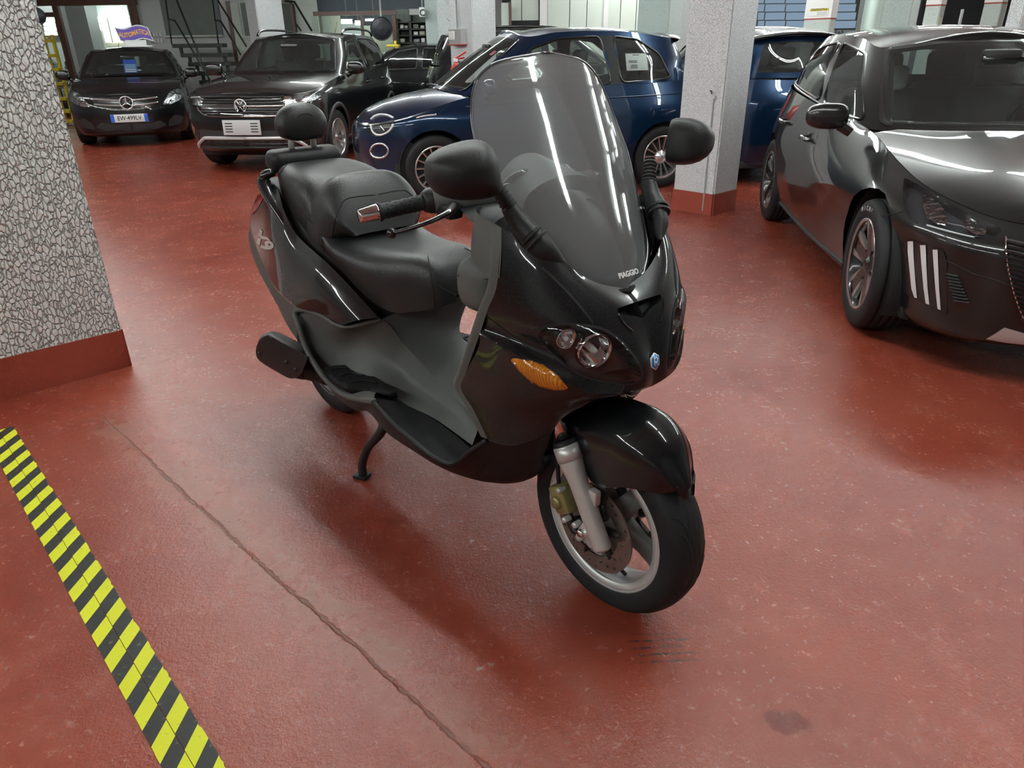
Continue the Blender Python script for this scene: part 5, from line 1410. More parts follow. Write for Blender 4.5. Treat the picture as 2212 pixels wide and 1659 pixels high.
def car_common(c, S, body='black', glass_side='glassc', glass_rear='glassd', pale=False):
    up = lambda q: q.y > 0.3
    hl = None
    # wheel arches
    for wx, ra in ((0, S['arch']), (-S['wb'], S['arch'])):
        cut(c.low, circ(wx, S['wr'] + .005, ra), AY, 0.05, up, take=False)
        c.both('wheel_arch_liner', lathe([(ra, .88 * S['hw'] - .02 if False else S['hw'] - .05), (ra, .40), (0, .40)], 26, frame((wx, 0, S['wr'] + .005), (0, 1, 0), (1, 0, 0)), a0=math.pi - .45, a1=2 * math.pi + .45), 'under')
    # doors
    doors = []
    for name, poly in S['doors']:
        d = cut(c.low, poly, AY, 0.05, up); 
        if len(d.faces): doors.append(c.both('door', shrink(d, .0028), body, smooth='all'))
    c.doors = doors
    # glass
    for i, poly in enumerate(S['side_windows']):
        g = cut(c.gh, poly, AY, 0.05, up); c.both('side_window', g, glass_side if i == 0 else glass_rear, label='side window glass')
    w = cut(c.gh, S['windscreen'], AXF, 0.12, lambda q: q.x > S['gbase'][2][0] - 1.0)
    c.ws = c.part('windscreen', mirror_bm(w), 'glassc', label='windscreen glass')
    wp = [q for q in S['windscreen'] if q[0] > 0]; zb0 = min(q[1] for q in wp); zt0 = max(q[1] for q in wp); L = []
    for y_, z_ in [(.001, zb0)] + wp + [(.001, zt0 + .008)]:
        co, no = AXF.cast(c.bvg, (y_, z_))
        if co is not None: L.append(co + (no if no.x > 0 else -no) * -.004)
    if len(L) > 4: c.both('windscreen_border', sweep(L, .034, 8, caps=False, flat=((.5, 0, .86), .10)), 'trim', (c.ws, c.ws))
    w = cut(c.gh, S['rear_glass'], AXR, 0.12, lambda q: q.x < -2)
    c.part('rear_window', mirror_bm(w), glass_rear)
    # trim round the side windows
    for poly in S['side_windows']:
        P = poly + [poly[0]]; L = []
        for p in P:
            co, no = AY.cast(c.bvg, p)
            if co is not None: L.append(co + (no if no.y > 0 else -no) * .003)
        if len(L) > 3: c.both('window_seal', sweep(L, .009, 6, caps=False), S.get('seal', 'trim'))
    # inner lining of roof and pillars
    lin = 'in_pale' if pale else 'in_dark'
    li = offset(c.gh.copy(), -.022); bmesh.ops.reverse_faces(li, faces=li.faces); lay = li.verts.layers.float_vector.get('nrm')
    for v in li.verts: v[lay] = [-q for q in v[lay]]
    c.part('pillar_lining', mirror_bm(li), lin)
    lr = offset(c.roof.copy(), -.03); bmesh.ops.reverse_faces(lr, faces=lr.faces); lay = lr.verts.layers.float_vector.get('nrm')
    for v in lr.verts: v[lay] = [-q for q in v[lay]]
    c.part('headliner', mirror_bm(lr), lin)
    # cabin: tub, dash, wheel, seats
    hw = S['hw']; xa = S['gbase'][2][0]; zb = S['gbase'][2][2]
    c.part('cabin_floor', box((S['outline'][-1][0] + .35, -hw + .10, .20), (xa + .75, hw - .10, zb - .38), .05), 'under')
    c.part('rear_bulkhead', box((S['outline'][-1][0] + .35, -hw + .12, .4), (S['outline'][-1][0] + .65, hw - .12, zb - .02), .05), 'in_dark')
    c.part('dashboard', box((xa - .42, -hw + .13, zb - .35), (xa + .12, hw - .13, zb - .01), .08, 3), 'in_dark', label='dark dashboard')
    sw = c.part('steering_wheel', lathe([(.175 + .014 * math.cos(a), .014 * math.sin(a)) for a in np.linspace(0, 2 * math.pi, 9)[:-1]], 28, frame((xa - .50, .36, zb + .02), (-.9, 0, .45)), closed=True), 'trim')
    c.part('steering_hub', box((-.06, -.15, -.015), (.06, .15, .015), .012, M=frame((xa - .49, .36, zb + .015), (-.9, 0, .45), (0, 0, 1))), 'trim', sw)
    for sx in S.get('seats', (xa - 1.05, xa - 1.90)):
        for sy in (-.36, .36):
            s_ = c.part('seat_back', box((-.08, -.24, 0), (.08, .24, .62), .07, 3, Matrix.Translation((sx, sy, zb - .45)) @ Matrix.Rotation(-.2, 4, 'Y')), 'seat')
            c.part('head_rest', box((-.05, -.13, .64), (.05, .13, .84), .045, 3, Matrix.Translation((sx, sy, zb - .45)) @ Matrix.Rotation(-.2, 4, 'Y')), 'seat', s_)
            c.part('seat_cushion', box((0, -.25, -.12), (.5, .25, .05), .06, 3, Matrix.Translation((sx, sy, zb - .45))), 'seat', s_)
    c.part('rear_view_mirror', box((-.02, -.11, -.03), (.02, .11, .03), .012, M=Matrix.Translation((S['gtop'][0][0] + .18, 0, S['gtop'][0][2] - .12))), 'trim')
    # underbody
    c.part('underbody', box((S['outline'][-1][0] + .12, -hw + .12, .16), (S['outline'][0][0] - .42, hw - .12, .24), .02), 'under')
    c.part('engine_bay', box((-.45, -.48, .2), (.50, .48, .60), .05), 'under')
def car_finish(c, body):
    c.body = c.part('body_shell', mirror_bm(c.low), body, label='painted body')
    c.part('hood', shrink(mirror_bm(c.hood), .003), body, label='hood')
    c.part('cabin_frame', mirror_bm(c.gh), body)
    c.part('roof', mirror_bm(c.roof), body)
def car_wheel(c, x, y, R, r, w, style, mats=('alloy', 'alloyblack'), steer=0.0):
    s = 1 if y > 0 else -1
    M = Matrix.Translation((x, y, R)) @ Matrix.Rotation(steer, 4, 'Z') @ frame((0, 0, 0), (0, s, 0), (1, 0, 0))   # local z points outwards
    h = w / 2
    pr = [(r - .005, h * .86), (r + .012, h * .97), (r + .035, h * 1.0), (R - .030, h * .99), (R - .010, h * .90), (R - .003, h * .74)]
    for g in (.50, .16, -.18, -.52):
        pr += [(R, h * (g + .13)), (R, h * g + .004), (R - .007, h * g + .003), (R - .007, h * g - .003), (R, h * g - .004)]
    pr += [(R - .003, -h * .80), (R - .012, -h * .92), (R - .035, -h), (r, -h * .9)]
    t = c.part('tyre', lathe(pr, 56, M), 'tyre', label='black tyre', smooth=35)
    a, k = mats
    c.part('rim', lathe([(r + .004, h * .86), (r, h * .93), (r - .010, h * .88), (r - .016, h * .7), (r - .03, -h * .2), (r - .05, -h * .8), (0, -h * .8)], 48, M), a if style != 'twin' else k, t)
    c.part('rim_edge', lathe([(r + .004, h * .88), (r + .002, h * .96), (r - .012, h * .90)], 48, M), a, t)
    c.part('brake_rotor', lathe([(0, h * .05), (r * .68, h * .05), (r * .68, -h * .1)], 32, M), MS['disc'], t)
    def bar(a0, r0, r1, w0, w1, z0, z1, off0=0, off1=0, mat=a, th=.02):
        bm = bmesh.new(); Q = M @ Matrix.Rotation(a0, 4, 'Z'); V = []
        for rr, ww, zz, of in ((r0, w0, z0, off0), (r1, w1, z1, off1)):
            V.append([bm.verts.new(Q @ Vector((rr, of + y_, z_))) for y_, z_ in ((-ww / 2, zz - th), (ww / 2, zz - th), (ww / 2 * .8, zz), (-ww / 2 * .8, zz))])
        for i in range(4): bm.faces.new((V[0][i], V[0][(i + 1) % 4], V[1][(i + 1) % 4], V[1][i]))
        bm.faces.new(V[0][::-1]); bm.faces.new(V[1]); bmesh.ops.recalc_face_normals(bm, faces=bm.faces)
        c.part('spoke', bm, mat, t)
    ph = 0.31
    if style == 'twin':          # five black wedges with bright machined edges
        for i in range(5):
            g = ph + 2 * math.pi * i / 5
            bar(g, .04, r - .012, .085, .085, h * .62, h * .80, mat=k, th=.04)
            for o in (-1, 1): bar(g, .075, r - .006, .016, .040, h * .64, h * .83, o * .030, o * .058, a, .02)
    elif style == 'five':
        for i in range(5):
            g = ph + 2 * math.pi * i / 5
            for o in (-1, 1): bar(g, .05, r - .008, .042, .058, h * .62, h * .80, o * .020, o * .052, a, .035)
    else:
        for i in range(15):
            g = ph + 2 * math.pi * i / 15; bar(g, .05, r - .008, .014, .018, h * .55, h * .80, 0, .012, a, .03)
    c.part('hub_cap', lathe([(0, h * .72), (.026, h * .72), (.032, h * .64), (.060, h * .60), (.070, h * .40)], 24, M), k if style == 'twin' else a, t)
    return t
def car_wheels(c, S, style, mats=('alloy', 'alloyblack'), steer=0.0):
    for x in (0, -S['wb']):
        for s in (1, -1): car_wheel(c, x, s * (S['track'] / 2), S['wr'], S['rim'], S['tw'], style, mats, steer if x == 0 else 0)
def lamp(c, bm_src, poly, V, bvh, bowlmat='crystal', depth=.05, name='headlight', label=None, bulge_=0.0, extra=()):
    """knife the lamp outline out of the shell: a recessed bowl under a clear lens"""
    sh = cut(bm_src, poly, V)
    if not len(sh.faces): return None
    ln = sh.copy(); lay = ln.verts.layers.float_vector.get('nrm')
    b = bowl(sh, depth); sh.free()
    hb = c.both(name, b, bowlmat, label=label, smooth=30)
    c.both('lens', ln, 'lens', hb)
    return hb
def onshell(V, bvh, p, off=.002):
    co, no = V.cast(bvh, p)
    if co is None: return None, None
    if no.dot(V.view(co)) < 0: no = -no
    return co + no * off, no
def line_on(c, pts, V, bvh, r, mat, n=24, off=.001, name='shut_line', mirror=True, parent=None, flat=None, label=None):
    P = catmull(np.array([(p[0], p[1], 0) for p in pts], float), n)[:, :2]; L = []
    for p in P:
        co, no = onshell(V, bvh, tuple(p), off)
        if co is not None: L.append(co)
    if len(L) < 3: return None
    bm = sweep(L, r, 6, flat=flat)
    return c.both(name, bm, mat, parent, label) if mirror else c.part(name, bm, mat, parent, label)
def patch_on(c, poly, V, bvh, mat, off=.003, step=None, name='panel', mirror=True, thick=.003, parent=None, label=None):
    pa = np.array(poly); st = step or max(np.ptp(pa[:, 0]), np.ptp(pa[:, 1])) / 9
    b = drape(poly, st, V, bvh, off)
    if not len(b.faces): return None
    b = thicken(b, thick) if thick else b
    return c.both(name, b, mat, parent, label) if mirror else c.part(name, b, mat, parent, label)
def ext_mirror(c, x, y, z, mat, w=.20, h=.14, d=.12, arm=None):
    b = bmesh.new(); bmesh.ops.create_uvsphere(b, u_segments=22, v_segments=14, radius=1)
    for v in b.verts:
        p = v.co; s = lambda a, e=.6: math.copysign(abs(a) ** e, a)
        k = 1 - .25 * (p.y > 0) * p.y
        v.co = Vector((x + d / 2 * (s(p.x) if p.x > 0 else s(p.x) * .35), y + w / 2 * s(p.y), z + h / 2 * s(p.z) * k))
    m = c.both('door_mirror', b, mat, label='door mirror', smooth='all')
    c.both('mirror_arm', sweep([(x - .0, y - w * .35, z - h * .35), (x + .01, y - w * .62, z - h * .62)], [.03, .026], 10), mat, m)
    g = bmesh.new(); vs = [g.verts.new((x - d * .19, y + .44 * w * math.cos(a), z + .42 * h * math.sin(a))) for a in np.linspace(0, 2 * math.pi, 20, endpoint=False)]; g.faces.new(vs)
    c.both('mirror_glass', g, 'chrome', m)
def handle(c, x, z, mat):
    co, no = AY.cast(c.bvl, (x, z))
    if co is None: return
    h = c.both('door_handle', sweep([co + Vector((.085, .004, 0)), co + Vector((.07, .030, 0)), co + Vector((-.07, .030, .004)), co + Vector((-.085, .004, .004))], [.012, .014, .014, .012], 8, smooth=14, flat=((0, 0, 1), 1.0)), mat)
    c.both('handle_cup', lathe([(.001, -.0), (.035, .001), (.040, .002)], 18, frame(co + Vector((0, .001, -.002)), (0, 1, 0))), 'trim', h)
def plate(c, x, y, z, txt, sz=(.52, .11), tilt=0.0, mat='plate'):
    M = Matrix.Translation((x, y, z)) @ Matrix.Rotation(tilt, 4, 'Y')
    p = c.part('number_plate', box((-.008, -sz[0] / 2, -sz[1] / 2), (.006, sz[0] / 2, sz[1] / 2), .004, M=M), mat, label='number plate')
    return p, M
def text_yz(s, size, M, sx=1.0, bold=0.0):
    """text standing in the local y-z plane, read from the front (+x)"""
    b = text_bm(s, size, .0004, sx=sx, bold=bold); b.transform(M @ frame((.0075, 0, 0), (1, 0, 0), (0, 1, 0))); return b

# ================= hatchback, near right
PEU = dict(wb=2.54, track=1.50, wr=.318, rim=.222, tw=.205, arch=.365, hw=.872,
 outline=[(.80, 0), (.79, .27), (.745, .49), (.64, .67), (.40, .79), (0, .848), (-.55, .866), (-1.2, .872), (-1.9, .870), (-2.5, .855), (-2.95, .76), (-3.19, .50), (-3.25, 0)],
 levels=[(.15, .16, .10, .08), (.20, .05, .055, .04), (.36, .012, .022, .0), (.50, 0, .006, 0), ([(.8, .575), (0, .66), (-3.25, .72)], .02, 0, 0)],
 top=[(.68, 0, .655), (.67, .25, .65), (.62, .43, .655), (.50, .575, .675), (.22, .705, .735), (-.10, .735, .80), (-.62, .735, .895), (-1.2, .80, .945), (-1.9, .805, .985), (-2.5, .775, 1.015), (-2.9, .66, 1.03), (-3.12, .42, 1.02), (-3.18, 0, 1.02)],
 hood_end=-.62, hood_z=[(.72, .66), (.5, .745), (.2, .815), (-.2, .88), (-.62, .935)], hood_pow=3.0,
 gbase=[(-.40, 0, .905), (-.45, .40, .905), (-.62, .70, .893), (-1.0, .775, .93), (-1.45, .79, .962), (-2.1, .785, 1.0), (-2.55, .74, 1.025), (-2.95, .52, 1.03), (-3.02, 0, 1.03)],
 gtop=[(-1.14, 0, 1.335), (-1.17, .30, 1.325), (-1.30, .535, 1.295), (-1.52, .575, 1.34), (-1.82, .59, 1.368), (-2.3, .58, 1.375), (-2.7, .53, 1.35), (-2.88, .38, 1.335), (-2.92, 0, 1.34)], crown=.055, bulge=.03,
 doors=[('front', rounded([(-.40, .26), (-.46, .60), (-.66, .892), (-1.05, .935), (-1.45, .958), (-1.52, .26)], .08, 3)), ('rear', rounded([(-1.54, .26), (-1.48, .958), (-2.1, .990), (-2.36, 1.0), (-2.30, .80), (-2.08, .50), (-2.0, .26)], .08, 3))],
 side_windows=[rounded([(-.74, .925), (-1.34, 1.262), (-1.80, 1.322), (-1.44, .978)], .12, 4), rounded([(-1.56, .985), (-1.92, 1.330), (-2.32, 1.300), (-2.66, 1.07), (-2.5, 1.045), (-2.1, 1.02)], .14, 4)],
 windscreen=rounded([(-.3, .925), (.30, .925), (.655, .930), (.515, 1.280), (.25, 1.315), (-.3, 1.325)], .10, 4), rear_glass=[(-.2, 1.09), (.45, 1.09), (.36, 1.28), (-.2, 1.29)])
peu = Car('hatchback_car', 'black hatchback with three white light bars parked at the right', 2.586, 3.332, -98.5)
car_shell(peu, PEU)
c = peu; V = peu.VR
z3 = lambda P: px(P, (1760, 360), 4.148)
HLp = [tuple(p) for p in rounded(z3([(800, 95), (880, 135), (1000, 205), (1200, 320), (1400, 430), (1560, 500), (1640, 530), (1680, 575), (1600, 635), (1480, 650), (1300, 610), (1080, 560), (940, 530), (850, 480), (800, 380), (785, 240)]), .3, 2)]
hp = lamp(c, c.low, HLp, V, c.bvl, 'lampdark', .055, label='dark headlight with clear reflectors')
for P, mat in ((z3([(950, 225), (1010, 225), (1130, 310), (1185, 390), (1180, 490), (1090, 475), (1000, 430), (965, 330)]), 'crystal'), (z3([(1360, 380), (1440, 410), (1540, 460), (1545, 540), (1530, 590), (1450, 580), (1360, 520)]), 'crystal')):
    q = patch_on(c, P, V, c.bvl, mat, -.018, name='reflector', parent=hp, thick=.01)
line_on(c, z3([(1000, 520), (1150, 560), (1300, 600), (1430, 628)]), V, c.bvl, .004, 'drl', off=-.004, name='light_strip', parent=hp)
line_on(c, z3([(1190, 480), (1250, 495), (1340, 515), (1430, 575), (1530, 592)]), V, c.bvl, .003, 'chrome', off=-.012, name='lamp_trim', parent=hp)
# lower corner panel with three light bars, slatted vent beside it
DR = z3([(820, 660), (860, 650), (1150, 740), (1190, 860), (1190, 1330), (1000, 1240), (830, 1140), (795, 1100), (795, 740)])
dp = patch_on(c, [tuple(p) for p in rounded(DR, .15, 2)], V, c.bvl, 'trim', .004, name='corner_panel', label='gloss black corner panel with light bars')
for P in ([(848, 668), (893, 665), (897, 790), (912, 1000), (928, 1175), (905, 1165), (880, 1090), (862, 900), (848, 760)], [(958, 700), (1005, 700), (1010, 850), (1022, 1080), (1038, 1232), (1008, 1222), (988, 1080), (970, 880)], [(1070, 740), (1112, 740), (1116, 880), (1126, 1100), (1138, 1280), (1112, 1268), (1092, 1080), (1078, 880)]):
    patch_on(c, z3(P), V, c.bvl, 'drl', .008, name='light_bar', parent=dp)
for i in range(9):
    x0, y0 = 1188 + i * 8, 960 + i * 29
    line_on(c, z3([(x0, y0), (x0 + 50, y0 + 10), (x0 + 105 + i * 4, y0 + 22)]), V, c.bvl, .005, 'clad', 8, .006, 'vent_slat', parent=dp)
GR = z3([(1700, 640), (1875, 680), (2000, 720), (2000, 1450), (1875, 1330), (1790, 1130), (1730, 900)])
gr = patch_on(c, GR, V, c.bvl, 'clad', .003, name='grille', label='black slatted grille')
for i in range(17):
    y0 = 680 + i * 42; x0 = 1712 + max(0, (y0 - 900)) * .27
    line_on(c, z3([(x0, y0), (x0 + 120, y0 + 28), (x0 + 260, y0 + 58)]), V, c.bvl, .0055, 'trim', 8, .007, 'grille_slat', parent=gr)
line_on(c, z3([(1705, 640), (1725, 850), (1765, 1050), (1820, 1230), (1885, 1390)]), V, c.bvl, .004, 'chrome', 30, .006, 'grille_edge', parent=gr)
g2 = patch_on(c, [(-.005, .22), (.30, .24), (.36, .40), (.40, .54), (-.005, .56)], AXF, c.bvl, 'clad', .002, name='grille_centre')
for i in range(8): line_on(c, [(.0008, .26 + i * .036), (.15, .262 + i * .036), (.30 + i * .01, .266 + i * .036)], AXF, c.bvl, .0055, 'trim', 8, .006, 'grille_slat', parent=g2)
patch_on(c, z3([(1535, 1540), (1700, 1440), (1875, 1490), (2050, 1540), (2050, 1650), (1875, 1590), (1700, 1570)]), V, c.bvl, 'skid', .004, name='chin_spoiler', label='grey chin spoiler')
line_on(c, z3([(600, 440), (700, 425), (790, 400)]), V, c.bvl, .0022, MS['seam'], 12)
line_on(c, z3([(1160, 830), (1300, 900), (1420, 960), (1600, 1010), (1770, 1080)]), V, c.bvl, .0022, MS['seam'], 20)
car_common(c, PEU, 'grey', 'glassc', 'glassd')
car_finish(c, 'grey')
car_wheels(c, PEU, 'twin', steer=-.05)
for k, ch in enumerate('MICHELIN'):
    a = math.radians(112 - k * 7.5); b = text_bm(ch, .030, .0004, bold=.0006)
    R_ = .272; Mx = Matrix(((-math.sin(a), math.cos(a), 0, R_ * math.cos(a)), (0, 0, -1, -.75 - .1035), (math.cos(a), math.sin(a), 0, .318 + R_ * math.sin(a)), (0, 0, 0, 1)))
    Mx = Matrix(((math.sin(a), math.cos(a), 0, R_ * math.cos(a)), (0, 0, -1, -.75 - .1035), (-math.cos(a), math.sin(a), 0, .318 + R_ * math.sin(a)), (0, 0, 0, 1)))
    b.transform(Mx); c.part('tyre_lettering', b, 'greyplate')
ext_mirror(c, -.62, .965, .965, 'trim', .22, .135, .15)
handle(c, -1.40, .765, 'trim'); handle(c, -2.18, .80, 'trim')
line_on(c, [(-.35, .22), (-1.2, .20), (-2.1, .22)], AY, c.bvl, .012, 'clad', 20, .002, 'sill_trim')
line_on(c, [(-.80, .932), (-1.2, .948), (-1.6, .975), (-2.1, 1.008), (-2.6, 1.045)], AY, c.bvg, .006, 'alloy', 30, .006, 'belt_trim')
c.part('wiper', sweep([(-.50, -.10, .93), (-.53, -.35, .935), (-.58, -.56, .93)], .010, 8, smooth=12), 'trim')
c.part('wiper', sweep([(-.44, .40, .925), (-.47, .05, .94), (-.52, -.20, .94)], .010, 8, smooth=12), 'trim')
fb = box((-.04, -.085, -.06), (.04, .085, .09), .04, 3, Matrix.Translation((-1.62, -.33, 1.10)))
c.part('wrapped_head_rest', fb, 'film', label='head rest in crumpled clear film')
c.part('sensor_pod', box((-.05, -.09, -.03), (.06, .09, .03), .02, M=Matrix.Translation((-1.0, 0, 1.25))), 'in_dark')

# ================= compact suv, back left
VWS = dict(wb=2.55, track=1.50, wr=.33, rim=.225, tw=.215, arch=.375, hw=.88,
 outline=[(.86, 0), (.85, .30), (.80, .54), (.68, .73), (.42, .84), (0, .875), (-.55, .875), (-1.2, .88), (-1.9, .88), (-2.5, .872), (-3.0, .80), (-3.22, .55), (-3.27, 0)],
 levels=[(.24, .12, .12, .10), (.29, .03, .05, .04), (.44, .005, .015, 0), (.60, 0, .0, 0), ([(.86, .72), (0, .82), (-3.3, .85)], .025, .0, .0), ([(.86, .83), (0, .93), (-3.3, .95)], .06, .03, .02)],
 top=[(.76, 0, .885), (.75, .28, .885), (.71, .50, .88), (.58, .66, .885), (.34, .765, .93), (0, .80, .985), (-.55, .80, 1.045), (-1.2, .815, 1.06), (-1.9, .82, 1.07), (-2.5, .81, 1.10), (-2.95, .74, 1.12), (-3.14, .48, 1.10), (-3.18, 0, 1.10)],
 hood_end=-.6, hood_z=[(.78, .888), (.6, .945), (.3, 1.0), (-.2, 1.055), (-.6, 1.085)], hood_pow=3.2,
 gbase=[(-.36, 0, 1.065), (-.40, .42, 1.06), (-.58, .74, 1.045), (-1.0, .80, 1.06), (-1.5, .81, 1.065), (-2.2, .81, 1.085), (-2.75, .77, 1.115), (-3.08, .55, 1.12), (-3.14, 0, 1.12)],
 gtop=[(-1.02, 0, 1.505), (-1.05, .34, 1.50), (-1.14, .585, 1.475), (-1.4, .625, 1.51), (-1.8, .635, 1.525), (-2.3, .63, 1.525), (-2.75, .59, 1.50), (-2.95, .42, 1.48), (-3.0, 0, 1.49)], crown=.045, bulge=.03,
 doors=[('front', rounded([(-.42, .36), (-.46, .70), (-.62, 1.035), (-1.5, 1.055), (-1.58, .36)], .08, 3)), ('rear', rounded([(-1.60, .36), (-1.52, 1.055), (-2.2, 1.07), (-2.45, 1.08), (-2.34, .82), (-2.13, .55), (-2.08, .36)], .08, 3))],
 side_windows=[rounded([(-.74, 1.085), (-1.20, 1.43), (-1.56, 1.475), (-1.54, 1.10)], .12, 4), rounded([(-1.64, 1.10), (-1.66, 1.478), (-2.3, 1.478), (-2.72, 1.42), (-2.86, 1.16), (-2.2, 1.12)], .12, 4)],
 windscreen=rounded([(-.3, 1.095), (.4, 1.095), (.665, 1.10), (.535, 1.455), (.3, 1.475), (-.3, 1.485)], .10, 4), rear_glass=[(-.2, 1.18), (.5, 1.18), (.40, 1.44), (-.2, 1.45)])
vw = Car('compact_suv', 'black compact suv with blank grey plate and silver skid bar', -3.002, 9.649, -96.5)
car_shell(vw, VWS)
c = vw; V = vw.V
HLv = rounded([(.425, .845), (.60, .862), (.80, .90), (.845, .865), (.80, .80), (.62, .765), (.445, .745)], .2, 2)
def front_lamp(c, poly, **k): return lamp(c, c.low, poly, AXF, c.bvl, **k)
hv = front_lamp(c, HLv, label='clear headlight beside the grille')
gr = patch_on(c, [(-.01, .665), (.36, .665), (.52, .70), (.47, .84), (.2, .855), (-.01, .855)], AXF, c.bvl, 'trim', .004, name='grille', label='black grille with bright slats')
for i, (z, m) in enumerate(((.845, 'trim'), (.815, 'alloyblack'), (.785, 'trim'), (.752, 'chrome'), (.715, 'trim'), (.69, 'alloyblack'))):
    line_on(c, [(.0008, z), (.2, z), (.40, z), (.50, z + .004)], AXF, c.bvl, .008 if m != 'chrome' else .011, m if m != 'alloyblack' else 'alloyblack', 10, .010, 'grille_slat', parent=gr)
line_on(c, [(.0008, .645), (.3, .645), (.44, .655), (.53, .70), (.56, .74)], AXF, c.bvl, .010, 'chrome', 20, .008, 'chrome_strip')
co, no = onshell(AXF, c.bvl, (.001, .757))
LG = frame((co.x + .012, 0, .757), (1, 0, .06), (0, 1, 0))
lg = c.part('badge', lathe([(.062, .004), (.072, .012), (.080, .004), (.080, -.004)], 32, LG), 'chrome', label='round chrome badge')
c.part('badge_back', lathe([(0, .004), (.068, .004), (.068, -.01)], 32, LG), 'trim', lg)
mk = bmesh.new()
for P in ([(-.035, .052), (0, .006), (.035, .052)], [(-.058, .022), (-.030, -.052), (0, -.006), (.030, -.052), (.058, .022)]):
    sweep([LG @ Vector((x, y, .008)) for x, y in P], .0052, 6, bm=mk)
c.part('badge_mark', mk, 'chrome', lg)
pl, PM_ = plate(c, onshell(AXF, c.bvl, (0.001, .53))[0].x + .012, -.01, .525, '', (.46, .165), -.05, 'greyplate')
for s in (-1, 1):
    for k in range(4):
        c.part('holder_slot', box((.004, s * .155 - .045, .045 - k * .03 - .006), (.009, s * .155 + .045, .045 - k * .03 + .006), .003, M=PM_), 'in_dark', pl)
patch_on(c, rounded([(-.01, .48), (.50, .50), (.78, .52), (.80, .36), (.62, .27), (-.01, .262)], .1, 2), AXF, c.bvl, 'clad', .003, name='bumper_cladding', label='grained black lower bumper')
sk = [(.0008, .405), (.3, .405), (.50, .402), (.56, .385), (.64, .335), (.68, .285)]
line_on(c, sk, AXF, c.bvl, .021, 'skid', 30, .008, 'skid_bar', label='silver skid bar', flat=((0, 0, 1), 1.0))
line_on(c, [(.0008, .34), (.3, .34), (.55, .34)], AXF, c.bvl, .008, 'trim', 14, .006, 'intake_slat')
line_on(c, [(.0008, .30), (.3, .30), (.58, .30)], AXF, c.bvl, .010, 'clad', 14, .008, 'intake_slat')
patch_on(c, closed_curve([(.66, .50), (.72, .56), (.77, .53), (.78, .45), (.72, .42)], 16).tolist(), AXF, c.bvl, 'crystal', .006, name='fog_lamp', label='fog lamp')
car_common(c, VWS, 'black', 'glassc', 'glassd', pale=True)
for wx in (0, -2.55):
    L = [AY.cast(c.bvl, (wx + .385 * math.cos(a), .335 + .385 * math.sin(a)))[0] for a in np.linspace(-.25, math.pi + .25, 30)]
    L = [p + Vector((0, .002, 0)) for p in L if p is not None]
    if len(L) > 5: c.both('arch_cladding', sweep(L, .028, 8, flat=((0, 1, 0), .5)), 'clad')
car_finish(c, 'black')
car_wheels(c, VWS, 'five', steer=-.06)
ext_mirror(c, -.60, .97, 1.12, 'trim', .22, .15, .15)
handle(c, -1.42, .93, 'trim'); handle(c, -2.2, .95, 'trim')
c.both('roof_rail', sweep([(-1.25, .60, 1.53), (-1.40, .605, 1.585), (-1.8, .61, 1.605), (-2.4, .60, 1.60), (-2.7, .575, 1.575), (-2.82, .56, 1.53)], .016, 10, smooth=26), 'alloyblack', label='roof rail')
c.part('aerial', sweep([(-2.72, 0, 1.55), (-2.90, 0, 1.74)], [.005, .003], 8), 'trim')
c.both('wiper', sweep([(-.42, .05, 1.085), (-.48, .40, 1.09), (-.56, .62, 1.085)], .010, 8, smooth=10), 'trim')
line_on(c, [(-.3, .30), (-1.2, .28), (-2.1, .30)], AY, c.bvl, .03, 'clad', 20, .0, 'sill_trim')

# ================= small blue city car
FIS = dict(wb=2.32, track=1.43, wr=.302, rim=.208, tw=.19, arch=.345, hw=.84,
 outline=[(.70, 0), (.685, .26), (.63, .46), (.52, .64), (.30, .775), (0, .825), (-.45, .835), (-1.0, .84), (-1.6, .84), (-2.25, .835), (-2.65, .76), (-2.86, .50), (-2.92, 0)],
 levels=[(.17, .14, .10, .10), (.22, .05, .045, .05), (.38, .005, .015, .01), (.54, 0, .0, 0), ([(.7, .62), (0, .68), (-3, .72)], .01, .0, .0), ([(.7, .66), (0, .78), (-3, .84)], .03, .02, .02)],
 top=[(.64, 0, .70), (.625, .22, .695), (.56, .40, .70), (.44, .565, .72), (.22, .69, .765), (-.05, .735, .845), (-.40, .755, .925), (-1.0, .775, .955), (-1.6, .78, .975), (-2.2, .765, 1.0), (-2.55, .69, 1.02), (-2.76, .46, 1.01), (-2.82, 0, 1.0)],
 hood_end=-.40, hood_z=[(.66, .70), (.55, .79), (.38, .865), (.15, .925), (-.1, .965), (-.40, .99)], hood_pow=2.4,
 gbase=[(-.14, 0, .975), (-.18, .36, .968), (-.36, .695, .930), (-.75, .76, .95), (-1.25, .775, .965), (-1.8, .775, .985), (-2.3, .745, 1.01), (-2.68, .50, 1.02), (-2.74, 0, 1.02)],
 gtop=[(-.88, 0, 1.455), (-.90, .28, 1.448), (-1.0, .50, 1.42), (-1.25, .565, 1.452), (-1.6, .585, 1.462), (-2.0, .575, 1.45), (-2.38, .52, 1.405), (-2.55, .36, 1.395), (-2.60, 0, 1.40)], crown=.05, bulge=.035,
 doors=[('front', rounded([(-.36, .24), (-.40, .60), (-.50, .925), (-1.1, .95), (-1.78, .97), (-1.82, .55), (-1.70, .24)], .10, 3))],
 side_windows=[rounded([(-.58, .975), (-.98, 1.315), (-1.25, 1.395), (-1.66, 1.415), (-1.74, 1.0)], .14, 4), rounded([(-1.84, 1.008), (-1.80, 1.412), (-2.05, 1.385), (-2.26, 1.26), (-2.38, 1.055), (-2.30, 1.03)], .16, 4)],
 windscreen=rounded([(-.3, 1.0), (.34, .998), (.60, .985), (.455, 1.385), (.25, 1.42), (-.3, 1.43)], .10, 4), rear_glass=rounded([(-.2, 1.07), (.46, 1.07), (.38, 1.34), (-.2, 1.36)], .1, 3))
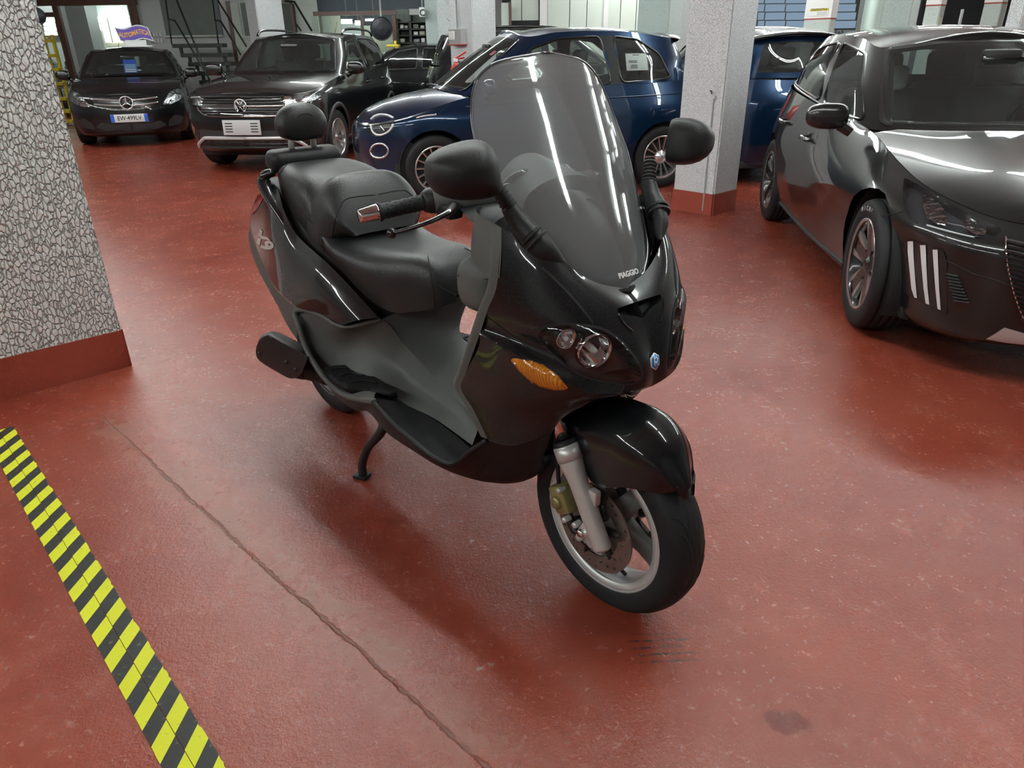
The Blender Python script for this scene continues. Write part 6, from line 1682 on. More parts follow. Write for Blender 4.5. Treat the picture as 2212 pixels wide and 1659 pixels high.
fiat = Car('city_car', 'deep blue small city car side-on behind the scooter windscreen', -.887, 7.67, 195.0)
car_shell(fiat, FIS)
c = fiat; V = fiat.V
zf = lambda P: px(P, (740, 140), 5.53)
HLf = [tuple(p) for p in closed_curve(zf([(290, 720), (330, 698), (420, 692), (520, 688), (610, 690), (625, 730), (600, 790), (545, 830), (470, 855), (390, 855), (320, 830), (292, 780)]), 26)]
hf = lamp(c, c.low, HLf, V, c.bvl, 'lampdark', .04, label='half-round headlight under the hood edge')
line_on(c, zf([(335, 720), (345, 780), (385, 825), (440, 840), (520, 815), (580, 760), (605, 705)]), V, c.bvl, .010, 'drl', 24, -.006, 'light_ring', parent=hf)
line_on(c, zf([(440, 715), (490, 790)]), V, c.bvl, .007, 'chrome', 8, -.015, 'lamp_trim', parent=hf)
FG = zf([(335, 1030), (360, 975), (420, 945), (490, 950), (540, 995), (545, 1050), (500, 1100), (430, 1112), (365, 1090)])
line_on(c, FG + [FG[0], FG[1]], V, c.bvl, .011, 'alloy', 40, .004, 'light_ring', label='silver ring light in the bumper')
line_on(c, zf([(340, 655), (390, 615), (460, 597), (540, 605), (605, 635)]), V, c.bvl if False else c.bvh, .010, 'drl', 24, .004, 'brow_light', label='white brow light on the hood')
line_on(c, zf([(880, 640), (940, 622), (1020, 608), (1120, 598)]), V, c.bvl, .008, 'alloy', 16, .004, 'side_repeater', label='silver repeater strip')
line_on(c, zf([(620, 770), (720, 860), (830, 950), (860, 975)]), V, c.bvl, .0022, MS['seam'], 16)
line_on(c, zf([(1130, 600), (1210, 530), (1300, 440), (1370, 370)]), V, c.bvl, .003, MS['seam'], 20)
patch_on(c, [(-.01, .30), (.36, .32), (.42, .42), (-.01, .45)], AXF, c.bvl, 'clad', .003, name='lower_grille')
car_common(c, FIS, 'blue', 'glassc', 'glassc')
car_finish(c, 'blue')
car_wheels(c, FIS, 'multi', steer=.05)
ext_mirror(c, -.52, .90, 1.0, 'blue', .20, .15, .14)
co, no = AY.cast(c.bvl, (-1.62, .82)); c.both('door_handle', box((-.09, -.006, -.018), (.09, .010, .018), .008, M=Matrix.Translation(co)), 'trim')
line_on(c, [(-.3, .84), (-.8, .855), (-1.4, .87), (-2.0, .885), (-2.5, .90)], AY, c.bvl, .006, 'blue', 30, .004, 'body_crease')
sp = []
for y, x0 in ((0, -2.55), (.2, -2.54), (.38, -2.50), (.47, -2.44)):
    sp.append([(x0 + .10, y, 1.448 - .06 * (y / .5) ** 2), (x0, y, 1.452 - .06 * (y / .5) ** 2), (x0 - .12, y, 1.432 - .05 * (y / .5) ** 2), (x0 - .10, y, 1.405 - .05 * (y / .5) ** 2), (x0, y, 1.39 - .05 * (y / .5) ** 2)])
c.part('roof_spoiler', mirror_bm(grid_bm(pgrid(sp, 14, 20), (-2.5, 0, 1.40))), 'trim', label='black roof spoiler')
patch_on(c, [(-1.735, .995), (-1.665, 1.418), (-1.80, 1.418), (-1.845, 1.005)], AY, c.bvg, 'trim', .002, name='door_pillar_cover', label='gloss black pillar between the side windows')
SH = [(-2.13, 1.115), (-2.13, 1.265), (-1.905, 1.265), (-1.905, 1.115)]
patch_on(c, [(1056, 117), (1068, 108), (1073, 110), (1061, 119)], V, c.bvg, pmat('pink_paper_tag', (.75, .22, .32), .5, var=.05), -.004, 3, 'paper_tag', False, 0)
stk = drape([(a, b) for a, b in SH], .05, AY, c.bvg, -.006); sh_ = c.part('window_sheet', stk, MC['plate'], label='white printed sheet inside the rear side window')
for z, x0, x1 in ((1.248, -2.05, -1.98), (1.196, -2.02, -1.93), (1.184, -2.02, -1.93), (1.158, -2.02, -1.95), (1.146, -2.02, -1.945), (1.134, -2.02, -1.945)):
    q = drape([(x0, z), (x0, z + .006), (x1, z + .006), (x1, z)], .03, AY, c.bvg, -.0045); c.part('print_line', q, MC['ink'], sh_)
for dx in (0,):
    c.part('wiper', sweep([(-.20, -.05, .99), (-.24, .25, .995), (-.33, .50, .985)], .010, 8, smooth=10), 'trim')
    c.part('wiper', sweep([(-.16, -.50, .985), (-.16, -.2, .995), (-.19, .12, .995)], .010, 8, smooth=10), 'trim')
    tl = []
for s in (1, -1):
    t = bmesh.new(); bmesh.ops.create_uvsphere(t, u_segments=16, v_segments=10, radius=1, matrix=Matrix.Translation((-2.72, s * .62, .86)) @ Matrix.Diagonal((.10, .07, .16, 1)))
    c.part('tail_lamp', t, 'red', smooth='all')
ft = text_bm('FIAT', .11, .001, sx=1.25, bold=.002); ft.transform(frame((-2.83, 0, .95), (-1, 0, .10), (0, -1, 0))); c.part('lettering', ft, 'alloy')
c.part('number_plate', box((-.006, -.26, -.055), (.006, .26, .055), .003, M=Matrix.Translation((-2.93, 0, .62))), 'plate')
for (x_, y_, h_, lab) in ((2.62, 10.45, 97.0, 'dark blue small car seen from behind between pillar and hatchback'),):
    k = copy_tree(fiat.root); k.location = (x_, y_, 0); k.rotation_euler = (0, 0, math.radians(h_)); k['label'] = lab

# ================= black hatchback with the roof sign, far left
MES = dict(wb=2.70, track=1.51, wr=.315, rim=.215, tw=.215, arch=.36, hw=.89,
 outline=[(.88, 0), (.865, .30), (.80, .54), (.66, .72), (.40, .84), (0, .88), (-.55, .885), (-1.2, .89), (-1.9, .89), (-2.65, .885), (-3.1, .80), (-3.36, .52), (-3.42, 0)],
 levels=[(.16, .12, .12, .10), (.21, .03, .05, .04), (.36, .005, .015, 0), (.50, 0, .0, 0), ([(.88, .62), (0, .70), (-3.4, .80)], .02, .0, .0), ([(.88, .70), (0, .80), (-3.4, .90)], .06, .02, .02)],
 top=[(.76, 0, .755), (.745, .28, .755), (.69, .50, .765), (.55, .66, .79), (.30, .765, .84), (0, .80, .90), (-.55, .80, .965), (-1.2, .82, .98), (-1.9, .82, 1.0), (-2.6, .80, 1.02), (-3.05, .70, 1.04), (-3.26, .45, 1.02), (-3.32, 0, 1.02)],
 hood_end=-.6, hood_z=[(.78, .757), (.6, .84), (.3, .91), (-.2, .975), (-.6, 1.01)], hood_pow=3.0,
 gbase=[(-.36, 0, 1.0), (-.40, .42, .995), (-.60, .74, .972), (-1.0, .80, .985), (-1.5, .81, .995), (-2.2, .80, 1.015), (-2.8, .75, 1.04), (-3.15, .52, 1.05), (-3.2, 0, 1.05)],
 gtop=[(-1.10, 0, 1.385), (-1.13, .32, 1.38), (-1.22, .565, 1.355), (-1.5, .60, 1.385), (-1.85, .61, 1.395), (-2.4, .60, 1.385), (-2.85, .55, 1.34), (-3.0, .38, 1.32), (-3.05, 0, 1.325)], crown=.045, bulge=.03,
 doors=[('front', rounded([(-.44, .26), (-.48, .62), (-.66, .962), (-1.55, .985), (-1.65, .26)], .08, 3))],
 side_windows=[rounded([(-.80, 1.01), (-1.28, 1.31), (-1.62, 1.35), (-1.60, 1.025)], .12, 4), rounded([(-1.70, 1.03), (-1.72, 1.352), (-2.3, 1.345), (-2.75, 1.18), (-2.7, 1.08)], .12, 4)],
 windscreen=rounded([(-.3, 1.03), (.4, 1.03), (.665, 1.025), (.515, 1.34), (.3, 1.36), (-.3, 1.368)], .10, 4), rear_glass=[(-.2, 1.10), (.5, 1.10), (.40, 1.29), (-.2, 1.30)])
merc = Car('black_hatchback', 'black hatchback with a star badge and a purple roof sign', -6.17, 12.533, -69.0)
car_shell(merc, MES)
c = merc; V = merc.V
hm = front_lamp(c, rounded([(.50, .60), (.56, .68), (.63, .775), (.74, .815), (.82, .785), (.825, .70), (.74, .645), (.62, .60)], .25, 3), label='clear swept headlight')
gr = patch_on(c, rounded([(-.01, .575), (.30, .585), (.455, .62), (.465, .70), (.40, .725), (-.01, .735)], .15, 2), AXF, c.bvl, 'trim', .004, name='grille', label='dark grille with two bright bars')
line_on(c, [(.05, .672), (.25, .682), (.445, .70)], AXF, c.bvl, .014, 'alloy', 12, .012, 'grille_bar', parent=gr)
line_on(c, [(.05, .60), (.25, .612), (.44, .632)], AXF, c.bvl, .013, 'alloy', 12, .012, 'grille_bar', parent=gr)
LG = frame((onshell(AXF, c.bvl, (.001, .64))[0].x + .018, 0, .642), (1, 0, .1), (0, 1, 0))
lg = c.part('badge', lathe([(.080, .0), (.086, .012), (.096, .012), (.102, 0)], 36, LG), 'alloy', label='round chrome star badge')
c.part('badge_back', lathe([(0, .002), (.088, .002), (.088, -.012)], 32, LG), 'trim', lg)
for a in (90, 210, 330):
    b = bmesh.new(); t = math.radians(a); d = Vector((math.cos(t), math.sin(t), 0)); n_ = Vector((-d.y, d.x, 0))
    vs = [b.verts.new(LG @ p) for p in (n_ * .016 + Vector((0, 0, .004)), d * .086 + Vector((0, 0, .006)), -n_ * .016 + Vector((0, 0, .004)), Vector((0, 0, .020)))]
    for f in ((0, 1, 3), (1, 2, 3), (0, 3, 2)): b.faces.new([vs[i] for i in f])
    c.part('badge_star', b, 'alloy', lg)
me_ = bmesh.new()
for i in range(26):
    y = -.33 + i * .026; z0 = .545 + .028 * (y / .33) ** 2
    for s in (1, -1):
        co = onshell(AXF, c.bvl, (abs(y), z0))[0]
        if co is None: continue
        sweep([(co.x + .004, y - s * .011, z0 - .014), (co.x + .004, y + s * .011, z0 + .014)], .0032, 5, bm=me_)
c.part('grille_mesh', me_, 'alloy', gr[0])['kind'] = 'stuff'
pl, PM_ = plate(c, onshell(AXF, c.bvl, (.001, .43))[0].x + .016, 0, .425, 'EW-499LV', (.52, .115), -.04)
c.part('plate_lettering', text_yz('EW·499LV', .088, PM_, .88, .0008), 'ink', pl)
for s in (-1, 1): c.part('plate_band', box((.004, s * .235 - .025, -.055), (.0068, s * .235 + .025, .055), .0, M=PM_), 'plateblue', pl)
patch_on(c, rounded([(-.01, .24), (.36, .25), (.50, .30), (.42, .37), (-.01, .345)], .15, 2), AXF, c.bvl, 'clad', .003, name='lower_intake', label='black mesh lower intake')
patch_on(c, rounded([(.52, .27), (.70, .30), (.76, .40), (.64, .44), (.54, .36)], .2, 2), AXF, c.bvl, 'clad', .004, name='corner_intake')
car_common(c, MES, 'black', 'glassd', 'glassd')
car_finish(c, 'black')
car_wheels(c, MES, 'five')
ext_mirror(c, -.60, .98, 1.02, 'trim', .22, .15, .15)
c.part('aerial', sweep([(-2.75, -.30, 1.38), (-2.92, -.26, 1.52)], [.006, .004], 8), 'trim')
# price card behind the windscreen
CM = frame((-.74, .03, 1.13), (.78, 0, .62), (0, 1, 0))
pc = c.part('price_card', box((-.10, -.135, -.002), (.10, .135, .002), .0, M=CM), MC['plateblue'], label='blue price card behind the windscreen')
for i, y in enumerate((.03, .0, -.03, -.062, -.098)):
    c.part('card_line', box((-.085, y - .011, .002), (.085, y + .011, .004), .0, M=CM), MC['plate'] if i > 2 else pmat('pale_blue_print', (.30, .55, .75), .5, var=.05), pc)
c.part('wiper', sweep([(-.42, -.35, 1.015), (-.45, .0, 1.025), (-.50, .3, 1.02)], .010, 8, smooth=10), 'trim')

# roof sign: its own thing, standing on that roof
MT['purple'] = pmat('purple_sign_face', (0.13, 0.07, 0.42), 0.35, var=.08)
MT['orange'] = pmat('orange_lettering', (0.85, 0.42, 0.03), 0.4, var=.08)
mroot = merc.M
sgn = thing('roof_sign', 'purple wavy AUTOMATICA sign standing on a black car roof', 'sign', mroot @ Vector((-1.50, .14, 1.40 + .045)), math.radians(-69 - 4))
def wav(y, z): return z + .028 * math.sin((y + .02) / .50 * 2 * math.pi)
def sign_plate(hw, hh, x0, x1, name, mat, parent):
    b = bmesh.new(); n = 28; F = []; B = []
    for i in range(n + 1):
        y = -hw + 2 * hw * i / n
        F.append([b.verts.new((x1, y + .05 * (1 - k) - .025, wav(y, .20 + hh * (2 * k - 1)))) for k in (0, 1)]); B.append([b.verts.new((x0, y + .05 * (1 - k) - .025, wav(y, .20 + hh * (2 * k - 1)))) for k in (0, 1)])
    for i in range(n):
        b.faces.new((F[i][0], F[i + 1][0], F[i + 1][1], F[i][1])); b.faces.new((B[i][1], B[i + 1][1], B[i + 1][0], B[i][0]))
        b.faces.new((F[i][1], F[i + 1][1], B[i + 1][1], B[i][1])); b.faces.new((F[i + 1][0], F[i][0], B[i][0], B[i + 1][0]))
    b.faces.new((F[0][0], F[0][1], B[0][1], B[0][0])); b.faces.new((F[n][1], F[n][0], B[n][0], B[n][1]))
    return obj(name, b, mat, parent)
fr = sign_plate(.27, .112, -.010, .008, 'sign_board', MC['plate'], sgn)
sign_plate(.255, .094, .008, .0105, 'sign_face', MT['purple'], fr)
tb = text_bm('AUTOMATICA', .105, .0005, sx=.72, bold=.003); tb.transform(frame((.0115, 0, .20), (1, 0, 0), (0, 1, 0)))
for v in tb.verts: v.co.z = wav(v.co.y, v.co.z)
obj('sign_lettering', tb, MT['orange'], fr)
obj('sign_foot', box((-.02, -.17, .0), (.012, .17, .10), .004), MC['plate'], sgn)
obj('sign_base', box((-.06, -.26, -.012), (.06, .26, .010), .004), MC['plate'], sgn)

# more cars standing behind, copies turned another way
def again(src, x, y, h, name, label):
    k = copy_tree(src.root); k.location = (x, y, 0); k.rotation_euler = (0, 0, math.radians(h)); k.name = name; k['label'] = label; return k
again(merc, -3.15, 14.6, 176, 'black_hatchback', 'black low car behind the compact suv, under the round mirror')
again(vw, 1.95, 12.3, 12, 'compact_suv', 'black car tail beside the meter box pillar')
# ------------------------------------------------------------------ BACKGROUND along the far side of the garage
def slab(name, u0, v0, u1, v1, Y, d, mat, parent=None, bev=0.0, floor=False, top=False):
    """upright box whose front face (at depth Y) covers that stretch of the photo"""
    a, b = at(u0, v0, Y), at(u1, v1, Y); m = at((u0 + u1) / 2, (v0 + v1) / 2, Y)
    um = lambda u: at(u, (v0 + v1) / 2, Y)[0]
    x0, x1 = um(u0), um(u1); z1, z0 = m[2] + abs(v1 - v0) / 2 * Y / FPX * 1.0, None
    z1 = at((u0 + u1) / 2, v0, Y)[2]; z0 = at((u0 + u1) / 2, v1, Y)[2]
    if floor: z0 = 0.0
    if top: z1 = CEIL
    return obj(name, box((min(x0, x1), Y, min(z0, z1)), (max(x0, x1), Y + d, max(z0, z1)), bev), mat, parent)
MT['curtain'] = pmat('glowing_cream_curtain', (0.85, 0.78, 0.62), 0.8, emit=(1.0, .9, .7), estr=2.2, bump=.3, bscale=20)  # window light behind the cloth put in as glow
MT['lit'] = emis('lit_office_lamp', (0.9, 1.0, 0.97), 14.0)
MT['sky_pane'] = emis('day_lit_pane', (0.36, 0.50, 0.66), 0.55)
MT['cream'] = pmat('cream_wall', (0.62, 0.62, 0.50), 0.8, var=.08)
MT['offw'] = pmat('off_white_panel', (0.62, 0.68, 0.62), 0.55, var=.06, vscale=2)
MT['smoke'] = pmat('grey_green_blind', (0.17, 0.20, 0.18), 0.6, var=.2, vscale=6, bump=.1)
MT['bluegrey'] = pmat('blue_grey_wall', (0.16, 0.19, 0.23), 0.7, var=.15)
MT['navy'] = pmat('dark_round_back', (0.02, 0.023, 0.03), 0.5, var=.15)
MT['redp'] = pmat('red_enamel', (0.55, 0.04, 0.03), 0.3, coat=.4, var=.1)
MT['stripe'] = pmat('thin_red_line', (0.30, 0.05, 0.04), 0.5, var=.1)
MT['ink2'] = pmat('dark_sign_ink', (0.02, 0.03, 0.03), 0.5, var=.1)
MT['pipe'] = pmat('pale_green_pipe', (0.60, 0.72, 0.66), 0.3, metal=.3, var=.08)

# left: shop front with brown frame and the office behind it
YS = 17.0
sf = thing('shop_front', 'brown framed glass shop front behind the car with the roof sign', 'shop front', at(200, 107, YS) * [1, 1, 0])
sfl = Matrix.Translation(sf.location).inverted()
def under(o, p): o.parent = p; o.matrix_parent_inverse = Matrix.Translation(p.location).inverted(); return o
def mull(u, v0, v1, w, name='mullion'):
    p = at(u, 80, YS); return under(obj(name, box((p[0] - w / 2, YS - .05, 0 if v1 is None else at(u, v1, YS)[2]), (p[0] + w / 2, YS + .05, at(u, v0, YS)[2]), .006), MT['brown']), sf)
mull(137, 3, None, .12); mull(300, 3, None, .14); mull(84, 3, None, .12)
xa_, xb_ = at(60, 5, YS)[0] - .8, at(284, 5, YS)[0]
ztop = at(180, 5, YS)[2]
under(obj('head_beam', box((xa_, YS - .06, ztop - .06), (xb_ + .1, YS + .06, ztop + .05), .006), MT['brown']), sf)
under(obj('transom', box((xa_, YS - .04, ztop - .26), (at(118, 20, YS)[0], YS + .04, ztop - .18), .006), MT['brown']), sf)
under(obj('glass_pane', box((at(137, 80, YS)[0], YS - .004, 0.1), (at(300, 80, YS)[0], YS + .004, ztop - .05)), MT['pane']), sf)
under(obj('glass_pane', box((at(84, 80, YS)[0], YS - .004, 0.1), (at(137, 80, YS)[0], YS + .004, ztop - .2)), MT['pane']), sf)
struct(obj('wall_office_top', box((xa_, YS - .05, ztop + .05), (xb_ + .3, YS + .1, CEIL)), MT['bluegrey']))
struct(obj('wall_office', box((-16, YS + 2.95, 0), (at(300, 80, YS)[0], YS + 3.1, CEIL)), MT['wall']))
struct(slab('column_office', 150, 8, 192, 110, YS + 1.6, .5, MT['grey'], floor=True, top=True))
struct(slab('column_office', 138, 8, 152, 110, YS + 1.65, .4, MT['plaster'], floor=True, top=True))
YW = YS + 2.8
w1 = thing('office_window', 'bright curtained window inside the office', 'window', at(240, 107, YW) * [1, 1, 0])
for (a, b) in ((222, 236), (238, 258)): under(slab('curtain', a, 40, b, 92, YW, .05, MT['curtain']), w1)
under(slab('window_frame', 236, 38, 238, 92, YW - .02, .04, MT['grey']), w1)
under(slab('glow_rail', 212, 33, 285, 39, YW - .02, .04, MT['lit']), w1)  # bright strip over the curtains, glow put into the rail
l1 = thing('office_lamp', 'glaring white lamp panel inside the office', 'lamp', at(205, 107, YW - .3) * [1, 1, 0])
under(slab('lamp_panel', 197, 38, 214, 64, YW - .3, .04, MT['lit']), l1)
under(slab('lamp_back', 195, 36, 216, 66, YW - .26, .04, MT['whiteplast']), l1); under(slab('lamp_stem', 204, -5, 207, 40, YW - .24, .03, MT['grey'], top=True), l1)
w2 = thing('shuttered_window', 'white shuttered window at the left of the office', 'window', at(105, 107, YW) * [1, 1, 0])
for i in range(4): under(slab('shutter_panel', 92 + i * 1.5, 38 + i * 10, 116 + i * 2, 46 + i * 10, YW, .04, MT['daylight']), w2)
under(slab('window_frame', 90, 34, 121, 80, YW + .03, .04, MT['brown']), w2)
w3 = thing('narrow_window', 'narrow day-lit window beside the grey office column', 'window', at(145, 107, YW) * [1, 1, 0])
under(slab('pane', 136, 45, 155, 92, YW, .03, MT['daylight']), w3); under(slab('window_frame', 133, 42, 158, 95, YW + .02, .04, MT['whiteplast']), w3)
again(vw, at(120, 107, 18.2)[0] - .6, 18.6, -30, 'compact_suv', 'dark car with roof rails inside the glass shop front')

def round_mirror(u, v, Y, r, label, arm):
    P = at(u, v, Y); t = thing('traffic_mirror', label, 'mirror', tuple(P), 0)
    obj('mirror_back', lathe([(0, .06), (r * .55, .045), (r * .9, .012), (r, 0), (r, -.02), (r * .9, -.012), (0, .01)], 36, frame((0, 0, 0), (0.25, -1, -.15))), MT['navy'], t)
    obj('mirror_rim', lathe([(r + .012 * math.cos(a), .012 * math.sin(a)) for a in np.linspace(0, 2 * math.pi, 8, endpoint=False)], 36, frame((0, 0, 0), (0.25, -1, -.15)), closed=True), MT['black'], t)
    obj('mirror_pole', sweep([(0, .03, .1), (0, .08, .3), (0, .08, CEIL - P[2])], .018, 8), MT['grey'], t)
round_mirror(80, 34, 13.6, .125, 'dark round traffic mirror beside the crinkled pillar', 1)
round_mirror(824, 62, 15.2, .20, 'dark round traffic mirror above the black low car', 1)

# yellow step ladder
YL = 15.9
ld = thing('step_ladder', 'yellow step ladder beside the crinkled pillar', 'ladder', tuple(gnd(132, 270) * [1, 1, 0]))
yl = ld.location.y; pL = at(118, 170, yl)[0]; pR = at(137, 170, yl)[0]
for x in (pL, pR):
    under(obj('stile', box((x - .022, yl - .04, 0), (x + .022, yl + .04, at(106, 75, yl)[2]), .006), MT['yellow']), ld)
for v in (88, 120, 150, 181, 213, 240, 262):
    z = at(125, v, yl)[2]; under(obj('tread', box((pL - .03, yl - .14, z - .03), (pR + .03, yl + .02, z + .03), .006), MT['yellow']), ld)

# wall with switches, blind window, steel stair
YW2 = 17.2
struct(slab('wall_stair', 294, 60, 620, 150, YW2, .15, MT['wall'], floor=True, top=True))
sw = thing('switch_panel', 'two rows of grey switch boxes on the white wall', 'switches', at(338, 80, YW2) * [1, 1, 0])
for r in range(2):
    for k in range(4): under(slab('switch_box', 322 + k * 7 + r * 3, 70 + r * 14, 327.5 + k * 7 + r * 3, 79 + r * 14, YW2 - .05, .05, MT['whiteplast'] if k else MT['grey'], bev=.004), sw)
bw = thing('blind_window', 'grey-green blinded window behind the steel stair', 'window', at(415, 60, YW2) * [1, 1, 0])
under(slab('blind', 350, -14, 470, 76, YW2 - .03, .04, MT['smoke']), bw)
under(slab('window_jamb', 467, -14, 474, 76, YW2 - .05, .06, MT['bluegrey']), bw); under(slab('window_sill', 352, 76, 480, 80, YW2 - .12, .12, MT['offw']), bw)
d2 = thing('side_door', 'narrow door with brown frame beside the steel stair', 'door', at(520, 60, YW2) * [1, 1, 0])
under(slab('door_frame', 498, 2, 506, 150, YW2 - .05, .06, MT['brown']), d2); under(slab('door_leaf', 506, 6, 524, 150, YW2 - .03, .04, MT['offw']), d2); under(slab('door_panel', 524, 6, 538, 78, YW2 - .03, .04, MT['smoke']), d2); under(slab('door_sill', 522, 78, 542, 82, YW2 - .05, .06, MT['offw']), d2)
stt = thing('steel_stair', 'dark steel stair with open treads and thin handrails', 'stairs', at(440, 107, 15.8) * [1, 1, 0])
TR_ = [(371, 481, 99), (390, 494, 119.5), (406, 500, 139), (419, 506, 159), (430, 512, 178), (441, 520, 197), (452, 528, 216)]
prev = None
for i, (ua, ub, v) in enumerate(TR_):
    Yk = 16.3 - .20 * i; a, b = at(ua, v, Yk), at(ub, v, Yk)
    under(obj('tread', box((a[0], Yk, a[2] - .04), (b[0], Yk + .27, a[2] + .035), .005), MT['steel']), stt)
    for q in (a[0] + .12, b[0] - .14):
        under(obj('riser_bracket', box((q, Yk + .05, a[2] - .20), (q + .05, Yk + .11, a[2] - .035)), MT['steel']), stt)
def rail(pts, Y0, Y1, r=.018, name='handrail'):
    P = [at(u, v, Y0 + (Y1 - Y0) * i / max(1, len(pts) - 1)) for i, (u, v) in enumerate(pts)]
    return under(obj(name, sweep(P, r, 8), MT['steel'], smooth=40), stt)
rail([(369, -30), (452, 172)], 16.4, 15.4); rail([(363, 41), (378, 45), (452, 170)], 16.4, 15.3); rail([(358, 0), (371, 95)], 16.4, 16.3, .015, 'rail_post'); rail([(470, 0), (532, 100)], 16.4, 15.4); rail([(464, 43), (477, 46), (520, 118)], 16.4, 15.5); rail([(459, 0), (472, 95)], 16.4, 16.3, .015, 'rail_post')
rail([(452, 172), (456, 225)], 15.4, 15.2, .015, 'rail_post')

# dark doorway and second stair rail right of the far pillar
dw = thing('dark_doorway', 'dark green doorway right of the far white pillar', 'door', at(630, 60, 17.0) * [1, 1, 0])
under(slab('door_leaf', 612, 8, 643, 150, 17.0, .05, MT['steel'], floor=True), dw); under(slab('door_bar', 634, 4, 640, 150, 16.95, .05, MT['brown']), dw)
struct(slab('wall_niche', 640, 30, 690, 120, 17.1, .1, MT['offw'], floor=True, top=True))
hr = thing('wall_handrail', 'slanting dark handrail above the suv roof', 'handrail', at(650, 60, 16.5) * [1, 1, 0])
under(obj('rail', sweep([at(616, 2, 16.8), at(636, 4, 16.7), at(673, 66, 16.2)], .022, 8), MT['steel']), hr); under(obj('rail_stay', sweep([at(640, 52, 16.6), at(650, 66, 16.4)], .018, 8), MT['steel']), hr)

# glazed office in the middle
YO = 16.2
of = thing('glazed_office', 'brown framed glazed office with lit lamps behind the suv', 'office', at(770, 107, YO) * [1, 1, 0])
struct(slab('wall_office_back', 676, 0, 950, 120, YO + 2.6, .1, MT['bluegrey'], floor=True, top=True))
under(slab('frame_head', 676, 24, 856, 33, YO, .08, MT['brown']), of); under(slab('frame_post', 850, 34, 858, 150, YO, .08, MT['brown']), of); under(slab('frame_post', 782, 34, 788, 150, YO + .02, .06, MT['brown']), of)
under(slab('partition', 680, 33, 740, 150, YO + 1.6, .05, MT['cream']), of); under(slab('partition', 740, 50, 785, 150, YO + 1.7, .05, MT['wall']), of); under(slab('partition', 790, 55, 850, 150, YO + 1.7, .05, MT['cream']), of)
under(slab('partition_post', 700, 30, 714, 150, YO + 1.5, .05, MT['offw']), of)
under(slab('glass_pane', 680, 33, 850, 150, YO + .04, .006, MT['pane']), of)
for a, b, v0, v1 in ((737, 760, 42, 51), (767, 778, 45, 54), (789, 825, 41, 45)):
    t = thing('office_lamp', 'bright office lamp above the suv roof, %s' % ('left of three' if a == 737 else 'middle of three' if a == 767 else 'right of three'), 'lamp', at((a + b) / 2, v0, YO + 1.2))
    _p = at((a + b) / 2, v0, YO + 1.2); under(obj('hanger', sweep([(_p[0], YO + 1.22, _p[2]), (_p[0], YO + 1.22, CEIL)], .01, 6), MT['grey']), t); under(slab('lamp_tube', a, v0, b, v1, YO + 1.2, .04, MT['lit']), t); under(slab('lamp_back', a - 1, v0 - 2, b + 1, v0, YO + 1.19, .06, MT['whiteplast']), t)
sh = thing('shelf_unit', 'dark shelf unit with boxes behind the office glass', 'shelves', at(890, 107, YO + .3) * [1, 1, 0])
under(slab('side', 858, 40, 862, 120, YO + .3, .4, MT['steel']), sh); under(slab('side', 884, 20, 889, 120, YO + .3, .4, MT['steel']), sh); under(slab('side', 920, 20, 924, 120, YO + .3, .4, MT['steel']), sh); under(slab('shelf_back', 858, 20, 924, 120, YO + .65, .05, MT['smoke']), sh)
for v in (47, 62, 76, 92): under(slab('shelf_board', 858, v, 924, v + 2, YO + .3, .4, MT['steel']), sh)
rnd = random.Random(3)
BOXL = ['grey', 'white', 'dark', 'cream']
for k, (u, v, w, h, mname, cn) in enumerate([(864, 62, 8, 9, 'whiteplast', 'white'), (874, 62, 7, 7, 'cream', 'cream'), (892, 62, 12, 10, 'smoke', 'grey-green'), (908, 62, 9, 7, 'offw', 'pale'), (893, 76, 10, 8, 'whiteplast', 'white'), (906, 76, 12, 9, 'cream', 'cream'), (864, 92, 10, 9, 'cream', 'cream'), (893, 92, 13, 8, 'grey', 'grey'), (910, 92, 8, 10, 'whiteplast', 'white')]):
    o = slab('storage_box', u, v - h, u + w, v - .5, YO + .38, .12, MT[mname], bev=.01)
    row = 'top' if v == 62 else 'middle' if v == 76 else 'bottom'
    tag(o, '%s box on the %s board of the dark shelf unit%s' % (cn, row, ', left bay' if u < 885 else ', right bay'), 'box', 'boxes on the office shelf')
sg = thing('hanging_sign', 'small white hanging sign with a dark C mark', 'sign', at(912, 26, 15.4))
under(slab('sign_box', 905, 15, 918, 37, 15.4, .12, MT['whiteplast'], bev=.02), sg)
under(slab('sign_arm', 884, 19, 905, 32, 15.44, .05, MT['grey']), sg)
tb_ = text_bm('C', .16, .002, bold=.004); tb_.transform(Matrix.Translation(Vector(at(912, 28, 15.39))) @ Matrix.Rotation(math.pi / 2, 4, 'X')); under(obj('sign_mark', tb_, MT['ink2']), sg)
under(obj('sign_rod', sweep([at(912, 16, 15.45), (at(912, 16, 15.45)[0], 15.45, CEIL)], .012, 6), MT['grey']), sg)
struct(slab('column_grey', 921, 40, 948, 120, 15.6, .4, MT['plaster_dim'], floor=True, top=True)); struct(slab('column_white', 947, 40, 985, 120, 15.2, .4, MT['plaster'], floor=True, top=True))
yt = thing('yellow_roof_box', 'small yellow box on the black low car roof', 'box', at(845, 98, 14.3)); under(slab('box_lid', 834, 96, 861, 101, 14.3, .25, MT['yellow'], bev=.01), yt); under(slab('box_knob', 851, 88, 856, 96, 14.35, .06, MT['yellow'], bev=.008), yt)

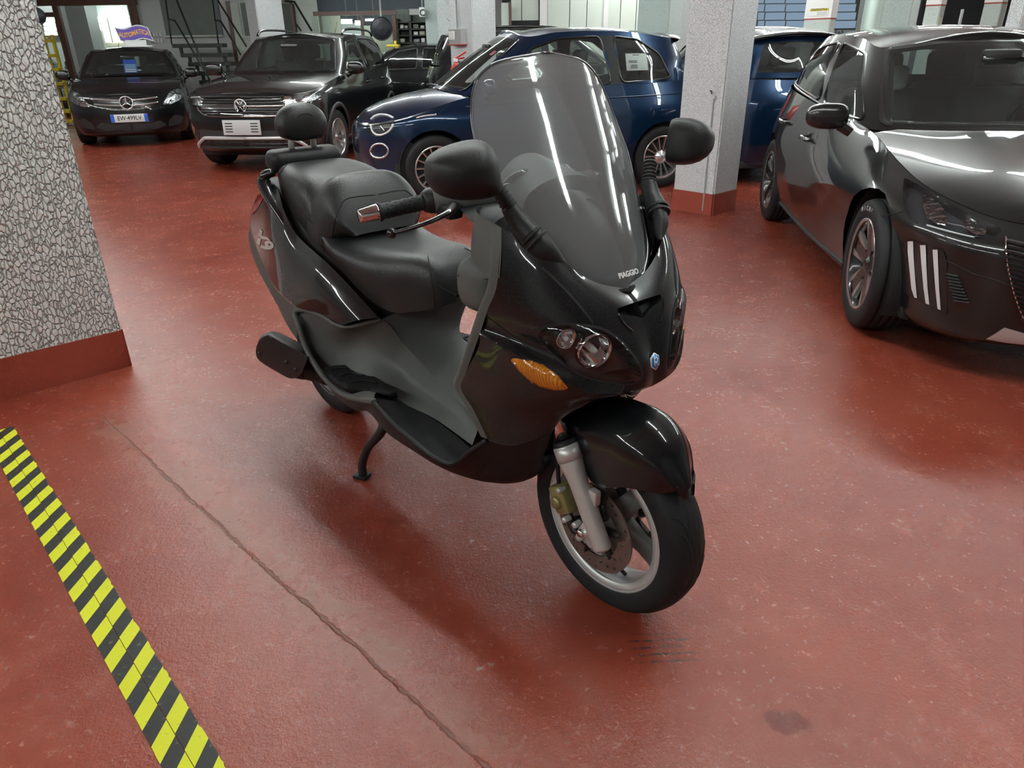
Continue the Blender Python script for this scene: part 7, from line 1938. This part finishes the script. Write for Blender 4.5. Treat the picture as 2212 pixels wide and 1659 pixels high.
# meter box, conduit and extinguisher on the pillar behind the blue car
PC = at(1023, 107, 10.6)[:2]; fm = lambda s, z, o=0.0: np.array([*(PC + DA * s - DB * o), z])
RZ = math.atan2(DA[1], DA[0])
def on_face(name, s0, s1, z0, z1, th, mat, parent, bev=.006):
    """flat box standing on the pillar's left face"""
    b = box((s0, 0.002, z0), (s1, th, z1), bev); M = Matrix(((DA[0], -DB[0], 0, PC[0]), (DA[1], -DB[1], 0, PC[1]), (0, 0, 1, 0), (0, 0, 0, 1))); b.transform(M)
    if M.determinant() < 0: bmesh.ops.reverse_faces(b, faces=b.faces)
    return under(obj(name, b, mat), parent)
mb_ = thing('meter_box', 'grey electric meter box on the pillar behind the blue car', 'meter box', tuple(fm(.25, 1.3)))
zz = lambda v: at(1000, v, 10.8)[2]
on_face('box_body', .14, .40, zz(96), zz(62), .10, MT['grey'], mb_); on_face('box_door', .27, .385, zz(86), zz(68), .115, MT['whiteplast'], mb_); on_face('box_lip', .12, .42, zz(98), zz(95), .12, MT['stripe'], mb_)
on_face('conduit', .27, .29, zz(62), CEIL, .03, MT['grey'], mb_, .0); on_face('conduit', .31, .325, zz(62), CEIL, .03, MT['whiteplast'], mb_, .0)
fe = gnd(985, 107 + 250); fx_ = at(984, 130, 10.15)
ex_ = thing('fire_extinguisher', 'red fire extinguisher beside the meter box pillar', 'extinguisher', (fx_[0], 10.15, 0))
zt = at(984, 134, 10.15)[2]
obj('stand', lathe([(0, 0), (.14, 0), (.14, .02), (.02, .03), (.02, zt - .62)], 20), MT['black'], ex_)
obj('cylinder', lathe([(0, zt - .62), (.07, zt - .62), (.08, zt - .60), (.08, zt - .12), (.06, zt - .06), (.025, zt - .03), (.025, zt)], 24), MT['redp'], ex_, smooth=40)
obj('valve', box((-.03, -.02, zt), (.03, .02, zt + .04), .006), MT['whiteplast'], ex_); obj('lever', sweep([(-.02, 0, zt + .03), (.05, 0, zt + .07), (.14, 0, zt + .12)], .012, 8), MT['redp'], ex_); obj('lever', sweep([(-.02, 0, zt + .02), (.05, 0, zt + .04), (.12, 0, zt + .05)], .010, 8), MT['redp'], ex_)
obj('hose', sweep([(.03, 0, zt + .01), (.10, 0, zt - .05), (.11, 0, zt - .3)], .012, 8, smooth=14), MT['black'], ex_, smooth=40)

# pale panelled partition behind the blue car
YP = 15.6
pn = thing('panel_partition', 'off-white partition of tall panels behind the blue car', 'partition', at(1270, 107, YP) * [1, 1, 0])
US = [1104, 1127, 1164, 1182, 1230, 1267, 1305, 1339, 1373, 1400, 1445]
for a, b in zip(US, US[1:]):
    if a in (1164, 1305) and b - a < 40 and a == 1164: under(slab('steel_post', a + 2, -5, b, 110, YP - .05, .1, MT['whiteplast'], floor=True, top=True), pn)
    else: under(slab('panel', a + .8, -5, b - .8, 110, YP, .05, MT['offw'], floor=True, top=True), pn)
under(slab('steel_post', 1303, -5, 1313, 110, YP - .06, .06, MT['whiteplast'], floor=True, top=True), pn)
struct(slab('wall_partition', 1085, -5, 1460, 110, YP + .06, .05, MT['dark'], floor=True, top=True))
bd = thing('brown_door', 'narrow brown framed door at the left end of the partition', 'door', at(1095, 60, YP - .3) * [1, 1, 0])
under(slab('door_leaf', 1083, 6, 1100, 70, YP - .3, .05, MT['offw'], floor=True), bd); under(slab('door_frame', 1099, 4, 1105, 70, YP - .33, .1, MT['brown'], floor=True), bd)
under(slab('dark_window', 1105, 44, 1175, 62, YP - .02, .02, MT['dark']), pn)

# right: factory glazing, stripe and notices on pillars, pipe
YG = 18.6
gz = thing('factory_window', 'blue-grey factory window with dark bars behind the right pillar', 'window', at(1740, 40, YG) * [1, 1, 0])
cols = [1636, 1652, 1697, 1745, 1800, 1850]; rowsv = [-8, 8, 26, 44, 62]
for a, b in zip(cols, cols[1:]):
    for r0, r1 in zip(rowsv, rowsv[1:]): under(slab('pane', a + 1.5, r0 + 1.0, b - 1.5, r1 - 1.0, YG, .02, MT['sky_pane']), gz)
under(slab('bar_frame', 1632, -12, 1854, 66, YG + .03, .05, MT['steel']), gz)
struct(slab('wall_far_right', 1590, 66, 2260, 130, YG - .02, .1, MT['bluegrey'], floor=True)); struct(slab('wall_dark_bay', 1990, -20, 2260, 68, YG + .3, .1, MT['dark'], top=True))
gt = text_bm('G3', .16, .002, bold=.004); gt.transform(Matrix.Translation(Vector(at(1813, 69, YG - .04))) @ Matrix.Rotation(math.pi / 2, 4, 'X')); tag(obj('wall_number', gt, MT['ink2']), 'dark G3 mark on the far wall under the factory window', 'sign')
def stripe(u, Y, la, lb, v):
    c0 = at(u, 107, Y)[:2]; z = at(u, v, Y)[2]; q = [c0, c0 + DB * lb, c0 + DB * lb + DA * la, c0 + DA * la]; m = np.mean(q, 0); b = bmesh.new()
    g = [m + (p - m) * 1.02 for p in q]; lo = [b.verts.new((*p, z - .012)) for p in g]; hi = [b.verts.new((*p, z + .012)) for p in g]
    for i in range(4): b.faces.new((lo[i], lo[(i + 1) % 4], hi[(i + 1) % 4], hi[i]))
    b2 = bmesh.new(); g = [m + (p - m) * 1.012 for p in q]; lo = [b2.verts.new((*p, z)) for p in g]; hi = [b2.verts.new((*p, CEIL - .01)) for p in g]
    for i in range(4): b2.faces.new((lo[i], lo[(i + 1) % 4], hi[(i + 1) % 4], hi[i]))
    return b, b2
for pil, (u, Y, la, lb, v) in ((PIL[4], (1783, 14.5, .50, .24, 40)), (PIL[5], (2012, 13.5, .24, .24, 11)), (PIL[6], (2140, 14.0, .28, .30, 6))):
    b, b2 = stripe(u, Y, la, lb, v); obj('red_line', b, MT['stripe'], pil); obj('white_upper', b2, MT['whiteplast'], pil)
def notice(u0, v0, u1, v1, Y, label, band, txt=None):
    t = thing('notice', label, 'sign', tuple(at((u0 + u1) / 2, (v0 + v1) / 2, Y)))
    under(slab('notice_board', u0, v0, u1, v1, Y, .01, MT['whiteplast']), t)
    under(slab('notice_band', u0, v0, u1, v0 + (v1 - v0) * .36, Y - .004, .004, band), t)
    for k in range(3): under(slab('notice_line', u0 + (u1 - u0) * .35, v0 + (v1 - v0) * (.48 + .16 * k), u1 - 2, v0 + (v1 - v0) * (.54 + .16 * k), Y - .004, .004, MT['grey']), t)
    if txt:
        p0, p1 = at(u0, v0, Y), at(u1, v1, Y); b = text_bm(txt, .055, .001, bold=.001); w = max(v.co.x for v in b.verts) - min(v.co.x for v in b.verts)
        for v in b.verts: v.co.x *= (p1[0] - p0[0]) * .86 / w
        b.transform(Matrix.Translation(Vector(at((u0 + u1) / 2, v0 + (v1 - v0) * .18, Y - .008))) @ Matrix.Rotation(math.pi / 2, 4, 'X')); under(obj('notice_text', b, MT['ink2']), t)
def pil_face(C, s0, s1, z0, z1, th, mat, parent, name, right=False, o=.002):
    """flat piece standing on a pillar's left (or right) face"""
    a, b = (DB, DA) if right else (DA, DB)
    q = box((s0, o, z0), (s1, th, z1), 0); M = Matrix(((a[0], -b[0], 0, C[0]), (a[1], -b[1], 0, C[1]), (0, 0, 1, 0), (0, 0, 0, 1))); q.transform(M)
    if M.determinant() < 0: bmesh.ops.reverse_faces(q, faces=q.faces)
    return under(obj(name, q, mat), parent)
C4 = at(1783, 107, 14.5)[:2]; zq = lambda v: at(1770, v, 14.6)[2]
n1 = thing('notice', 'small yellow headed notice on the far pillar', 'sign', (*(C4 + DA * .22), zq(26)))
pil_face(C4, .05, .40, zq(34), zq(18), .018, MT['whiteplast'], n1, 'notice_board', o=.010); pil_face(C4, .05, .40, zq(23.5), zq(18), .021, MT['yellow'], n1, 'notice_band', o=.016)
for k in range(3): pil_face(C4, .07, .26, zq(27 + 2.4 * k), zq(26 + 2.4 * k), .021, MT['grey'], n1, 'notice_line', o=.016)
b = text_bm('DIAGNOSTICA', .055, .001, bold=.001); w_ = max(v.co.x for v in b.verts) - min(v.co.x for v in b.verts)
for v in b.verts: v.co.x *= .30 / w_
b.transform(Matrix(((-DA[0], 0, -DB[0], C4[0] + DA[0] * .225 - DB[0] * .024), (-DA[1], 0, -DB[1], C4[1] + DA[1] * .225 - DB[1] * .024), (0, 1, 0, zq(20.6)), (0, 0, 0, 1)))); under(obj('notice_text', b, MT['ink2']), n1)
C5 = at(2012, 107, 13.5)[:2]; zr = lambda v: at(2012, v, 13.6)[2]
n2 = thing('notice', 'green headed notice on the pillar above the hatchback roof', 'sign', (*(C5 + DA * .12), zr(0)))
pil_face(C5, .02, .20, zr(6), zr(-6), .018, MT['whiteplast'], n2, 'notice_board', o=.010); pil_face(C5, .02, .20, zr(-1), zr(-6), .021, pmat('green_band', (.02, .30, .20), .4, var=.05), n2, 'notice_band', o=.016)
n3 = thing('paper_sheet', 'cream paper sheet taped to the pillar above the hatchback roof', 'paper', (*(C5 + DB * .1), zr(48)))
pil_face(C5, .02, .16, zr(59), zr(36), .010, MT['cream'], n3, 'sheet', True, o=.004); pil_face(C5, .07, .11, zr(38), zr(35), .013, MT['grey'], n3, 'tape_tab', True, o=.009)
pp = thing('drain_pipe', 'pale green vertical pipe behind the hatchback roof', 'pipe', at(1872, 107, 9.3) * [1, 1, 0])
px_ = at(1872, 60, 9.3); obj('pipe', lathe([(.098, 0), (.098, CEIL)], 28), MT['pipe'], pp, smooth='all'); obj('pipe_collar', lathe([(.108, 1.9), (.11, 1.92), (.11, 2.0), (.108, 2.02), (.098, 2.02)], 28), MT['pipe'], pp, smooth=40)
bf = thing('bay_frame', 'cream framed bay door at the far right', 'door', at(2150, 40, 15.5) * [1, 1, 0])
under(slab('door_frame', 2142, 4, 2149, 110, 15.5, .06, MT['brown'], floor=True), bf); under(slab('door_leaf', 2149, 6, 2164, 110, 15.52, .05, MT['cream'], floor=True), bf); under(slab('bay_post', 2069, 20, 2073, 110, 15.6, .05, MT['grey'], floor=True), bf)
# hook on the near face of the middle pillar
hk = thing('pillar_hook', 'thin steel hook and wire on the middle pillar', 'hook', (*(MIDC + DA * .12), 0.98))
P0 = lambda s, z, o: tuple(np.array([*(MIDC + DA * s - DB * o), z]) - np.array([*(MIDC + DA * .12), 0.98]))
obj('hook', sweep([P0(.12, .985, 0), P0(.115, .99, .03), P0(.10, .985, .035), P0(.098, .965, .03)], .005, 8, smooth=16), MT['steel'], hk, smooth=40)
obj('wire', sweep([P0(.085, .93, .004), P0(.075, .925, .012), P0(.06, .935, .006), P0(.075, .95, .004), P0(.085, .93, .004)], .003, 6, smooth=20), MT['grey'], hk)
obj('conduit', sweep([P0(.09, .93, .006), P0(.09, .03, .006)], .006, 8), MT['grey'], hk)
